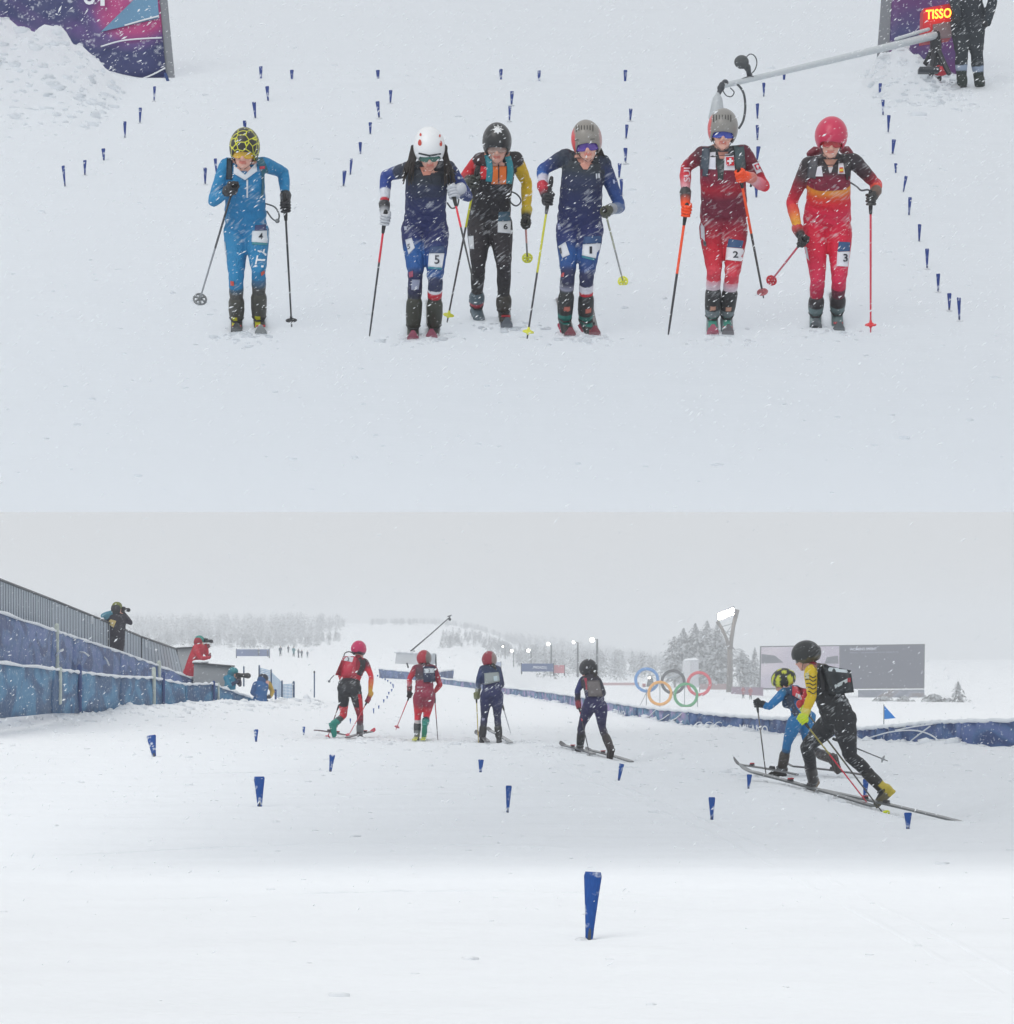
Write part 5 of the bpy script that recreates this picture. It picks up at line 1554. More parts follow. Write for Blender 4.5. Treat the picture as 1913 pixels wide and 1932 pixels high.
for i in range(16):
    pp = [F.pt(1275, 640 + i * 2, .12), F.pt(1310 + (i % 4) * 6, 655 + i * 2, .05), F.pt(1325 - i * 5, 690 + i * 5, .04)]
    hb.tube(list(spine_curve(pp, 6)), np.linspace(.018, .006, 6), 6, lin(38, 34, 36))
hb.build('hair', M_HAIR, F.body)['kind'] = 'stuff'
backpack(F, [(1250, 880), (1385, 880), (1350, 735), (1235, 740)], .10, (110, 104, 104))
strap(F, [(1222, 715), (1235, 760), (1240, 820)], 24, (170, 60, 80))
boot(F, 'L', b_, .5); boot(F, 'R', lambda x, y, z: (52, 44, 44), .5)
lo_pole(F, 'L', (1165, 965), .16, (1276, 1460), -.3, (214, 70, 84), (60, 58, 64), (160, 80, 90), 'red-handled ski pole slanting behind the striding navy skier', gcol=(150, 50, 64), cuff=(44, 44, 60), split=.28, extra=.04)
ski(F.pt(1002, 1325, .9), F.pt(1300, 1408, -.6), 'long grey ski under the forward boot of the striding navy skier', (104, 104, 106), (70, 68, 70), rise=.06, w=.1)
ski(F.pt(1230, 1378, .7), F.pt(1640, 1490, -.8), 'long grey ski under the rear boot of the striding navy skier', (112, 114, 116), (90, 90, 92), rise=.04, w=.1)

# ---- L: sky blue suit, bent low, behind the yellow racer
spL = dict(head=(482, 570, .30), look=(-.86, .30, -.42), tilt=-.0, face=(-1, .3, -.3), toeL=(385, 1300, .05), toeR=(862, 1290, -.25), ankL=(480, 1255, .08), ankR=(868, 1180, -.22),
    j=dict(neck=(520, 650, .28), chest=(565, 710, .20), waist=(610, 790, .08), pelvis=(630, 870, .0), shoL=(488, 680, .12), elbL=(385, 778, .02), wriL=(315, 758, .0),
           shoR=(590, 650, .42), elbR=(640, 760, .5), wriR=(600, 860, .5), hipL=(585, 890, -.05), hipR=(670, 890, .08), kneL=(520, 1060, .0), kneR=(690, 1110, .04)),
    tw=(110, 150, 130, 130), bulk=.98, leg=.95, fwd_t=unit((-.75, .2, -.6)),
    cols=dict(torso=[(0, (30, 116, 172)), (.45, (30, 110, 164)), (.55, (40, 56, 84)), (1, (36, 90, 130))], uarm=[(0, (40, 110, 150)), (.2, (28, 118, 180)), (1, (28, 118, 180))], farm=[(0, (28, 118, 180)), (.85, (30, 116, 176)), (.9, (46, 48, 54)), (1, (46, 48, 54))],
              thigh=flatc(30, 112, 168), shin=[(0, (30, 108, 160)), (.28, (40, 90, 130)), (.34, (58, 54, 52)), (1, (56, 52, 48))], neck=flatc(170, 180, 60)))
F = back_fig(c7, spL, 33.4, 'racer in sky blue suit bent low with yellow helmet, half behind another racer', vox=.011)
helmet(F, lambda x, y, z, a, f: (206, 210, 60) if math.sin(x * 60 + z * 30) * math.sin(y * 46 + z * 20) > .25 else (40, 42, 40), r=(.104, .132, .115))
glasses(F, (160, 130, 60), (60, 60, 40))
backpack(F, [(560, 690), (720, 780), (690, 650), (560, 610)], .10, (196, 40, 60))
patch(F, [(580, 720), (720, 800), (712, 740), (590, 672)], (206, 214, 216), 'pack_panel', 6, bvh=F.pbvh, off=.006)
strap(F, [(520, 690), (545, 740), (570, 800), (600, 840)], 50, (44, 56, 78))
boot(F, 'L', lambda x, y, z: (62, 56, 50) if z > .02 else (46, 42, 40), .55); boot(F, 'R', lambda x, y, z: (60, 54, 50), .5)
lo_pole(F, 'L', (290, 755), -.02, (360, 1310), .05, (120, 116, 112), (70, 66, 66), None, 'ski pole planted in front of the low sky-blue skier', gcol=(44, 46, 50), cuff=(46, 48, 54), extra=.03)
lo_pole(F, None, (900, 1035), .2, (1292, 1195), .1, (90, 92, 96), (100, 102, 104), (150, 154, 156), 'grey ski pole sticking out behind the yellow and black racer', gcol=None, cuff=None, extra=.02)
ski(F.pt(104, 1262, .35), F.pt(600, 1345, -.15), 'thin grey ski under the planted boot of the low sky-blue skier', (108, 110, 112), (100, 102, 104), rise=.09, w=.08)
ski(F.pt(510, 1272, .3), F.pt(1132, 1345, -.3), 'thin dark ski trailing behind the low sky-blue skier', (90, 90, 92), (90, 90, 92), rise=.05, w=.08)

# ---- K: yellow sleeves, black suit, running to the left
spK = dict(head=(655, 372, .14), look=(-.90, .34, -.26), face=(-1, .3, -.2), hs=1.08, toeL=(612, 1415, .35), toeR=(1128, 1520, .0), ankL=(722, 1352, .38), ankR=(1262, 1415, -.05),
    j=dict(neck=(735, 482, .10), chest=(800, 600, .06), waist=(865, 740, .02), pelvis=(915, 870, .0), shoL=(700, 515, -.10), elbL=(712, 690, -.16), wriL=(660, 830, -.20),
           shoR=(800, 500, .28), elbR=(700, 640, .36), wriR=(640, 780, .36), hipL=(850, 905, .10), hipR=(960, 905, -.06), kneL=(668, 1090, .20), kneR=(1005, 1160, -.04)),
    tw=(190, 285, 235, 240), bulk=1.12, leg=1.06, fwd_t=unit((-.85, .2, -.5)),
    cols=dict(torso=[(0, (38, 40, 44)), (.7, (38, 40, 44)), (.86, (40, 42, 46)), (.93, (60, 56, 40)), (1, (70, 60, 44))], uarmL=[(0, (224, 192, 30)), (1, (222, 186, 24))], farmL=[(0, (224, 190, 24)), (.85, (220, 186, 40)), (.9, (206, 176, 120)), (1, (206, 176, 120))],
              uarmR=flatc(200, 44, 54), farmR=flatc(200, 44, 54), thigh=flatc(38, 40, 44), shinL=[(0, (38, 40, 44)), (.7, (44, 42, 48)), (1, (70, 66, 58))], shinR=[(0, (38, 38, 42)), (.8, (40, 40, 40)), (1, (80, 76, 48))]))
F = back_fig(c7, spK, 28.6, 'large racer in black suit with yellow sleeves running past at the right', vox=.010)
helmet(F, lambda x, y, z, a, f: (42, 44, 44) if z > -.02 or a < 2 else (90, 84, 60), r=(.108, .136, .120))
glasses(F, (70, 60, 50), (70, 66, 40))
for (ya, yb) in ((540, 552), (566, 580), (598, 610), (628, 640), (660, 676)):
    strap(F, [(660, ya + 8), (690, ya), (720, yb + 4), (745, ya + 2)], 8, (52, 48, 34), 'sleeve_stripe', off=.006, n=9)
patch(F, [(648, 560), (690, 566), (688, 520), (652, 518)], (200, 196, 160), 'sleeve_patch', 5)
backpack(F, [(855, 690), (1035, 668), (1010, 500), (795, 455)], .20, (40, 46, 50))
patch(F, [(890, 640), (1025, 570), (1018, 545), (884, 612)], (206, 214, 214), 'pack_stripe', 6, bvh=F.pbvh, off=.006)
patch(F, [(840, 506), (992, 520), (975, 488), (830, 474)], (206, 216, 220), 'race_number', 6, bvh=F.pbvh, off=.006)
patch(F, [(985, 590), (1010, 590), (1010, 555), (985, 560)], (170, 44, 60), 'pack_tag', 4, bvh=F.pbvh, off=.008)
strap(F, [(745, 455), (775, 500), (790, 580), (800, 660)], 44, (44, 44, 48))
strap(F, [(695, 440), (730, 450), (755, 470)], 26, (150, 40, 56), 'collar')
boot(F, 'L', lambda x, y, z: (120, 104, 84) if z < .07 else (64, 60, 60), .45); boot(F, 'R', lambda x, y, z: (196, 176, 60) if (y < .30 and z < .14) else ((110, 104, 80) if z < .05 else (44, 44, 42)), .5, 'ski boot with yellow heel pushing off')
lo_pole(F, 'L', (640, 880), -.22, (1135, 1515), -.35, (150, 140, 70), (200, 40, 66), None, 'ski pole with red lower half slanting across the legs of the yellow and black racer', gcol=(206, 226, 40), cuff=(214, 200, 90), split=.42, extra=.05)
lo_pole(F, 'R', (655, 800), .36, (1290, 1640), -.5, (90, 90, 70), (70, 70, 66), (222, 230, 30), 'dark ski pole with bright yellow basket ending right of the running racer', gcol=(200, 220, 60), cuff=(200, 60, 60), extra=.04, bas_r=.055)
ski(F.pt(150, 1318, .9), F.pt(1180, 1610, -.5), 'long grey ski in front of the running racer, tip by a blue marker', (96, 100, 102), (130, 134, 136), rise=.05, w=.10)
ski(F.pt(640, 1440, .6), F.pt(1870, 1722, -.9), 'long grey ski leaving the frame behind the running racer', (104, 108, 110), (120, 124, 126), rise=.03, w=.10)
# ------------------------------------------------------------------ banners, stands, towers, trees
def graphic_mat(name, c1, c2, c3, scale=1.2, seed=0.0, line=0.0):
    """printed banner cloth: broad folded fields of colour"""
    m = bpy.data.materials.new(name); m.use_nodes = True
    nt = m.node_tree; N, L = nt.nodes, nt.links
    b = N['Principled BSDF']; b.inputs['Roughness'].default_value = .55
    tc = N.new('ShaderNodeTexCoord'); mp = N.new('ShaderNodeMapping')
    mp.inputs['Location'].default_value = (seed, seed * .7, seed * 1.3)
    mp.inputs['Scale'].default_value = (scale, scale, scale * 1.6)
    L.new(tc.outputs['Object'], mp.inputs['Vector'])
    nz = N.new('ShaderNodeTexNoise'); nz.inputs['Scale'].default_value = 1.0; nz.inputs['Detail'].default_value = 1.5; nz.inputs['Distortion'].default_value = 1.2
    L.new(mp.outputs['Vector'], nz.inputs['Vector'])
    cr = N.new('ShaderNodeValToRGB')
    cr.color_ramp.elements[0].position = .42; cr.color_ramp.elements[0].color = (*c1, 1)
    cr.color_ramp.elements[1].position = .60; cr.color_ramp.elements[1].color = (*c3, 1)
    e = cr.color_ramp.elements.new(.50); e.color = (*c2, 1)
    L.new(nz.outputs['Fac'], cr.inputs['Fac'])
    # snow grains stuck to it
    n2 = N.new('ShaderNodeTexNoise'); n2.inputs['Scale'].default_value = 16; n2.inputs['Detail'].default_value = 4
    L.new(tc.outputs['Object'], n2.inputs['Vector'])
    mr = N.new('ShaderNodeMapRange'); mr.inputs['From Min'].default_value = .60; mr.inputs['From Max'].default_value = .72; mr.inputs['To Max'].default_value = .55
    L.new(n2.outputs['Fac'], mr.inputs['Value'])
    mx = N.new('ShaderNodeMix'); mx.data_type = 'RGBA'; mx.inputs['B'].default_value = (.75, .79, .84, 1)
    L.new(mr.outputs['Result'], mx.inputs['Factor']); L.new(cr.outputs['Color'], mx.inputs['A'])
    L.new(mx.outputs['Result'], b.inputs['Base Color'])
    wv = N.new('ShaderNodeTexNoise'); wv.inputs['Scale'].default_value = 3.5
    L.new(tc.outputs['Object'], wv.inputs['Vector'])
    bp = N.new('ShaderNodeBump'); bp.inputs['Strength'].default_value = .5; bp.inputs['Distance'].default_value = .1
    L.new(wv.outputs['Fac'], bp.inputs['Height']); L.new(bp.outputs['Normal'], b.inputs['Normal'])
    return m
M_G1 = graphic_mat('games_banner_print', lin(52, 82, 128), lin(72, 130, 164), lin(160, 140, 184), 1.5, 2.0)
M_G2 = graphic_mat('blue_banner_print', lin(48, 72, 122), lin(70, 104, 152), lin(88, 110, 162), 1.1, 5.0)
M_TARP = graphic_mat('blue_tarpaulin', lin(28, 78, 122), lin(34, 98, 142), lin(60, 124, 164), .9, 9.0)
M_WHITE = mat('white_print', lin(226, 230, 234), .6)
M_GREY = mat('grey_metal', lin(150, 156, 162), .5, metal=.3, noise=.08)
M_DGREY = mat('dark_metal', lin(66, 70, 76), .5, metal=.3)
M_POSTB = mat('blue_post_pad', lin(36, 64, 120), .6)
M_POSTW = mat('snowy_post', lin(190, 198, 190), .7, noise=.2, nscale=8)
M_CAP = mat('settled_snow', (.82, .85, .88), .9, nscale=6, bump=.4)

def panel(name, corners, thick, material, parent=None, n=1, m=1, bulge=0.0, seed=0):
    """board or cloth given by four 3-D corners (ll, lr, ur, ul), with thickness"""
    q = [np.asarray(c, float) for c in corners]
    nx, ny = max(n, 1), max(m, 1)
    u, v = np.meshgrid(np.linspace(0, 1, nx + 1), np.linspace(0, 1, ny + 1))
    P = bilin(q, u.ravel(), v.ravel())
    nn = unit(np.cross(q[1] - q[0], q[3] - q[0]))
    if bulge:
        r = np.random.default_rng(seed)
        ph = r.uniform(0, 6, 4)
        w = np.sin(u.ravel() * 13 + ph[0] + v.ravel() * 4) * .5 + np.sin(u.ravel() * 31 + ph[1] - v.ravel() * 6) * .3 + np.sin(u.ravel() * 61 + ph[2]) * .2
        P = P + nn * (w * bulge)[:, None]
    k = len(P); W = nx + 1
    F = []
    for a in range(ny):
        for b in range(nx):
            f = (a * W + b, a * W + b + 1, (a + 1) * W + b + 1, (a + 1) * W + b)
            F.append(f); F.append(tuple(i + k for i in reversed(f)))
    ed = list(range(nx + 1)) + [a * W + nx for a in range(1, ny + 1)] + [ny * W + b for b in range(nx - 1, -1, -1)] + [a * W for a in range(ny - 1, 0, -1)]
    for i in range(len(ed)):
        a, b = ed[i], ed[(i + 1) % len(ed)]; F.append((b, a, a + k, b + k))
    mb = MB(); mb.add(np.concatenate([P, P - nn * thick]), F)
    ob = mb.build(name, material, parent, None if parent is None else None, smooth=bool(bulge))
    return ob
def ribbon(pts, w, off, material, name, parent):
    """a raised printed line running over points"""
    mb = MB()
    mb.tube(pts, w, 6, round_ends=False)
    return mb.build(name, material, parent)

# ---- the long low banner at the right of the finish area
def low_banner(top_px, dists, height, label, material, text=(), posts=True):
    P = [at(x, y, d) for (x, y), d in zip(top_px, dists)]
    root = empty('banner_barrier', P[len(P) // 2] - np.array((0, 0, height)))
    tag(root, label, 'banner', 'low banners round the finish area')
    for i in range(len(P) - 1):
        a, b = P[i], P[i + 1]
        h = np.array((0, 0, height))
        panel('banner_panel', [a - h, b - h, b, a], .05, material, root, 14, 3, .035, i)
        mb = MB()
        S = [a + (b - a) * t + np.array((0, .02, .012 + .01 * math.sin(t * 17 + i))) for t in np.linspace(0, 1, 9)]
        mb.tube(S, .035, 7); mb.build('snow_cap', M_CAP, root)
    return root, P
bd = lambda x: float(np.interp(x, [715, 830, 950, 1100, 1200, 1300, 1400, 1500, 1640, 1815, 1960], [140, 118, 93, 72, 62, 55.5, 53, 49.6, 47.0, 44.5, 43]))
tp = [(830, 1280), (890, 1287), (950, 1297), (1025, 1305), (1100, 1316)]
low_banner(tp, [bd(x) for x, y in tp], .55, 'stretch of blue games banner dipping behind the two navy skiers', M_G1)
tp = [(1100, 1316), (1150, 1325), (1200, 1333), (1250, 1339), (1300, 1343)]
RB, PB = low_banner(tp, [bd(x) for x, y in tp], .62, 'stretch of blue and purple games banner below the five rings', M_G1)
q = [at(1158, 1350, bd(1158) - .1), at(1184, 1352, bd(1184) - .1), at(1184, 1341, bd(1184) - .1), at(1158, 1339, bd(1158) - .1)]
board_text('MILANO', q, M_WHITE, 'lettering', RB, .06)
q = [at(1160, 1359, bd(1160) - .1), at(1186, 1361, bd(1186) - .1), at(1186, 1354, bd(1186) - .1), at(1160, 1352, bd(1160) - .1)]
board_text('CORTINA', q, M_WHITE, 'lettering', RB, .06)
for (xa, ya, xb, yb) in ((1205, 1364, 1240, 1336), (1262, 1360, 1290, 1342), (1228, 1362, 1262, 1348)):
    S = spine_curve([at(xa, ya, bd(xa) - .09), at((xa + xb) / 2, (ya + yb) / 2 + 4, bd((xa + xb) / 2) - .09), at(xb, yb, bd(xb) - .09)], 9)
    ribbon(list(S), .012, 0, M_WHITE, 'printed_line', RB)
tp = [(1300, 1343), (1350, 1349), (1400, 1353), (1450, 1356), (1510, 1358)]
RB, PB = low_banner(tp, [bd(x) for x, y in tp], .68, 'stretch of navy games banner lettered in white, left of the sky-blue skier', M_G2)
q = [at(1402, 1382, bd(1402) - .12), at(1456, 1386, bd(1456) - .12), at(1456, 1369, bd(1456) - .12), at(1402, 1366, bd(1402) - .12)]
board_text('MILANO', q, M_WHITE, 'lettering', RB, .07)
for x in (1320, 1338, 1357):
    mb = MB(); c = at(x, 1371, bd(x) - .14); r = .085
    mb.tube([c + np.array((math.cos(t) * r, 0, math.sin(t) * r)) for t in np.linspace(0, 2 * math.pi, 22)], .010, 6, round_ends=False)
    mb.build('printed_ring', M_WHITE, RB)
tp = [(1510, 1358), (1600, 1378), (1650, 1374), (1700, 1370), (1760, 1364), (1815, 1362), (1930, 1360)]
RB, PB = low_banner(tp, [bd(x) for x, y in tp], .72, 'wavy blue games banner with white arcs at the right behind the running racer', M_G2)
for pts in ([(1640, 1392), (1680, 1381), (1725, 1378), (1755, 1386), (1772, 1399)], [(1716, 1400), (1735, 1385), (1755, 1370)], [(1690, 1378), (1725, 1371), (1760, 1366)]):
    ribbon(list(spine_curve([at(x, y, bd(x) - .13) for x, y in pts], 14)), .012, 0, M_WHITE, 'printed_line', RB)
tp = [(715, 1262), (775, 1268), (830, 1275)]
low_banner(tp, [140, 132, 126], .45, 'far blue banner segment below the camera crane box', M_G2)
tp = [(815, 1270), (838, 1266), (856, 1264)]
low_banner(tp, [128, 131, 134], .45, 'short blue banner segment just right of the maroon skier', M_G2)

# ---- five rings on posts
p0 = hit_ground(1270, 1334); RD = p0[1]
root = empty('ring_sign', p0); tag(root, 'five interlocking coloured rings standing on thin posts in the snow', 'ring sign')
for (x, y, c, k) in ((1220.3, 1283, (60, 132, 200), 0), (1269.8, 1286.6, (34, 36, 40), 0), (1318.9, 1290, (206, 34, 60), 0), (1245, 1308, (232, 160, 24), 1), (1294, 1311.5, (24, 150, 80), 1)):
    mb = MB(); c0 = at(x, y, RD + (.0 if k else .12)); r = 21 * RD / FPX; rt = 2.9 * RD / FPX
    N1, N2 = 40, 8; V = []; Fq = []
    for i in range(N1):
        t = 2 * math.pi * i / N1
        wob = .10 * math.sin(t + (0 if k else math.pi / 2)) * 0
        for j in range(N2):
            s = 2 * math.pi * j / N2
            V.append(c0 + np.array(((r + rt * math.cos(s)) * math.cos(t), rt * .7 * math.sin(s) + .14 * math.sin(2 * t) * (1 if k else -1), (r + rt * math.cos(s)) * math.sin(t))))
    for i in range(N1):
        for j in range(N2):
            Fq.append((i * N2 + j, ((i + 1) % N1) * N2 + j, ((i + 1) % N1) * N2 + (j + 1) % N2, i * N2 + (j + 1) % N2))
    mb.add(V, Fq)
    mb.build('ring', mat('ring_%d_%d_%d' % c, lin(*c), .5, noise=.05), root)
for (x, yt, yb) in ((1219.5, 1300, 1334), (1245, 1285, 1336), (1291.5, 1290, 1336), (1316, 1305, 1338)):
    mb = MB(); mb.tube([at(x, yb + 2, RD + .25), at(x, yt, RD + .25)], .05, 6); mb.build('post', M_GREY, root)
mb = MB(); mb.tube([at(1206, 1334, RD - .6), at(1219, 1308, RD + .2)], .04, 6); mb.build('brace', M_GREY, root)

# ---- floodlight tower
M_LAMP = mat('floodlight_glow', (1, 1, .95), .4, emit=(1.0, .95, .78), emit_s=25.0)
M_LAMP2 = mat('small_lamp_glow', (1, 1, .9), .4, emit=(1.0, .95, .78), emit_s=10.0)
M_CONC = mat('brown_grey_concrete', lin(92, 82, 76), .8, noise=.12, nscale=2)
TD = 470.0
mpx = TD / FPX
root = empty('floodlight_tower', at(1376, 1304, TD)); tag(root, 'tall forked floodlight tower with blazing lamp cluster', 'floodlight')
mb = MB()
S = [at(1376, 1306, TD), at(1377, 1260, TD), at(1377, 1225, TD)]
mb.tube(S, [6.2 * mpx, 5.4 * mpx, 5.0 * mpx], 10, round_ends=False); mb.build('mast', M_CONC, root)
for pts, rr in (([(1378, 1226), (1380, 1205), (1384, 1180), (1391, 1150)], [4.2, 4.0, 3.8, 4.6]), ([(1376, 1226), (1371, 1206), (1362, 1186), (1353, 1172)], [3.6, 3.2, 3.0, 3.6])):
    mb = MB(); mb.tube([at(x, y, TD) for x, y in pts], [r * mpx for r in rr], 10, round_ends=False); mb.build('fork_arm', M_CONC, root)
mb = MB()
for x0, y0, x1, y1 in ((1360, 1183, 1383, 1176), (1366, 1195, 1381, 1190), (1371, 1206, 1380, 1202), (1360, 1183, 1380, 1202), (1383, 1176, 1368, 1198)):
    mb.tube([at(x0, y0, TD), at(x1, y1, TD)], 1.0 * mpx, 6)
mb.build('lattice', M_GREY, root)
mb = MB()
fr = panel('lamp_frame', [at(1354, 1172, TD - 1.2), at(1384, 1160, TD - 1.2), at(1386, 1146, TD - 1.6), at(1354, 1160, TD - 1.6)], .6, M_DGREY, root)
lamp_mesh = None
for r_ in range(3):
    for c_ in range(6):
        u, v = (c_ + .5) / 6, (r_ + .5) / 3
        P = bilin([at(1354, 1170, TD - 1.5), at(1384, 1159, TD - 1.5), at(1385, 1146, TD - 1.9), at(1355, 1158, TD - 1.9)], [u], [v])[0]
        if lamp_mesh is None:
            mb = MB(); mb.ball(P, (.23, .14, .23), 10, 6); o = mb.build('lamp', M_LAMP, root, P); lamp_mesh = o
        else:
            o = lamp_mesh.copy(); COL.objects.link(o); o.parent = root; o.location = Vector(P) - root.location

# ---- smaller lamp posts along the far track
lps = [(1117, 1207.5, 1126.5, 1207, 1266, 6, 1.6, 'tall lamp post with bright glare left of the rings'), (1082, 1212, 1090, 1213, 1271, 3.6, 1.3, 'lamp post with small lamp second left of the rings'),
       (1034.5, 1215, 1040, 1216, 1257, 4.6, 1.2, 'lamp post with round glare above the blue and red far banner'), (997, 1227.5, 1002, 1230, 1254, 4.2, .9, 'lamp post with round glare at the left end of the far banner'),
       (965.4, 1228, 969, 1230, 1254, 3.6, .7, 'faint lamp post right of the navy skier with red helmet'), (948.6, 1220, 953, 1221, 1252, 2.2, .6, 'faint slim lamp post above the navy skier with red helmet'),
       (929, 1228, 931, 1229, 1250, 1.8, .5, 'tiny lit lamp over the left of the red-helmeted navy skier'), (890, 1240, 892, 1241, 1252, 2.4, .5, 'tiny lit lamp, rightmost of three low ones right of the crane box'),
       (875, 1243, 876, 1244, 1253, 2.0, .5, 'tiny lit lamp, middle of three low ones right of the crane box'), (853, 1242, 854, 1243, 1253, 2.3, .5, 'tiny lit lamp, leftmost of three low ones right of the crane box'),
       (834.6, 1229.6, 836, 1231, 1252, 2.1, .5, 'tiny lit lamp on the hillside right of the crane arm'), (821, 1216.5, 822, 1218, 1250, 2.4, .5, 'tiny lit lamp highest on the hillside right of the crane arm')]
for i, (lx, ly, px_, pt_, pb_, r, pw, lab) in enumerate(lps):
    D = 420 + (12 - i) * 0 + (0 if i < 2 else 60 * (i - 1) if i < 6 else 330)
    k = D / FPX
    root = empty('lamp_post', at(px_, pb_ + 3, D)); tag(root, lab, 'lamp post', 'lit lamp posts along the far track')
    mb = MB(); mb.tube([at(px_, pb_ + 5, D), at(px_, pt_, D)], [pw * 1.6 * k, pw * 1.2 * k], 6); mb.build('post', M_DGREY, root)
    mb = MB(); mb.tube([at(px_, pt_, D), at(lx + r * .5, ly - r * .4, D)], pw * .5 * k, 5); mb.build('arm', M_DGREY, root)
    mb = MB(); mb.ball(at(lx, ly, D - .5), r * k * .72, 10, 8); mb.build('lamp', M_LAMP2, root)

# ---- the big screens
SD = 430.0; k = SD / FPX
root = empty('video_screen', at(1590, 1300, SD)); tag(root, 'wide outdoor video screen, left half live picture, right half dark results', 'screen')
panel('frame', [at(1433, 1301, SD), at(1744, 1299, SD), at(1745, 1215, SD), at(1435, 1219, SD)], 1.2, M_DGREY, root)
M_VID = graphic_mat('live_picture', lin(176, 166, 178), lin(190, 180, 190), lin(168, 160, 176), .05, 3.0)
_b = M_VID.node_tree.nodes['Principled BSDF']; _b.inputs['Emission Color'].default_value = (*lin(178, 168, 180), 1); _b.inputs['Emission Strength'].default_value = .12
panel('picture_panel', [at(1435, 1298, SD - .1), at(1583.5, 1298, SD - .1), at(1583.5, 1219, SD - .1), at(1436.5, 1221, SD - .1)], .06, M_VID, root)
M_DARKP = mat('dark_picture_band', lin(76, 78, 92), .5, noise=.25, nscale=.4)
panel('picture_band', [at(1436.5, 1252, SD - .16), at(1478, 1250, SD - .16), at(1462, 1237, SD - .16), at(1437, 1234, SD - .16)], .03, M_DARKP, root)
panel('picture_band', [at(1556, 1252, SD - .16), at(1582, 1252, SD - .16), at(1581, 1237, SD - .16), at(1560, 1240, SD - .16)], .03, M_DARKP, root)
M_RES = mat('results_display', lin(34, 38, 66), .4, noise=.1, nscale=.1, emit=lin(58, 62, 96), emit_s=.05)
panel('results_panel', [at(1585.5, 1298, SD - .1), at(1742, 1297, SD - .1), at(1743, 1217, SD - .1), at(1585.5, 1219, SD - .1)], .06, M_RES, root)
board_text("WOMEN'S SPRINT", [at(1603, 1227.5, SD - .14), at(1654, 1226.5, SD - .14), at(1654, 1221.5, SD - .14), at(1603, 1222.5, SD - .14)], mat('screen_text', lin(190, 194, 206), .5, emit=lin(170, 174, 190), emit_s=.3), 'lettering', root, .05)
board_text('FINAL - QUALIFICATION RESULTS', [at(1603, 1233, SD - .14), at(1695, 1231.5, SD - .14), at(1695, 1229, SD - .14), at(1603, 1230.5, SD - .14)], mat('screen_text_dim', lin(130, 134, 156), .5), 'lettering', root, .05)
panel('plinth', [at(1620, 1336, SD), at(1745, 1334, SD), at(1744, 1301, SD), at(1620, 1302, SD)], .8, graphic_mat('crowd_photo_print', lin(92, 100, 120), lin(130, 134, 150), lin(104, 92, 96), .35, 4.0), root)
panel('purple_wall', [at(1380, 1309, SD - .3), at(1440, 1313, SD - .3), at(1440, 1297, SD - .3), at(1380, 1296, SD - .3)], .6, mat('purple_wall_cloth', lin(122, 92, 116), .7, noise=.15, nscale=.4), root)
for i, (x, yb, w, h, lab) in enumerate(((1706, 1336, 26, 32, 'dark snowy bush left of the small blue pennant, below the screen'), (1668, 1338, 40, 26, 'low brown bush under the left of the results screen'))):
    pass

# ---- blue pennant
pd = 62.0
root = empty('pennant', hit_ground(1668, 1357)); tag(root, 'small bright blue triangular pennant on a line above the right banner', 'pennant')
mb = MB(); a, b, c = at(1668, 1331, pd), at(1668, 1357, pd), at(1690, 1355, pd)
mb.add([a, b, c, a + (0, .02, 0), b + (0, .02, 0), c + (0, .02, 0)], [(0, 1, 2), (5, 4, 3), (0, 3, 4, 1), (1, 4, 5, 2), (2, 5, 3, 0)])
mb.build('cloth', mat('pennant_blue', lin(46, 128, 206), .6), root, smooth=False)
mb = MB(); mb.tube([at(1667.5, 1330, pd), at(1667.5, 1366, pd)], .012, 6); mb.build('pole', M_GREY, root)

# ---- white booth on a platform behind the rings
BD = 440.0
root = empty('booth', at(1302, 1300, BD)); tag(root, 'white boxy camera booth standing behind the black and red rings', 'booth')
for nm, xs, ys in (('front_wall', (1289, 1303), (1247, 1294)), ('side_wall', (1303.5, 1318), (1245, 1296))):
    panel(nm, [at(xs[0], ys[1], BD), at(xs[1], ys[1] + 1, BD), at(xs[1], ys[0] - 1, BD), at(xs[0], ys[0], BD)], 2.0, mat('booth_' + nm, lin(206, 208, 212) if nm[0] == 'f' else lin(190, 192, 198), .7), root)
panel('snow_roof', [at(1289, 1246.5, BD - .1), at(1318, 1244.5, BD - .1), at(1312, 1241, BD + .1), at(1292, 1243, BD + .1)], 2.2, M_CAP, root)
mb = MB(); mb.tube([at(1262, 1279, BD - 2), at(1288, 1270, BD - 2)], .25, 6); mb.build('handrail', M_GREY, root)

# ---- a snow groomer showing its lamp through the blue ring
GD = 436.0
root = empty('snow_groomer', at(1228, 1296, GD)); tag(root, 'dark snow groomer with a lit lamp seen through the blue ring', 'snow groomer')
mb = MB(); mb.box(at(1229, 1291, GD), (1.5, 1.6, .7), taper=.8); mb.build('hull', M_DGREY, root)
mb = MB(); mb.box(at(1227, 1283.5, GD), (.9, 1.0, .7), taper=.7); mb.build('cab', mat('tinted_cab', lin(60, 64, 72), .3), root)
mb = MB(); mb.ball(at(1225, 1279, GD - .8), .16, 8, 6); mb.build('lamp', M_LAMP2, root)
mb = MB(); mb.box(at(1215, 1293, GD), (.5, .4, .5)); mb.build('blade', mat('groomer_red', lin(160, 90, 96), .5), root)

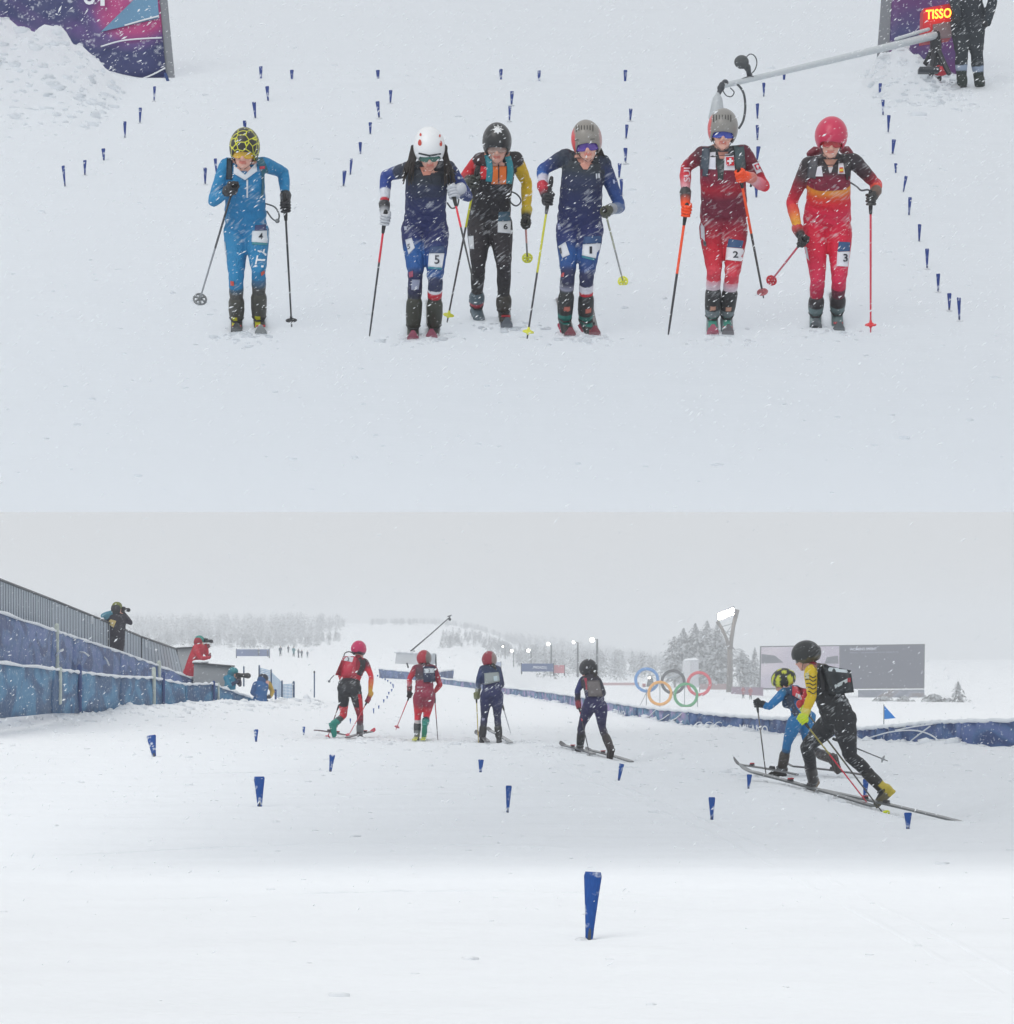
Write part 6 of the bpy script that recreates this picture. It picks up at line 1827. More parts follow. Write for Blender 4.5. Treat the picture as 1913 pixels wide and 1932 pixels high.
# ---- far coloured hoardings
def hoarding(x0, y0, x1, y1, D, material, label, split=None):
    root = empty('hoarding', at((x0 + x1) / 2, y1 + 2, D)); tag(root, label, 'hoarding', 'far hoardings along the track')
    panel('board', [at(x0, y1, D), at(x1, y1, D), at(x1, y0, D), at(x0, y0, D)], .2, material, root)
    for x in (x0, x1):
        mb = MB(); mb.tube([at(x, y1 + 4, D + .1), at(x, y0, D + .1)], .08, 6); mb.build('post', M_DGREY, root)
    return root
M_HB = mat('far_blue_board', lin(58, 84, 134), .6, noise=.2, nscale=.3)
r_ = hoarding(984, 1252, 1044, 1267, 330, M_HB, 'far blue hoarding with small white lettering under the lamp posts')
board_text('PREDAZZO', [at(1006, 1261, 329.8), at(1032, 1262, 329.8), at(1032, 1257.5, 329.8), at(1006, 1256.5, 329.8)], M_WHITE, 'lettering', r_, .05)
hoarding(1045, 1255, 1065, 1270, 331, mat('far_red_board', lin(190, 120, 130), .6, noise=.15, nscale=.3), 'far pink-red hoarding at the end of the blue one')
hoarding(915, 1249, 945, 1257, 400, mat('far_pale_board', lin(150, 158, 186), .6), 'pale far hoarding right of the red-helmeted skier')
hoarding(446, 1225, 508, 1238, 380, M_HB, 'blue hoarding at the top of the left snow field beside standing people')
hoarding(1130, 1288, 1205, 1293, 470, mat('far_pink_board', lin(176, 140, 144), .7, noise=.1), 'low pinkish hoarding left of the rings')
hoarding(1320, 1290, 1380, 1301, 480, mat('far_rust_board', lin(140, 110, 112), .7, noise=.15), 'low rust-coloured hoarding between rings and tower')

# ---- camera crane on its snow-topped box
KD = 120.0; k = KD / FPX
root = empty('camera_crane', at(780, 1260, KD)); tag(root, 'camera crane with long dark arm on a pale snow-topped box', 'camera crane')
panel('platform', [at(745, 1252, KD), at(810, 1255, KD), at(812, 1234, KD), at(748, 1229, KD)], 1.2, mat('pale_platform_cloth', lin(196, 200, 204), .8), root)
panel('side_cover', [at(810.5, 1255, KD), at(822, 1252, KD + 1.1), at(823, 1233, KD + 1.1), at(812.5, 1234, KD)], .1, mat('pale_side_cloth', lin(182, 188, 194), .8), root)
mb = MB()
for i in range(6): mb.ball(at(752 + i * 11, 1230 + i * .7, KD + .4), (.22, .55, .07), 10, 6)
mb.build('snow_cap', M_CAP, root)
mb = MB(); mb.tube([at(772, 1231, KD + .3), at(812, 1197, KD + .3), at(849, 1164, KD + .3)], [1.5 * k, 1.2 * k, .9 * k], 8); mb.build('arm', M_DGREY, root)
mb = MB(); mb.tube([at(771, 1234, KD + .2), at(780, 1224, KD + .2), at(782, 1232, KD + .2)], 1.6 * k, 6); mb.build('pivot', M_DGREY, root)
mb = MB(); mb.ball(at(848.5, 1168.5, KD + .2), 2.8 * k, 10, 8); mb.tube([at(845, 1163, KD + .3), at(852, 1161, KD + .3)], 1.2 * k, 6); mb.build('camera_head', M_DGREY, root)
mb = MB(); mb.tube([at(823, 1262, KD + 1), at(822, 1236, KD + 1)], .03, 6); mb.tube([at(770, 1259, KD - .2), at(768, 1252, KD - .1)], .04, 6); mb.build('leg', M_DGREY, root)

# ---- the stand on the left: pale fence above, blue banners below
def fence_strip(name, label, top, bottom, dists, material, cat, post_mat, slats=False, posts=(), group=None, cap=True):
    root = empty(name, at(bottom[0][0], bottom[0][1], dists[0])); tag(root, label, cat, group)
    n = len(top)
    for i in range(n - 1):
        a0, a1 = at(*bottom[i], dists[i]), at(*bottom[i + 1], dists[i + 1]); b0, b1 = at(*top[i], dists[i]), at(*top[i + 1], dists[i + 1])
        panel('fence_panel' if slats else 'banner_panel', [a0, a1, b1, b0], .04, material, root, 12, 4, 0 if slats else .03, i)
        if slats:
            w = max(3, int((top[i + 1][0] - top[i][0]) / 5.2)); sm = MB()
            for s in range(w + 1):
                t = s / w
                p, q = a0 * (1 - t) + a1 * t, b0 * (1 - t) + b1 * t
                sm.tube([p - (0, .03, 0), q - (0, .03, 0)], .012, 5, round_ends=False)
            sm.build('batten', M_SLAT, root)['kind'] = 'stuff'
            rm = MB(); rm.tube([b0 - (0, .03, -.02), b1 - (0, .03, -.02)], .028, 6); rm.build('top_rail', M_DGREY, root)
        elif cap:
            mb = MB(); S = [b0 + (b1 - b0) * t + np.array((0, .02, .014 + .012 * math.sin(t * 23 + i * 2))) for t in np.linspace(0, 1, 9)]
            mb.tube(S, [.03 + .015 * math.sin(t * 9 + i) for t in range(9)], 7); mb.build('snow_cap', M_CAP, root)
    for (x, yt, yb, w, pm) in posts:
        d = float(np.interp(x, [t[0] for t in top], dists)) - .08
        mb = MB(); mb.tube([at(x, yb + 4, d), at(x, yt, d)], w * d / FPX, 8); mb.build('post', pm, root)
    return root
M_SLAT = mat('fence_batten', lin(120, 128, 138), .6)
M_FPALE = mat('pale_fence_sheet', lin(160, 170, 180), .55, noise=.06, nscale=2)
ft = [(-160, 1034), (98, 1133), (195, 1172), (267, 1203), (333, 1226)]
fb = [(-160, 1110), (98, 1192), (195, 1224), (267, 1246), (345, 1274)]
fd = [49, 61, 67, 72.5, 78]
fence_strip('metal_fence', 'pale ribbed metal fence along the top of the left stand', ft, fb, fd, M_FPALE, 'fence', M_GREY, True,
            [(159, 1157, 1210, 1.6, M_DGREY), (204, 1176, 1226, 1.6, M_DGREY), (267, 1202, 1246, 1.4, M_DGREY), (333, 1224, 1272, 2.0, M_DGREY)])
for i, (x, y, w, h) in enumerate(((171, 1168, 9, 14), (274, 1214, 7, 13), (118, 1143, 24, 8))):
    d = float(np.interp(x, [t[0] for t in ft], fd)) - .15
    if i < 2:
        r0 = empty('notice', at(x, y + h / 2, d)); tag(r0, ['white notice on the fence left of the dark-coated photographer', 'small white notice on the fence between the two standing photographers'][i], 'notice')
        panel('board', [at(x - w / 2, y + h / 2, d), at(x + w / 2, y + h / 2 + 2, d), at(x + w / 2, y - h / 2 + 2, d), at(x - w / 2, y - h / 2, d)], .03, M_WHITE, r0)
ut = [(-160, 1104), (98, 1189), (137, 1202), (227, 1231), (294, 1255), (385, 1289)]
ub = [(-160, 1262), (98, 1275), (137, 1280), (227, 1290), (294, 1296), (390, 1312)]
ud = [48, 59, 61.5, 67, 71, 76]
RUB = fence_strip('stand_banner', 'long slate-blue banner below the metal fence on the left stand', ut, ub, ud, M_G2, 'banner', M_GREY, False,
            [(107, 1180, 1258, 4.5, M_POSTW), (300, 1250, 1285, 4.0, M_POSTW)])
for (xa, ya, xb, yb) in ((105, 1238, 120, 1225), (150, 1230, 168, 1238), (196, 1240, 206, 1256)):
    dd = float(np.interp(xa, [t[0] for t in ut], ud)) - .09
    ribbon([at(xa, ya, dd), at((xa + xb) / 2, (ya + yb) / 2 - 3, dd), at(xb, yb, dd)], .02, 0, M_WHITE, 'printed_line', RUB)
lt = [(-160, 1234), (98, 1263), (153, 1270), (227, 1278), (291, 1280), (350, 1292), (401, 1291), (467, 1315), (520, 1331)]
lb = [(-160, 1370), (98, 1346), (153, 1346), (227, 1346), (291, 1346), (350, 1344), (401, 1342), (467, 1344), (522, 1346)]
ld = [46, 55, 57.5, 61, 64, 66.5, 68.5, 71, 72]
fence_strip('tarpaulin_fence', 'low fence of bright blue tarpaulins with snowy top edge below the left stand', lt, lb, ld, M_TARP, 'fence', M_POSTB, False,
            [(113, 1262, 1322, 4.2, M_POSTW), (150, 1258, 1336, 4.5, M_POSTB), (290, 1262, 1330, 4.0, M_POSTW), (308, 1271, 1330, 3.6, M_POSTB), (403, 1287, 1326, 3.0, M_POSTB), (412, 1290, 1326, 2.4, M_POSTW), (520, 1302, 1336, 2.0, M_POSTB)])
mb = MB()
M_BX = mat('grey_container', lin(150, 154, 158), .6, noise=.08, nscale=2)
for nm, lab, c in (('container', 'grey metal cabinet behind the red-coated photographer', (334, 1275, 364, 1276, 364, 1222, 334, 1224, 79)), ('counter', 'low grey counter in front of the red-coated photographer', (364, 1284, 436, 1288, 434, 1258, 366, 1252, 74.5))):
    d = c[8]
    r0 = empty(nm, at(c[0], c[1], d)); tag(r0, lab, nm)
    panel('front', [at(c[0], c[1] + 20, d), at(c[2], c[3] + 20, d), at(c[4], c[5], d), at(c[6], c[7], d)], .8, M_BX, r0)
    panel('lid', [at(c[6] - 2, c[7] + 1, d - .1), at(c[4] + 2, c[5] + 1, d - .1), at(c[4] + 2, c[5] - 2, d - .1), at(c[6] - 2, c[7] - 2, d - .1)], 1.0, M_DGREY, r0)
    mb = MB(); mb.ball(at(c[6] + 8, c[7] - 3, d + .2), (.16, .25, .06), 10, 6); mb.ball(at(c[6] + 14, c[7] - 3, d + .3), (.2, .25, .05), 10, 6); mb.build('snow_cap', M_CAP, r0)

# ---- blue netting and its poles
M_NET = bpy.data.materials.new('blue_netting'); M_NET.use_nodes = True
_nt = M_NET.node_tree; _b = _nt.nodes['Principled BSDF']; _b.inputs['Base Color'].default_value = (*lin(70, 150, 200), 1); _b.inputs['Roughness'].default_value = .7
M_NPOLE = mat('blue_grey_pole', lin(60, 84, 116), .6)
root = empty('safety_net', hit_ground(535, 1322)); tag(root, 'light blue safety netting hung between thin poles right of the crouching photographers', 'safety net')
nd = 74.0
nb = MB()
for (xa, ta, ba, xb, tb, bb) in ((489, 1260, 1296, 511, 1266, 1300), (511, 1268, 1306, 532, 1288, 1322), (532, 1292, 1322, 555, 1290, 1322)):
    for s in np.linspace(0, 1, 10):
        nb.tube([at(xa + (xb - xa) * s, ta + (tb - ta) * s, nd), at(xa + (xb - xa) * s, ba + (bb - ba) * s, nd)], .006, 4, round_ends=False)
    for s in np.linspace(0, 1, 12):
        nb.tube([at(xa, ta + (ba - ta) * s, nd), at(xb, tb + (bb - tb) * s, nd)], .006, 4, round_ends=False)
nb.build('net', M_NET, root)['kind'] = 'stuff'
for (x, yt, yb, w) in ((489, 1256, 1300, 1.6), (511.5, 1264, 1300, 1.4), (532, 1285, 1318, 1.6), (554, 1287, 1322, 2.2), (460, 1258, 1290, 1.4)):
    mb = MB(); mb.tube([at(x, yb + 4, nd - .05), at(x, yt, nd - .05)], w * nd / FPX, 7); mb.build('pole', M_NPOLE, root)
p = hit_ground(593, 1316)
root = empty('snow_pole', p); tag(root, 'thin dark pole alone in the snow left of the racer with the red backpack', 'pole')
mb = MB(); mb.tube([p - (0, 0, .1), at(593, 1268, p[1])], .02, 8); mb.build('shaft', M_NPOLE, root)
mb = MB(); mb.tube([at(593, 1269, p[1] - .0), at(593, 1267, p[1])], .026, 8); mb.build('cap', M_DGREY, root)
# ------------------------------------------------------------------ photographers and far people
def bystander(crop, d0, spec, label, vox=.02, group='photographers and onlookers on the left'):
    F = Fig(crop, d0, 'lo'); spec.setdefault('look', (.7, -.3, 0)); spec.setdefault('face', (.8, -.5, 0)); spec.setdefault('hs', 1.1); spec['mat'] = M_CLOTH
    set_joints(F, spec, 1); F.buckle = (60, 60, 60)
    spec['cols'].setdefault('neck', spec['cols']['torso'])
    build_body(F, spec, vox, label, group)
    return F
def mitten_pair(F, col):
    for s_ in 'LR':
        w = F.J['wri' + s_]; c = F.J['cam'] if 'cam' in F.J else w + np.array((.05, 0, 0))
        e = unit(c - w); mb = MB(); k = lin(*col)
        n = unit(np.cross(e, (0, 0, 1)) + 1e-3); a = np.cross(n, e)
        mb.ball(w + e * .05, (.05, .04, .045), 10, 8, None, k)
        for i in range(4):
            p = w + e * .08 + a * (.03 - .02 * i)
            mb.tube([p, p + e * .03 + n * .012, p + e * .035 + n * .035], [.012, .011, .009], 6, k)
        mb.tube([w + e * .04 + a * .04, w + e * .07 + a * .055 + n * .02], [.014, .011], 6, k)
        mb.build('glove', M_GEAR, F.body)
def hat(F, col, bobble=False, hood=None):
    mb = MB()
    mb.ball(F.L(0, -.012, .045), np.array((.098, .118, .092)) * F.hs, 16, 10, F.AX, lin(*col))
    if hood:
        mb.ball(F.L(0, -.045, -.02), np.array((.112, .10, .135)) * F.hs, 14, 10, F.AX, lin(*hood))
    return mb.build('hat', M_CLOTH, F.body)
def camera_(F, pt, direction, lens=.16, label='camera held up by a photographer', r=.04):
    d = unit(direction); c = np.asarray(pt, float)
    root = empty('camera', c); tag(root, label, 'camera', 'photographers\' cameras')
    sd = unit(np.cross(d, UPV)); up = np.cross(sd, d); ax = np.array([sd, d, up])
    mb = MB(); mb.box(c, (.15, .075, .11), axes=ax, col=lin(36, 36, 40), taper=.9); mb.build('body', M_GEAR, root, smooth=False)
    mb = MB(); mb.tube([c + d * .03, c + d * (.03 + lens * .6), c + d * (.04 + lens)], [r * .85, r, r * 1.25], 10, lin(34, 34, 38)); mb.build('lens', M_GEAR, root)
    return root
c3 = (94.0, 1101.6, .26687)
s1 = dict(head=(478, 160, -.02), look=(.6, .75, -.05), toeL=(420, 720, 0), toeR=(480, 720, .1), ankL=(415, 690), ankR=(475, 690), bulk=1.45, gender='m',
    j=dict(neck=(465, 215, 0), chest=(458, 290, 0), waist=(448, 390, 0), pelvis=(440, 480, 0), shoL=(410, 225, -.1), elbL=(375, 225, -.3), wriL=(455, 195, .02), shoR=(520, 235, .1), elbR=(568, 275, .15), wriR=(515, 200, .25),
           hipL=(415, 500, 0), hipR=(470, 500, .05), kneL=(415, 600, 0), kneR=(472, 600, .05)),
    tw=(150, 170, 170, 160), face=(.6, .75, 0), cols=dict(torso=flatc(40, 36, 48), uarmL=flatc(70, 130, 150), farmL=flatc(70, 130, 150), uarmR=flatc(40, 34, 50), farmR=flatc(40, 34, 50), thigh=flatc(40, 36, 46), shin=flatc(40, 36, 46)))
F = bystander(c3, 68.0, s1, 'photographer in long dark coat with teal sleeve and olive cap, standing by the metal fence')
hat(F, (110, 116, 50), hood=(44, 44, 50)); F.J['cam'] = F.pt(515, 180, .1); mitten_pair(F, (60, 60, 64))
camera_(F, F.pt(512, 178, .1), (.6, .75, -.1), label='black camera at the face of the dark-coated photographer')
patch(F, [(405, 275), (450, 310), (470, 262), (430, 250)], (190, 170, 110), 'armband', 5, off=.01)
s2 = dict(head=(1062, 395, .1), look=(.75, .6, -.2), toeL=(985, 720, 0), toeR=(1010, 720, .1), ankL=(980, 690), ankR=(1000, 690), bulk=1.35, gender='m',
    j=dict(neck=(1055, 440, .08), chest=(1045, 480, .05), waist=(1015, 550, 0), pelvis=(992, 620, 0), shoL=(1030, 450, -.1), elbL=(1065, 530, -.2), wriL=(1130, 520, 0), shoR=(1085, 450, .2), elbR=(1110, 500, .25), wriR=(1105, 430, .2),
           hipL=(980, 630, 0), hipR=(1005, 630, .05), kneL=(982, 680, 0), kneR=(1005, 680, .05)),
    tw=(90, 95, 95, 95), face=(.75, .5, 0), cols=dict(torso=flatc(186, 36, 58), uarm=flatc(190, 38, 60), farm=flatc(190, 38, 60), thigh=flatc(150, 30, 50), shin=flatc(60, 50, 56)))
F = bystander(c3, 76.0, s2, 'photographer in red coat and teal hat leaning over the grey counter')
hat(F, (60, 140, 130), hood=(150, 32, 50)); F.J['cam'] = F.pt(1120, 440, .2); mitten_pair(F, (120, 40, 50))
camera_(F, F.pt(1098, 400, .15), (.7, .6, -.1), label='camera raised by the red-coated photographer')
s3 = dict(head=(1300, 620, .1), look=(.8, -.2, -.1), toeL=(1290, 850, 0), toeR=(1320, 850, .1), ankL=(1288, 830), ankR=(1315, 830), bulk=1.2, gender='m',
    j=dict(neck=(1285, 655, .05), chest=(1278, 690, 0), waist=(1272, 740, 0), pelvis=(1268, 785, 0), shoL=(1245, 665, -.1), elbL=(1270, 720, -.25), wriL=(1325, 690, -.1), shoR=(1310, 665, .2), elbR=(1345, 715, .2), wriR=(1340, 670, .15),
           hipL=(1255, 790, 0), hipR=(1285, 790, .05), kneL=(1310, 790, 0), kneR=(1330, 790, .05)),
    tw=(80, 90, 85, 85), cols=dict(torso=flatc(36, 120, 150), uarmL=flatc(40, 120, 150), farmL=flatc(46, 60, 90), uarmR=flatc(50, 40, 66), farmR=flatc(50, 40, 66), thigh=flatc(40, 70, 110), shin=flatc(40, 50, 80)))
F = bystander(c3, 74.0, s3, 'crouching photographer in teal jacket and hat pointing a long lens')
hat(F, (50, 130, 140), hood=(36, 110, 130)); F.J['cam'] = F.pt(1340, 650, .0); mitten_pair(F, (50, 44, 60))
camera_(F, F.pt(1330, 645, -.02), (.9, -.3, -.05), lens=.24, label='long dark lens of the crouching teal photographer', r=.06)
s4 = dict(head=(1512, 668, .1), look=(.8, .4, -.1), toeL=(1480, 880, 0), toeR=(1530, 880, .1), ankL=(1478, 860), ankR=(1528, 860), bulk=1.25, gender='m',
    j=dict(neck=(1505, 700, .05), chest=(1498, 730, 0), waist=(1490, 780, 0), pelvis=(1485, 830, 0), shoL=(1455, 710, -.1), elbL=(1430, 770, -.15), wriL=(1480, 800, -.1), shoR=(1545, 705, .2), elbR=(1575, 760, .2), wriR=(1560, 800, .1),
           hipL=(1465, 835, 0), hipR=(1510, 835, .05), kneL=(1500, 850, 0), kneR=(1540, 850, .05)),
    tw=(90, 105, 95, 95), cols=dict(torso=flatc(44, 96, 150), uarmL=flatc(40, 80, 130), farmL=flatc(40, 80, 130), uarmR=flatc(180, 150, 70), farmR=flatc(190, 160, 80), thigh=flatc(40, 70, 110), shin=flatc(40, 50, 70)))
F = bystander(c3, 70.5, s4, 'kneeling person in blue and yellow jacket with dark cap at the end of the tarpaulins')
hat(F, (46, 50, 64), hood=(40, 80, 130)); F.J['cam'] = F.pt(1540, 800, 0); mitten_pair(F, (60, 60, 70))

def far_person(x, ytop, ybot, d, coat, legs, label, group, turn=0.0, hatc=(50, 50, 60)):
    h = (ybot - ytop) * d / FPX; s = h / 1.72
    o = at(x, ybot, d)
    mb = MB()
    ca, sa = math.cos(turn), math.sin(turn)
    def p(a, b, c): return o + np.array((a * ca - b * sa, a * sa + b * ca, c)) * s
    cl, lg, sk = lin(*coat), lin(*legs), lin(200, 150, 135)
    for sx in (-1, 1):
        mb.tube([p(sx * .09, 0, .86), p(sx * .10, -.02, .46), p(sx * .11, 0, .06)], [.10 * s, .075 * s, .06 * s], 8, lg)
        mb.tube([p(sx * .11, .04, .05), p(sx * .12, -.14, .04)], [.055 * s, .045 * s], 8, lin(40, 40, 44))
        mb.tube([p(sx * .20, 0, 1.40), p(sx * .27, -.02, 1.12), p(sx * .20, -.16, .96)], [.075 * s, .065 * s, .05 * s], 8, cl)
    mb.tube([p(0, 0, .84), p(0, 0, 1.1), p(0, 0, 1.34), p(0, 0, 1.46)], [.17 * s, .18 * s, .2 * s, .10 * s], 10, cl)
    mb.ball(p(0, -.02, 1.60), np.array((.085, .1, .12)) * s, 10, 8, None, sk)
    V, Fc = voxel(mb, .045 * s, 2)
    a, b = np.array(mb.v), np.array(mb.c)
    C = np.array([b[np.argmin(((a - v) ** 2).sum(1))] for v in V])
    m2 = MB(); m2.v = [tuple(v) for v in V]; m2.f = Fc; m2.c = [tuple(c) for c in C]
    ob = m2.build('person', M_CLOTH, None, o); tag(ob, label, 'person', group)
    hm = MB(); hm.ball(p(0, .01, 1.66), np.array((.10, .115, .095)) * s, 10, 8, None, lin(*hatc)); hm.build('hat', M_CLOTH, ob)
    return ob
gp = 'onlookers at the top of the left snow field'
for (x, yt, yb, c, l, lab) in ((488, 1224, 1238, (70, 84, 96), (50, 56, 66), 'grey figure by the right end of the distant blue hoarding on the left'), (505, 1226, 1239, (60, 66, 80), (44, 48, 58), 'small dark figure next right of the distant blue hoarding'), (529, 1219, 1238, (46, 66, 80), (40, 46, 56), 'tallest dark figure standing alone on the distant left crest'),
                           (544, 1218, 1232, (90, 96, 104), (60, 66, 74), 'pale grey figure left of the teal-coated onlooker on the crest'), (554, 1220, 1239, (60, 120, 130), (50, 66, 76), 'figure in teal coat on the distant left crest'), (563, 1224, 1241, (80, 84, 96), (60, 60, 70), 'slate figure just right of the teal-coated onlooker'),
                           (569, 1226, 1241, (60, 64, 80), (50, 54, 64), 'dark figure in the tight cluster on the distant crest'), (580, 1228, 1241, (110, 120, 130), (80, 86, 94), 'pale figure at the right end of the crest group')):
    far_person(x, yt, yb, 330, c, l, lab, gp, random.uniform(-1, 1))
far_person(1402, 1305 - 10, 1318, 400, (150, 50, 66), (40, 40, 50), 'left of two people in red and black below the tower', 'two people below the floodlight tower', .4)
far_person(1416, 1306 - 10, 1320, 400, (150, 50, 66), (40, 40, 50), 'right of two people in red and black below the tower', 'two people below the floodlight tower', -.3)
far_person(1286.5, 1231, 1247, 441, (60, 62, 70), (50, 50, 56), 'dark figure on top of the white booth', None); 

# ------------------------------------------------------------------ frosted trees
M_TW = mat('dark_twigs', lin(78, 80, 82), .8, noise=.2, nscale=3)
M_FR = mat('frosted_needles', lin(172, 176, 180), .85, noise=.2, nscale=2)
M_TRK = mat('frosty_bark', lin(110, 106, 104), .9, noise=.25, nscale=6)
def conifer_arrays(h, w, n, r, broad=False):
    """branch sprays spread through a cone (or a rounder head)"""
    V, F, mi = [], [], []
    for i in range(n):
        t = r.random() ** .75
        z = h * (.10 + .88 * t)
        if broad:
            prof = math.sin(math.pi * min(1, max(0.04, t * .95 + .05))) ** .7
        else:
            prof = (1 - t) ** .85 + .04
        R_ = w * prof * r.uniform(.35, 1.08) * (1 + .18 * math.sin(t * 31))
        a = r.uniform(0, 2 * math.pi)
        R_ *= 1 + .32 * math.sin(3 * a + n * .37 + t * 8) + .18 * math.sin(5 * a - t * 17)
        ca, sa = math.cos(a), math.sin(a)
        L = w * prof * r.uniform(.18, .42) + .12
        droop = r.uniform(.1, .75) * L
        c = np.array((ca * R_, sa * R_, z)); out = np.array((ca, sa, 0)); sd = np.array((-sa, ca, 0))
        wd = L * r.uniform(.22, .5)
        o = len(V)
        V += [c - out * L * .5 + (0, 0, L * .08), c + sd * wd - (0, 0, droop * .35), c + out * L * .6 - (0, 0, droop), c - sd * wd - (0, 0, droop * .35), c + (0, 0, L * .16)]
        F += [(o, o + 1, o + 4), (o + 1, o + 2, o + 4), (o + 2, o + 3, o + 4), (o + 3, o, o + 4)]
        m_ = 0 if r.random() < .34 else 1
        mi += [m_] * 4
    return V, F, mi
def mesh2(name, V, F, mi, mats_):
    me = bpy.data.meshes.new(name); me.from_pydata([tuple(v) for v in V], [], F)
    for m in mats_: me.materials.append(m)
    me.polygons.foreach_set('material_index', mi)
    me.update(); return me
def tree(px, ytop, ybase, wpx, d, label, broad=False, n=520, seed=0, group='frosted trees beside the floodlight tower'):
    r = np.random.default_rng(seed)
    b = at(px, ybase, d); k = d / FPX; h = (ybase - ytop) * k; w = wpx * k / 2
    root = empty('frosted_tree', b); tag(root, label, 'tree', group)
    V, F, mi = conifer_arrays(h, w, n, r, broad)
    cr = bpy.data.objects.new('crown', mesh2('crown', V, F, mi, [M_TW, M_FR])); COL.objects.link(cr); cr.parent = root; cr['kind'] = 'stuff'
    mb = MB(); mb.tube([b - (0, 0, 1), b + (0, 0, h * .5), b + (0, 0, h * .97)], [.022 * h, .014 * h, .003 * h], 7)
    for i in range(7 if broad else 4):
        a = r.uniform(0, 6.28); z = h * r.uniform(.25, .6)
        mb.tube([b + (0, 0, z), b + np.array((math.cos(a) * w * .4, math.sin(a) * w * .4, z + h * .10)), b + np.array((math.cos(a) * w * .75, math.sin(a) * w * .75, z + h * .16))], [.010 * h, .006 * h, .002 * h], 5)
    mb.build('trunk', M_TRK, root)
TD2 = 540
tl = [(1273, 1198, 1302, 44, True, 'low round frosted birch at the left edge of the tree cluster'), (1290, 1182, 1302, 56, False, 'slim pointed frosted tree behind the white booth'), (1312, 1173, 1303, 66, False, 'pointed frosted spruce right of the white booth'),
      (1334, 1168, 1303, 70, False, 'tallest frosted spruce in the middle of the cluster'), (1353, 1173, 1303, 60, False, 'frosted spruce just left of the floodlight tower'), (1322, 1188, 1303, 104, True, 'broad frosted tree filling the front of the cluster'),
      (1362, 1196, 1304, 40, True, 'frosted tree brushing the mast of the floodlight tower'), (1296, 1208, 1303, 60, True, 'wide frosted bush-like tree behind the red ring'), (1400, 1226, 1308, 34, True, 'small frosted tree right of the floodlight mast'), (1424, 1219, 1312, 36, False, 'frosted tree touching the left edge of the video screen'), (1412, 1240, 1312, 30, True, 'lowest frosted tree between tower and screen')]
for i, (x, yt, yb, w, br, lab) in enumerate(tl):
    tree(x, yt, yb, w, TD2 + (i % 4) * 8 - (40 if i > 7 else 0), lab, br, 1300 if w > 45 else 620, 40 + i)
rl = [(1808, 1284, 1340, 36, False, 'bare dark tree at the far right edge'), (1762, 1308, 1338, 40, True, 'low brown bush right of the small blue pennant'), (1706, 1312, 1340, 30, True, 'dark bush under the right of the results screen'), (1668, 1312, 1340, 40, True, 'brown bush under the left of the results screen'), (1690, 1322, 1340, 30, True, 'small bush between two larger ones under the screen'), (1790, 1316, 1340, 26, True, 'small bush left of the far right tree')]
for i, (x, yt, yb, w, br, lab) in enumerate(rl):
    tree(x, yt, yb, w, 380 + i * 4, lab, br, 420, 70 + i, 'bushes by the video screen')

def forest(name, label, spots):
    V, F, mi = [], [], []
    for (x, y, z, h, w, sd, n) in spots:
        v, f, m = conifer_arrays(h, w, n, np.random.default_rng(sd), sd % 3 == 0)
        o = len(V); V += [p + np.array((x, y, z)) for p in v]; F += [tuple(i + o for i in q) for q in f]; mi += m
    ob = bpy.data.objects.new(name, mesh2(name, V, F, mi, [M_TW, M_FR])); COL.objects.link(ob)
    tag(ob, label, kind='stuff'); return ob
r = np.random.default_rng(5)
def strip(xr, tops, d0, d1, n, nb, seed):
    out = []
    for i in range(n):
        x = r.uniform(*xr); d = r.uniform(d0, d1)
        yt = float(np.interp(x, [t[0] for t in tops], [t[1] for t in tops])) + r.uniform(0, 1) ** 2 * 30 - 3
        X = (x - CX) * d / FPX; z = float(ground_z(X, d))
        zt = CH + (HZ - yt) * d / FPX
        h = max(zt - z, 3.0)
        out.append((X, d, z - .3, h, h * r.uniform(.16, .30), seed + i, nb))
    return out
forest('left_forest', 'misty frosted forest on the rise behind the left stand', strip((60, 650), [(60, 1150), (260, 1153), (420, 1156), (560, 1154), (640, 1158), (655, 1178)], 950, 1250, 380, 110, 1000))
forest('left_copse', 'nearer misty trees behind the onlookers on the left crest', strip((250, 640), [(250, 1190), (400, 1186), (500, 1192), (600, 1198), (640, 1212)], 700, 900, 140, 140, 3000))
forest('ridge_forest', 'misty forest band on the ridge behind the lamp posts', strip((700, 1260), [(700, 1172), (760, 1178), (850, 1186), (950, 1190), (1050, 1200), (1140, 1216), (1260, 1232)], 1150, 1550, 460, 100, 5000))
forest('track_woods', 'nearer grey woods below the ridge, left of the rings', strip((830, 1270), [(830, 1214), (950, 1212), (1050, 1216), (1150, 1222), (1270, 1236)], 620, 900, 220, 120, 7000))

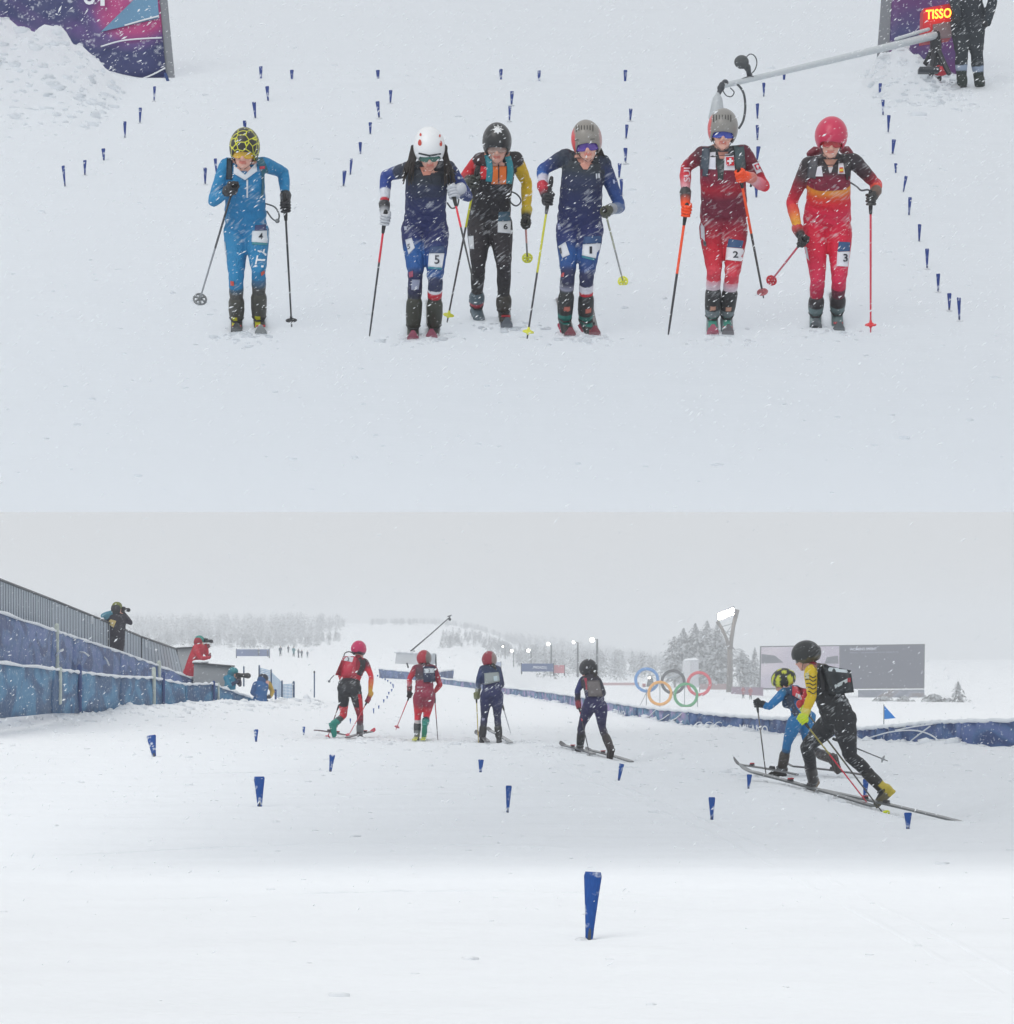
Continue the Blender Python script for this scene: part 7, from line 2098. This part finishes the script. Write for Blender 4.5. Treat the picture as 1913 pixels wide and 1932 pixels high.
# ------------------------------------------------------------------ upper slope: gantries, snow heaps, camera boom, crew
M_GATE = graphic_mat('gantry_print', lin(46, 54, 104), lin(96, 66, 130), lin(176, 56, 120), .55, 7.0)
def gantry(front, side, d, label, arcs, letters=None, mat_=M_GATE):
    root = empty('gantry_leg', at(front[1][0], front[1][1], d)); tag(root, label, 'gantry')
    panel('banner_face', [at(*p, d) for p in front], .05, mat_, root, 10, 10, .012, 3)
    panel('side_face', [at(*p, d + .02) for p in side], .05, mat('gantry_side', lin(128, 132, 138), .7, noise=.05), root)
    for pts in arcs:
        ribbon(list(spine_curve([at(x, y, d - .03) for x, y in pts], 12)), .010, 0, M_WHITE, 'printed_line', root)
    if letters:
        for s, q in letters:
            board_text(s, [at(x, y, d - .03) for x, y in q], M_WHITE, 'lettering', root, .03)
    return root
GL = gantry([(-120, 168), (314, 154), (290, -120), (-120, -120)], [(314.5, 154), (329, 145), (304, -120), (291, -120)], d_up(154), 'left gantry leg with blue and magenta games print rising out of the snow heap',
       [[(190, 88), (235, 76), (305, 71)], [(255, 153), (285, 142), (312, 128)], [(235, 48), (270, 38), (300, 30)]], [('o', [(158, 10), (180, 10), (180, -16), (158, -16)]), ('l', [(190, 12), (198, 12), (198, -30), (190, -30)])])
panel('sky_blue_field', [at(190, 60, d_up(154) - .02), at(300, 34, d_up(154) - .02), at(296, -14, d_up(154) - .02), at(262, -10, d_up(154) - .02)], .01, mat('light_blue_print', lin(96, 140, 172), .6, noise=.1, nscale=2), GL)
mb = MB(); mb.tube([at(312, 140, d_up(155) - .2), at(318, 156, d_up(155) - .2)], .02, 6); mb.build('guy_post', M_POSTB, GL)
GR = gantry([(1676, 150), (1815, 158), (1830, -120), (1688, -120)], [(1652, 148), (1675.5, 150), (1687, -120), (1672, -120)], d_up(150) , 'right gantry leg with dark blue and purple games print behind the camera crew',
       [[(1672, 146), (1720, 140), (1786, 150)], [(1690, 74), (1720, 64), (1745, 56)]], None, graphic_mat('gantry_print_dark', lin(44, 62, 108), lin(52, 70, 116), lin(96, 52, 112), .6, 1.0))
gd = d_up(150) - 1.0
# red scoreboard
root = empty('scoreboard', at(1765, 90, gd)); tag(root, 'red electronic board with glowing orange letters at the upper right', 'scoreboard')
panel('case', [at(1740, 78, gd), at(1795, 70, gd), at(1795, 6, gd), at(1742, 16, gd)], .25, mat('red_case', lin(190, 30, 44), .5), root)
panel('grey_field', [at(1760, 74, gd - .02), at(1795, 70, gd - .02), at(1795, 40, gd - .02), at(1760, 46, gd - .02)], .02, mat('grey_case', lin(120, 104, 108), .5), root)
board_text('TISSO', [at(1746, 38, gd - .06), at(1794, 34, gd - .06), at(1794, 16, gd - .06), at(1746, 20, gd - .06)], mat('orange_led', (1, .3, .02), .4, emit=(1.0, .28, .02), emit_s=4.0), 'lettering', root, .03)
mb = MB(); mb.tube([at(1770, 78, gd + .1), at(1770, 150, gd + .1)], .04, 8); mb.build('post', M_DGREY, root)
# camera boom
M_BOOM = mat('white_boom', lin(196, 202, 206), .5)
bdp = d_up(150) - 1.0
def bp(x, y, o=0.0):
    return at(x, y, 29.2 + (bdp - 29.2) * (x - 1366) / (1764 - 1366) + o)
root = empty('camera_boom', bp(1755, 150)); tag(root, 'long white camera boom with hanging camera head and microphone above the maroon racer', 'camera boom')
mb = MB(); mb.tube([bp(1366, 161), bp(1500, 130), bp(1660, 92), bp(1800, 58), bp(1840, 48)], [.028, .032, .040, .048, .05], 10); mb.build('arm', M_BOOM, root)
mb = MB(); mb.tube([bp(1690, 74), bp(1735, 60), bp(1752, 55)], .02, 6); mb.build('stay', M_BOOM, root)
mb = MB(); mb.tube([bp(1362, 160), bp(1358, 172), bp(1354, 180)], [.032, .026, .022], 8); mb.ball(bp(1368, 156), .035, 8, 6); mb.ball(bp(1360, 166), .038, 8, 6); mb.build('swivel', M_DGREY, root)
hm = MB(); hm.tube([bp(1354, 178), bp(1353.5, 186), bp(1353, 196), bp(1352, 222)], [.022, .05, .06, .085], 12); hm.build('camera_head', mat('white_camera_head', lin(176, 182, 186), .4), root)
mb = MB(); mb.ball(bp(1399, 117), (.075, .075, .070), 14, 10); mb.tube([bp(1405, 122), bp(1411, 130)], .032, 8); mb.build('microphone', mat('grey_windshield', lin(84, 88, 90), .95, noise=.2, nscale=60, bump=.6), root)
mb = MB(); mb.tube([bp(1411, 126), bp(1413, 140), bp(1417, 146)], [.03, .026, .03], 8); mb.build('microphone_mount', M_DGREY, root)
cb = MB()
for pts, rr in (([(1384, 155), (1396, 164), (1404, 180), (1406, 205), (1402, 228), (1394, 242)], .012), ([(1362, 168), (1370, 180), (1380, 182), (1385, 174), (1378, 166)], .006), ([(1406, 110), (1415, 102), (1424, 106), (1428, 118), (1424, 132), (1416, 140)], .006), ([(1390, 160), (1398, 150), (1412, 144)], .005)):
    cb.tube(list(spine_curve([bp(x, y, -.03) for x, y in pts], 20)), rr, 6, round_ends=False)
cb.build('cable', mat('black_cable', lin(70, 74, 78), .6), root)
tb = bp(1768, 150)
for (x, y) in ((1738, 136), (1757, 140), (1790, 138)):
    mb = MB(); mb.tube([bp(1764, 84), at(x, y, bdp + (.2 if x < 1750 else -.2))], [.035, .028], 8); mb.build('leg', mat('black_leg', lin(44, 46, 52), .5), root)
mb = MB(); mb.tube([bp(1764, 90), bp(1765, 66)], .06, 10); mb.build('pivot', mat('black_leg', lin(44, 46, 52), .5), root)
mb = MB(); mb.box(bp(1752, 133, -.1), (.22, .18, .05), col=lin(60, 60, 64)); mb.build('foot_plate', M_DGREY, root)
# crew member at the edge, partly out of frame
cd = d_up(174) - .1
kx = 5480 / cd
crew = Fig((17, 0, 1.0), cd, 'up')
sC = dict(head=(1815, -95, 0), look=(-.8, -.4, -.1), face=(-.7, -.7, 0), toeL=(1783, 176, -.12), toeR=(1822, 178, -.05), ankL=(1798, 166), ankR=(1832, 168), bulk=1.3, gender='m', mat=M_CLOTH, hs=1.0,
    j=dict(neck=(1812, -62, 0), chest=(1810, -40, 0), waist=(1806, -5, 0), pelvis=(1806, 28, 0), shoL=(1787, -52, -.05), elbL=(1780, -10, -.15), wriL=(1790, 32, -.2), shoR=(1842, -52, .05), elbR=(1856, 0, 0), wriR=(1846, 44, -.05),
           hipL=(1796, 40, 0), hipR=(1820, 40, 0), kneL=(1797, 98, -.1), kneR=(1826, 100, -.05)),
    tw=(54, 66, 64, 66), cols=dict(torso=flatc(40, 46, 54), uarm=flatc(44, 52, 60), farm=flatc(44, 52, 60), thigh=flatc(46, 52, 58), shin=[(0, (46, 52, 58)), (.35, (46, 52, 58)), (.36, (150, 164, 186)), (.5, (140, 154, 176)), (.52, (46, 54, 52)), (1, (44, 52, 50))]))
set_joints(crew, sC, 1); crew.buckle = (40, 40, 40)
build_body(crew, sC, .016, 'crew member in dark winter clothing at the upper right corner, seen from the waist down')
hat(crew, (40, 44, 50)); boot(crew, 'L', lambda x, y, z: (44, 52, 48), .3); boot(crew, 'R', lambda x, y, z: (44, 52, 48), .3)
crew.J['cam'] = crew.pt(1775, 60, -.3); mitten_pair(crew, (40, 42, 46))
bx = empty('equipment_bag', at(1776, 138, cd - .1)); tag(bx, 'small red and dark bag lying on the snow heap by the boom legs', 'bag')
mb = MB(); mb.ball(at(1775, 133, cd - .1), (.10, .08, .06), 12, 8); mb.build('pouch', mat('red_bag', lin(196, 50, 66), .7, bump=.3), bx)
mb = MB(); mb.tube([at(1765, 132, cd - .15), at(1775, 124, cd - .15), at(1785, 131, cd - .15)], .012, 6); mb.build('handle', M_DGREY, bx)
# ------------------------------------------------------------------ clods, ruts and trodden snow
r = np.random.default_rng(123)
_ico = bmesh.new(); bmesh.ops.create_icosphere(_ico, subdivisions=1, radius=1.0)
IV = np.array([v.co[:] for v in _ico.verts]); IF = [tuple(v.index for v in f.verts) for f in _ico.faces]; _ico.free()
class Lumps:
    def __init__(self): self.mb = MB()
    def clod(self, p, s):
        V = IV * (1 + r.normal(0, .16, (len(IV), 1))) * np.array((s * r.uniform(.8, 1.5), s * r.uniform(.8, 1.5), s * r.uniform(.45, .8)))
        self.mb.add(V + p, IF)
    def rut(self, pts, w, h):
        S = spine_curve(pts, len(pts) * 14)
        R = []
        for i, p in enumerate(S):
            t = unit(S[min(i + 1, len(S) - 1)] - S[max(i - 1, 0)]); sd = unit(np.cross(t, UPV))
            k = r.uniform(.55, 1.15) * math.sin(math.pi * min(1, max(.02, i / (len(S) - 1))))** .4
            z0 = p * np.array((1, 1, 0)) + (0, 0, self.zf(p[0], p[1]))
            R.append(np.array([z0 - sd * w - (0, 0, .02), z0 - sd * w * .35 + (0, 0, h * k - .014 * (1 - k)), z0 + sd * w * .35 + (0, 0, h * k * .8 - .014 * (1 - k)), z0 + sd * w - (0, 0, .02)]))
        self.mb.rings(R)
lo_ = Lumps(); lo_.zf = lambda x, y: float(ground_z(x, y))
for i in range(1500):
    y = r.uniform(11, 62) if i % 3 else r.uniform(30, 52); x = r.normal(0, .10) * y if i % 2 else r.uniform(-.19, .19) * y
    lo_.clod((x, y, lo_.zf(x, y) - .004), min(.05, .011 * r.lognormal(0, .5) * (.4 + y / 35)))
for (x, y) in [(p.location.x, p.location.y) for p in bpy.data.objects if p.parent is None and p.name.startswith(('person', 'ski')) and 25 < p.location.y < 50 and p.location.z < 1.0]:
    for i in range(22):
        a, b = x + r.normal(0, .55), y + r.normal(0, .8)
        lo_.clod((a, b, lo_.zf(a, b) - .004), min(.06, .02 * r.lognormal(0, .5)))
for i in range(1400):    # broken snow along the banner and the tarpaulins
    if i % 2:
        x = r.uniform(-3.3, 9); y = float(np.interp(x, _bx, _bd)) - abs(r.normal(.25, .55))
    else:
        x = r.uniform(-11, -4.4); y = 57 + (x + 9) * 4.2 - r.normal(1.5, 2.0)
    lo_.clod((x, y, lo_.zf(x, y)), min(.12, .03 * r.lognormal(0, .6)))
for pts in ([(2.3, 9), (1.6, 24), (.6, 36), (.1, 45)], [(2.52, 9), (1.8, 24), (.8, 36), (.3, 45)], [(-4, 20), (-1.5, 22), (1.2, 21.4)], [(-3, 28), (-.6, 29.5), (1.8, 28.6)], [(-5, 33), (-2.2, 35), (.4, 34.5)], [(-2.6, 17), (-.4, 17.8), (1.4, 17.2)]):
    lo_.rut([np.array((a, b, 0.0)) for a, b in pts], .05, .012)
o_l = lo_.mb.build('snow_clods', M_SNOW, None, None); tag(o_l, 'broken clods and ridges of snow over the finish area', kind='stuff')
up_ = Lumps(); up_.zf = lambda x, d: float(slope_z(d) + up_extra(x, d))
for i in range(900):
    d = r.uniform(18, 38); x = r.uniform(-.18, .18) * d
    up_.clod((x, d, up_.zf(x, d) - .004), min(.035, .010 * r.lognormal(0, .55)))
for (fx, fd) in [(-2.02, 21.95), (-1.86, 21.9), (-.72, 21.8), (-.55, 21.8), (.46, 21.9), (.62, 21.9), (1.62, 21.9), (2.32, 22.0), (2.5, 22.0), (-.05, 22.3), (.1, 22.3)]:
    for i in range(34):
        a, b = fx + r.normal(0, .13), fd - .05 + r.normal(0, .12)
        up_.clod((a, b, up_.zf(a, b)), min(.035, .012 * r.lognormal(0, .5)))
for i in range(900):
    if i % 3: x = r.uniform(-6.6, -4.3); d = r.normal(32.0, .8)
    else: x = r.uniform(4.1, 5.2); d = r.normal(32.7, .45)
    up_.clod((x, d, up_.zf(x, d)), min(.075, .021 * r.lognormal(0, .55)))
o_l = up_.mb.build('snow_clods', M_SLOPE, None, None); tag(o_l, 'churned snow clods on the upper slope and its heaps', kind='stuff')

# ------------------------------------------------------------------ falling snow and haze
r = np.random.default_rng(99)
fl_v, fl_f = [], []
def flake(c, s, stretch, ax):
    o = len(fl_v)
    u = unit(np.cross(ax, (0, 1, .2))); w = np.cross(ax, u)
    for q in (ax * s * stretch, -ax * s * stretch, u * s, -u * s, w * s, -w * s): fl_v.append(c + q)
    for a in (0, 1):
        for b, d in ((2, 4), (4, 3), (3, 5), (5, 2)): fl_f.append((o + a, o + b, o + d))
AX0 = unit((.80, .1, .58))
for i in range(60000):
    p = np.array((r.uniform(-6, 6), r.uniform(13, 34), r.uniform(0, 12)))
    if p[1] > LIP and abs(p[2] - slope_z(p[1])) < .06: continue
    flake(p, min(.0048, r.lognormal(-6.4, .6)), r.uniform(1.2, 4.5), unit(AX0 + r.normal(0, .22, 3)))
for i in range(26000):
    p = np.array((r.uniform(-5, 5), r.uniform(17, 23), r.uniform(2.5, 8)))
    if p[2] - slope_z(p[1]) < .06: continue
    flake(p, min(.0034, r.lognormal(-6.6, .55)), r.uniform(2.0, 6.5), unit(AX0 + r.normal(0, .12, 3)))
me = bpy.data.meshes.new('falling_snow'); me.from_pydata([tuple(v) for v in fl_v], [], fl_f); me.materials.append(M_CAP)
ob = bpy.data.objects.new('falling_snow', me); COL.objects.link(ob); tag(ob, 'wind-driven snowflakes in the air', kind='stuff')

HAZE_DENSITY = 0.0011
mb = MB(); mb.box((0, 850, 8.0), (1500, 1850, 31))
hz_m = bpy.data.materials.new('haze_air'); hz_m.use_nodes = True
nt = hz_m.node_tree; nt.nodes.clear()
o_ = nt.nodes.new('ShaderNodeOutputMaterial'); pv = nt.nodes.new('ShaderNodeVolumePrincipled')
pv.inputs['Color'].default_value = (.93, .95, .97, 1); pv.inputs['Density'].default_value = HAZE_DENSITY; pv.inputs['Anisotropy'].default_value = 0.2
nt.links.new(pv.outputs['Volume'], o_.inputs['Volume'])
hz_o = mb.build('haze', hz_m, None, None, smooth=False); hz_o.data.materials.clear(); hz_o.data.materials.append(hz_m)
tag(hz_o, 'pale winter haze', kind='stuff')
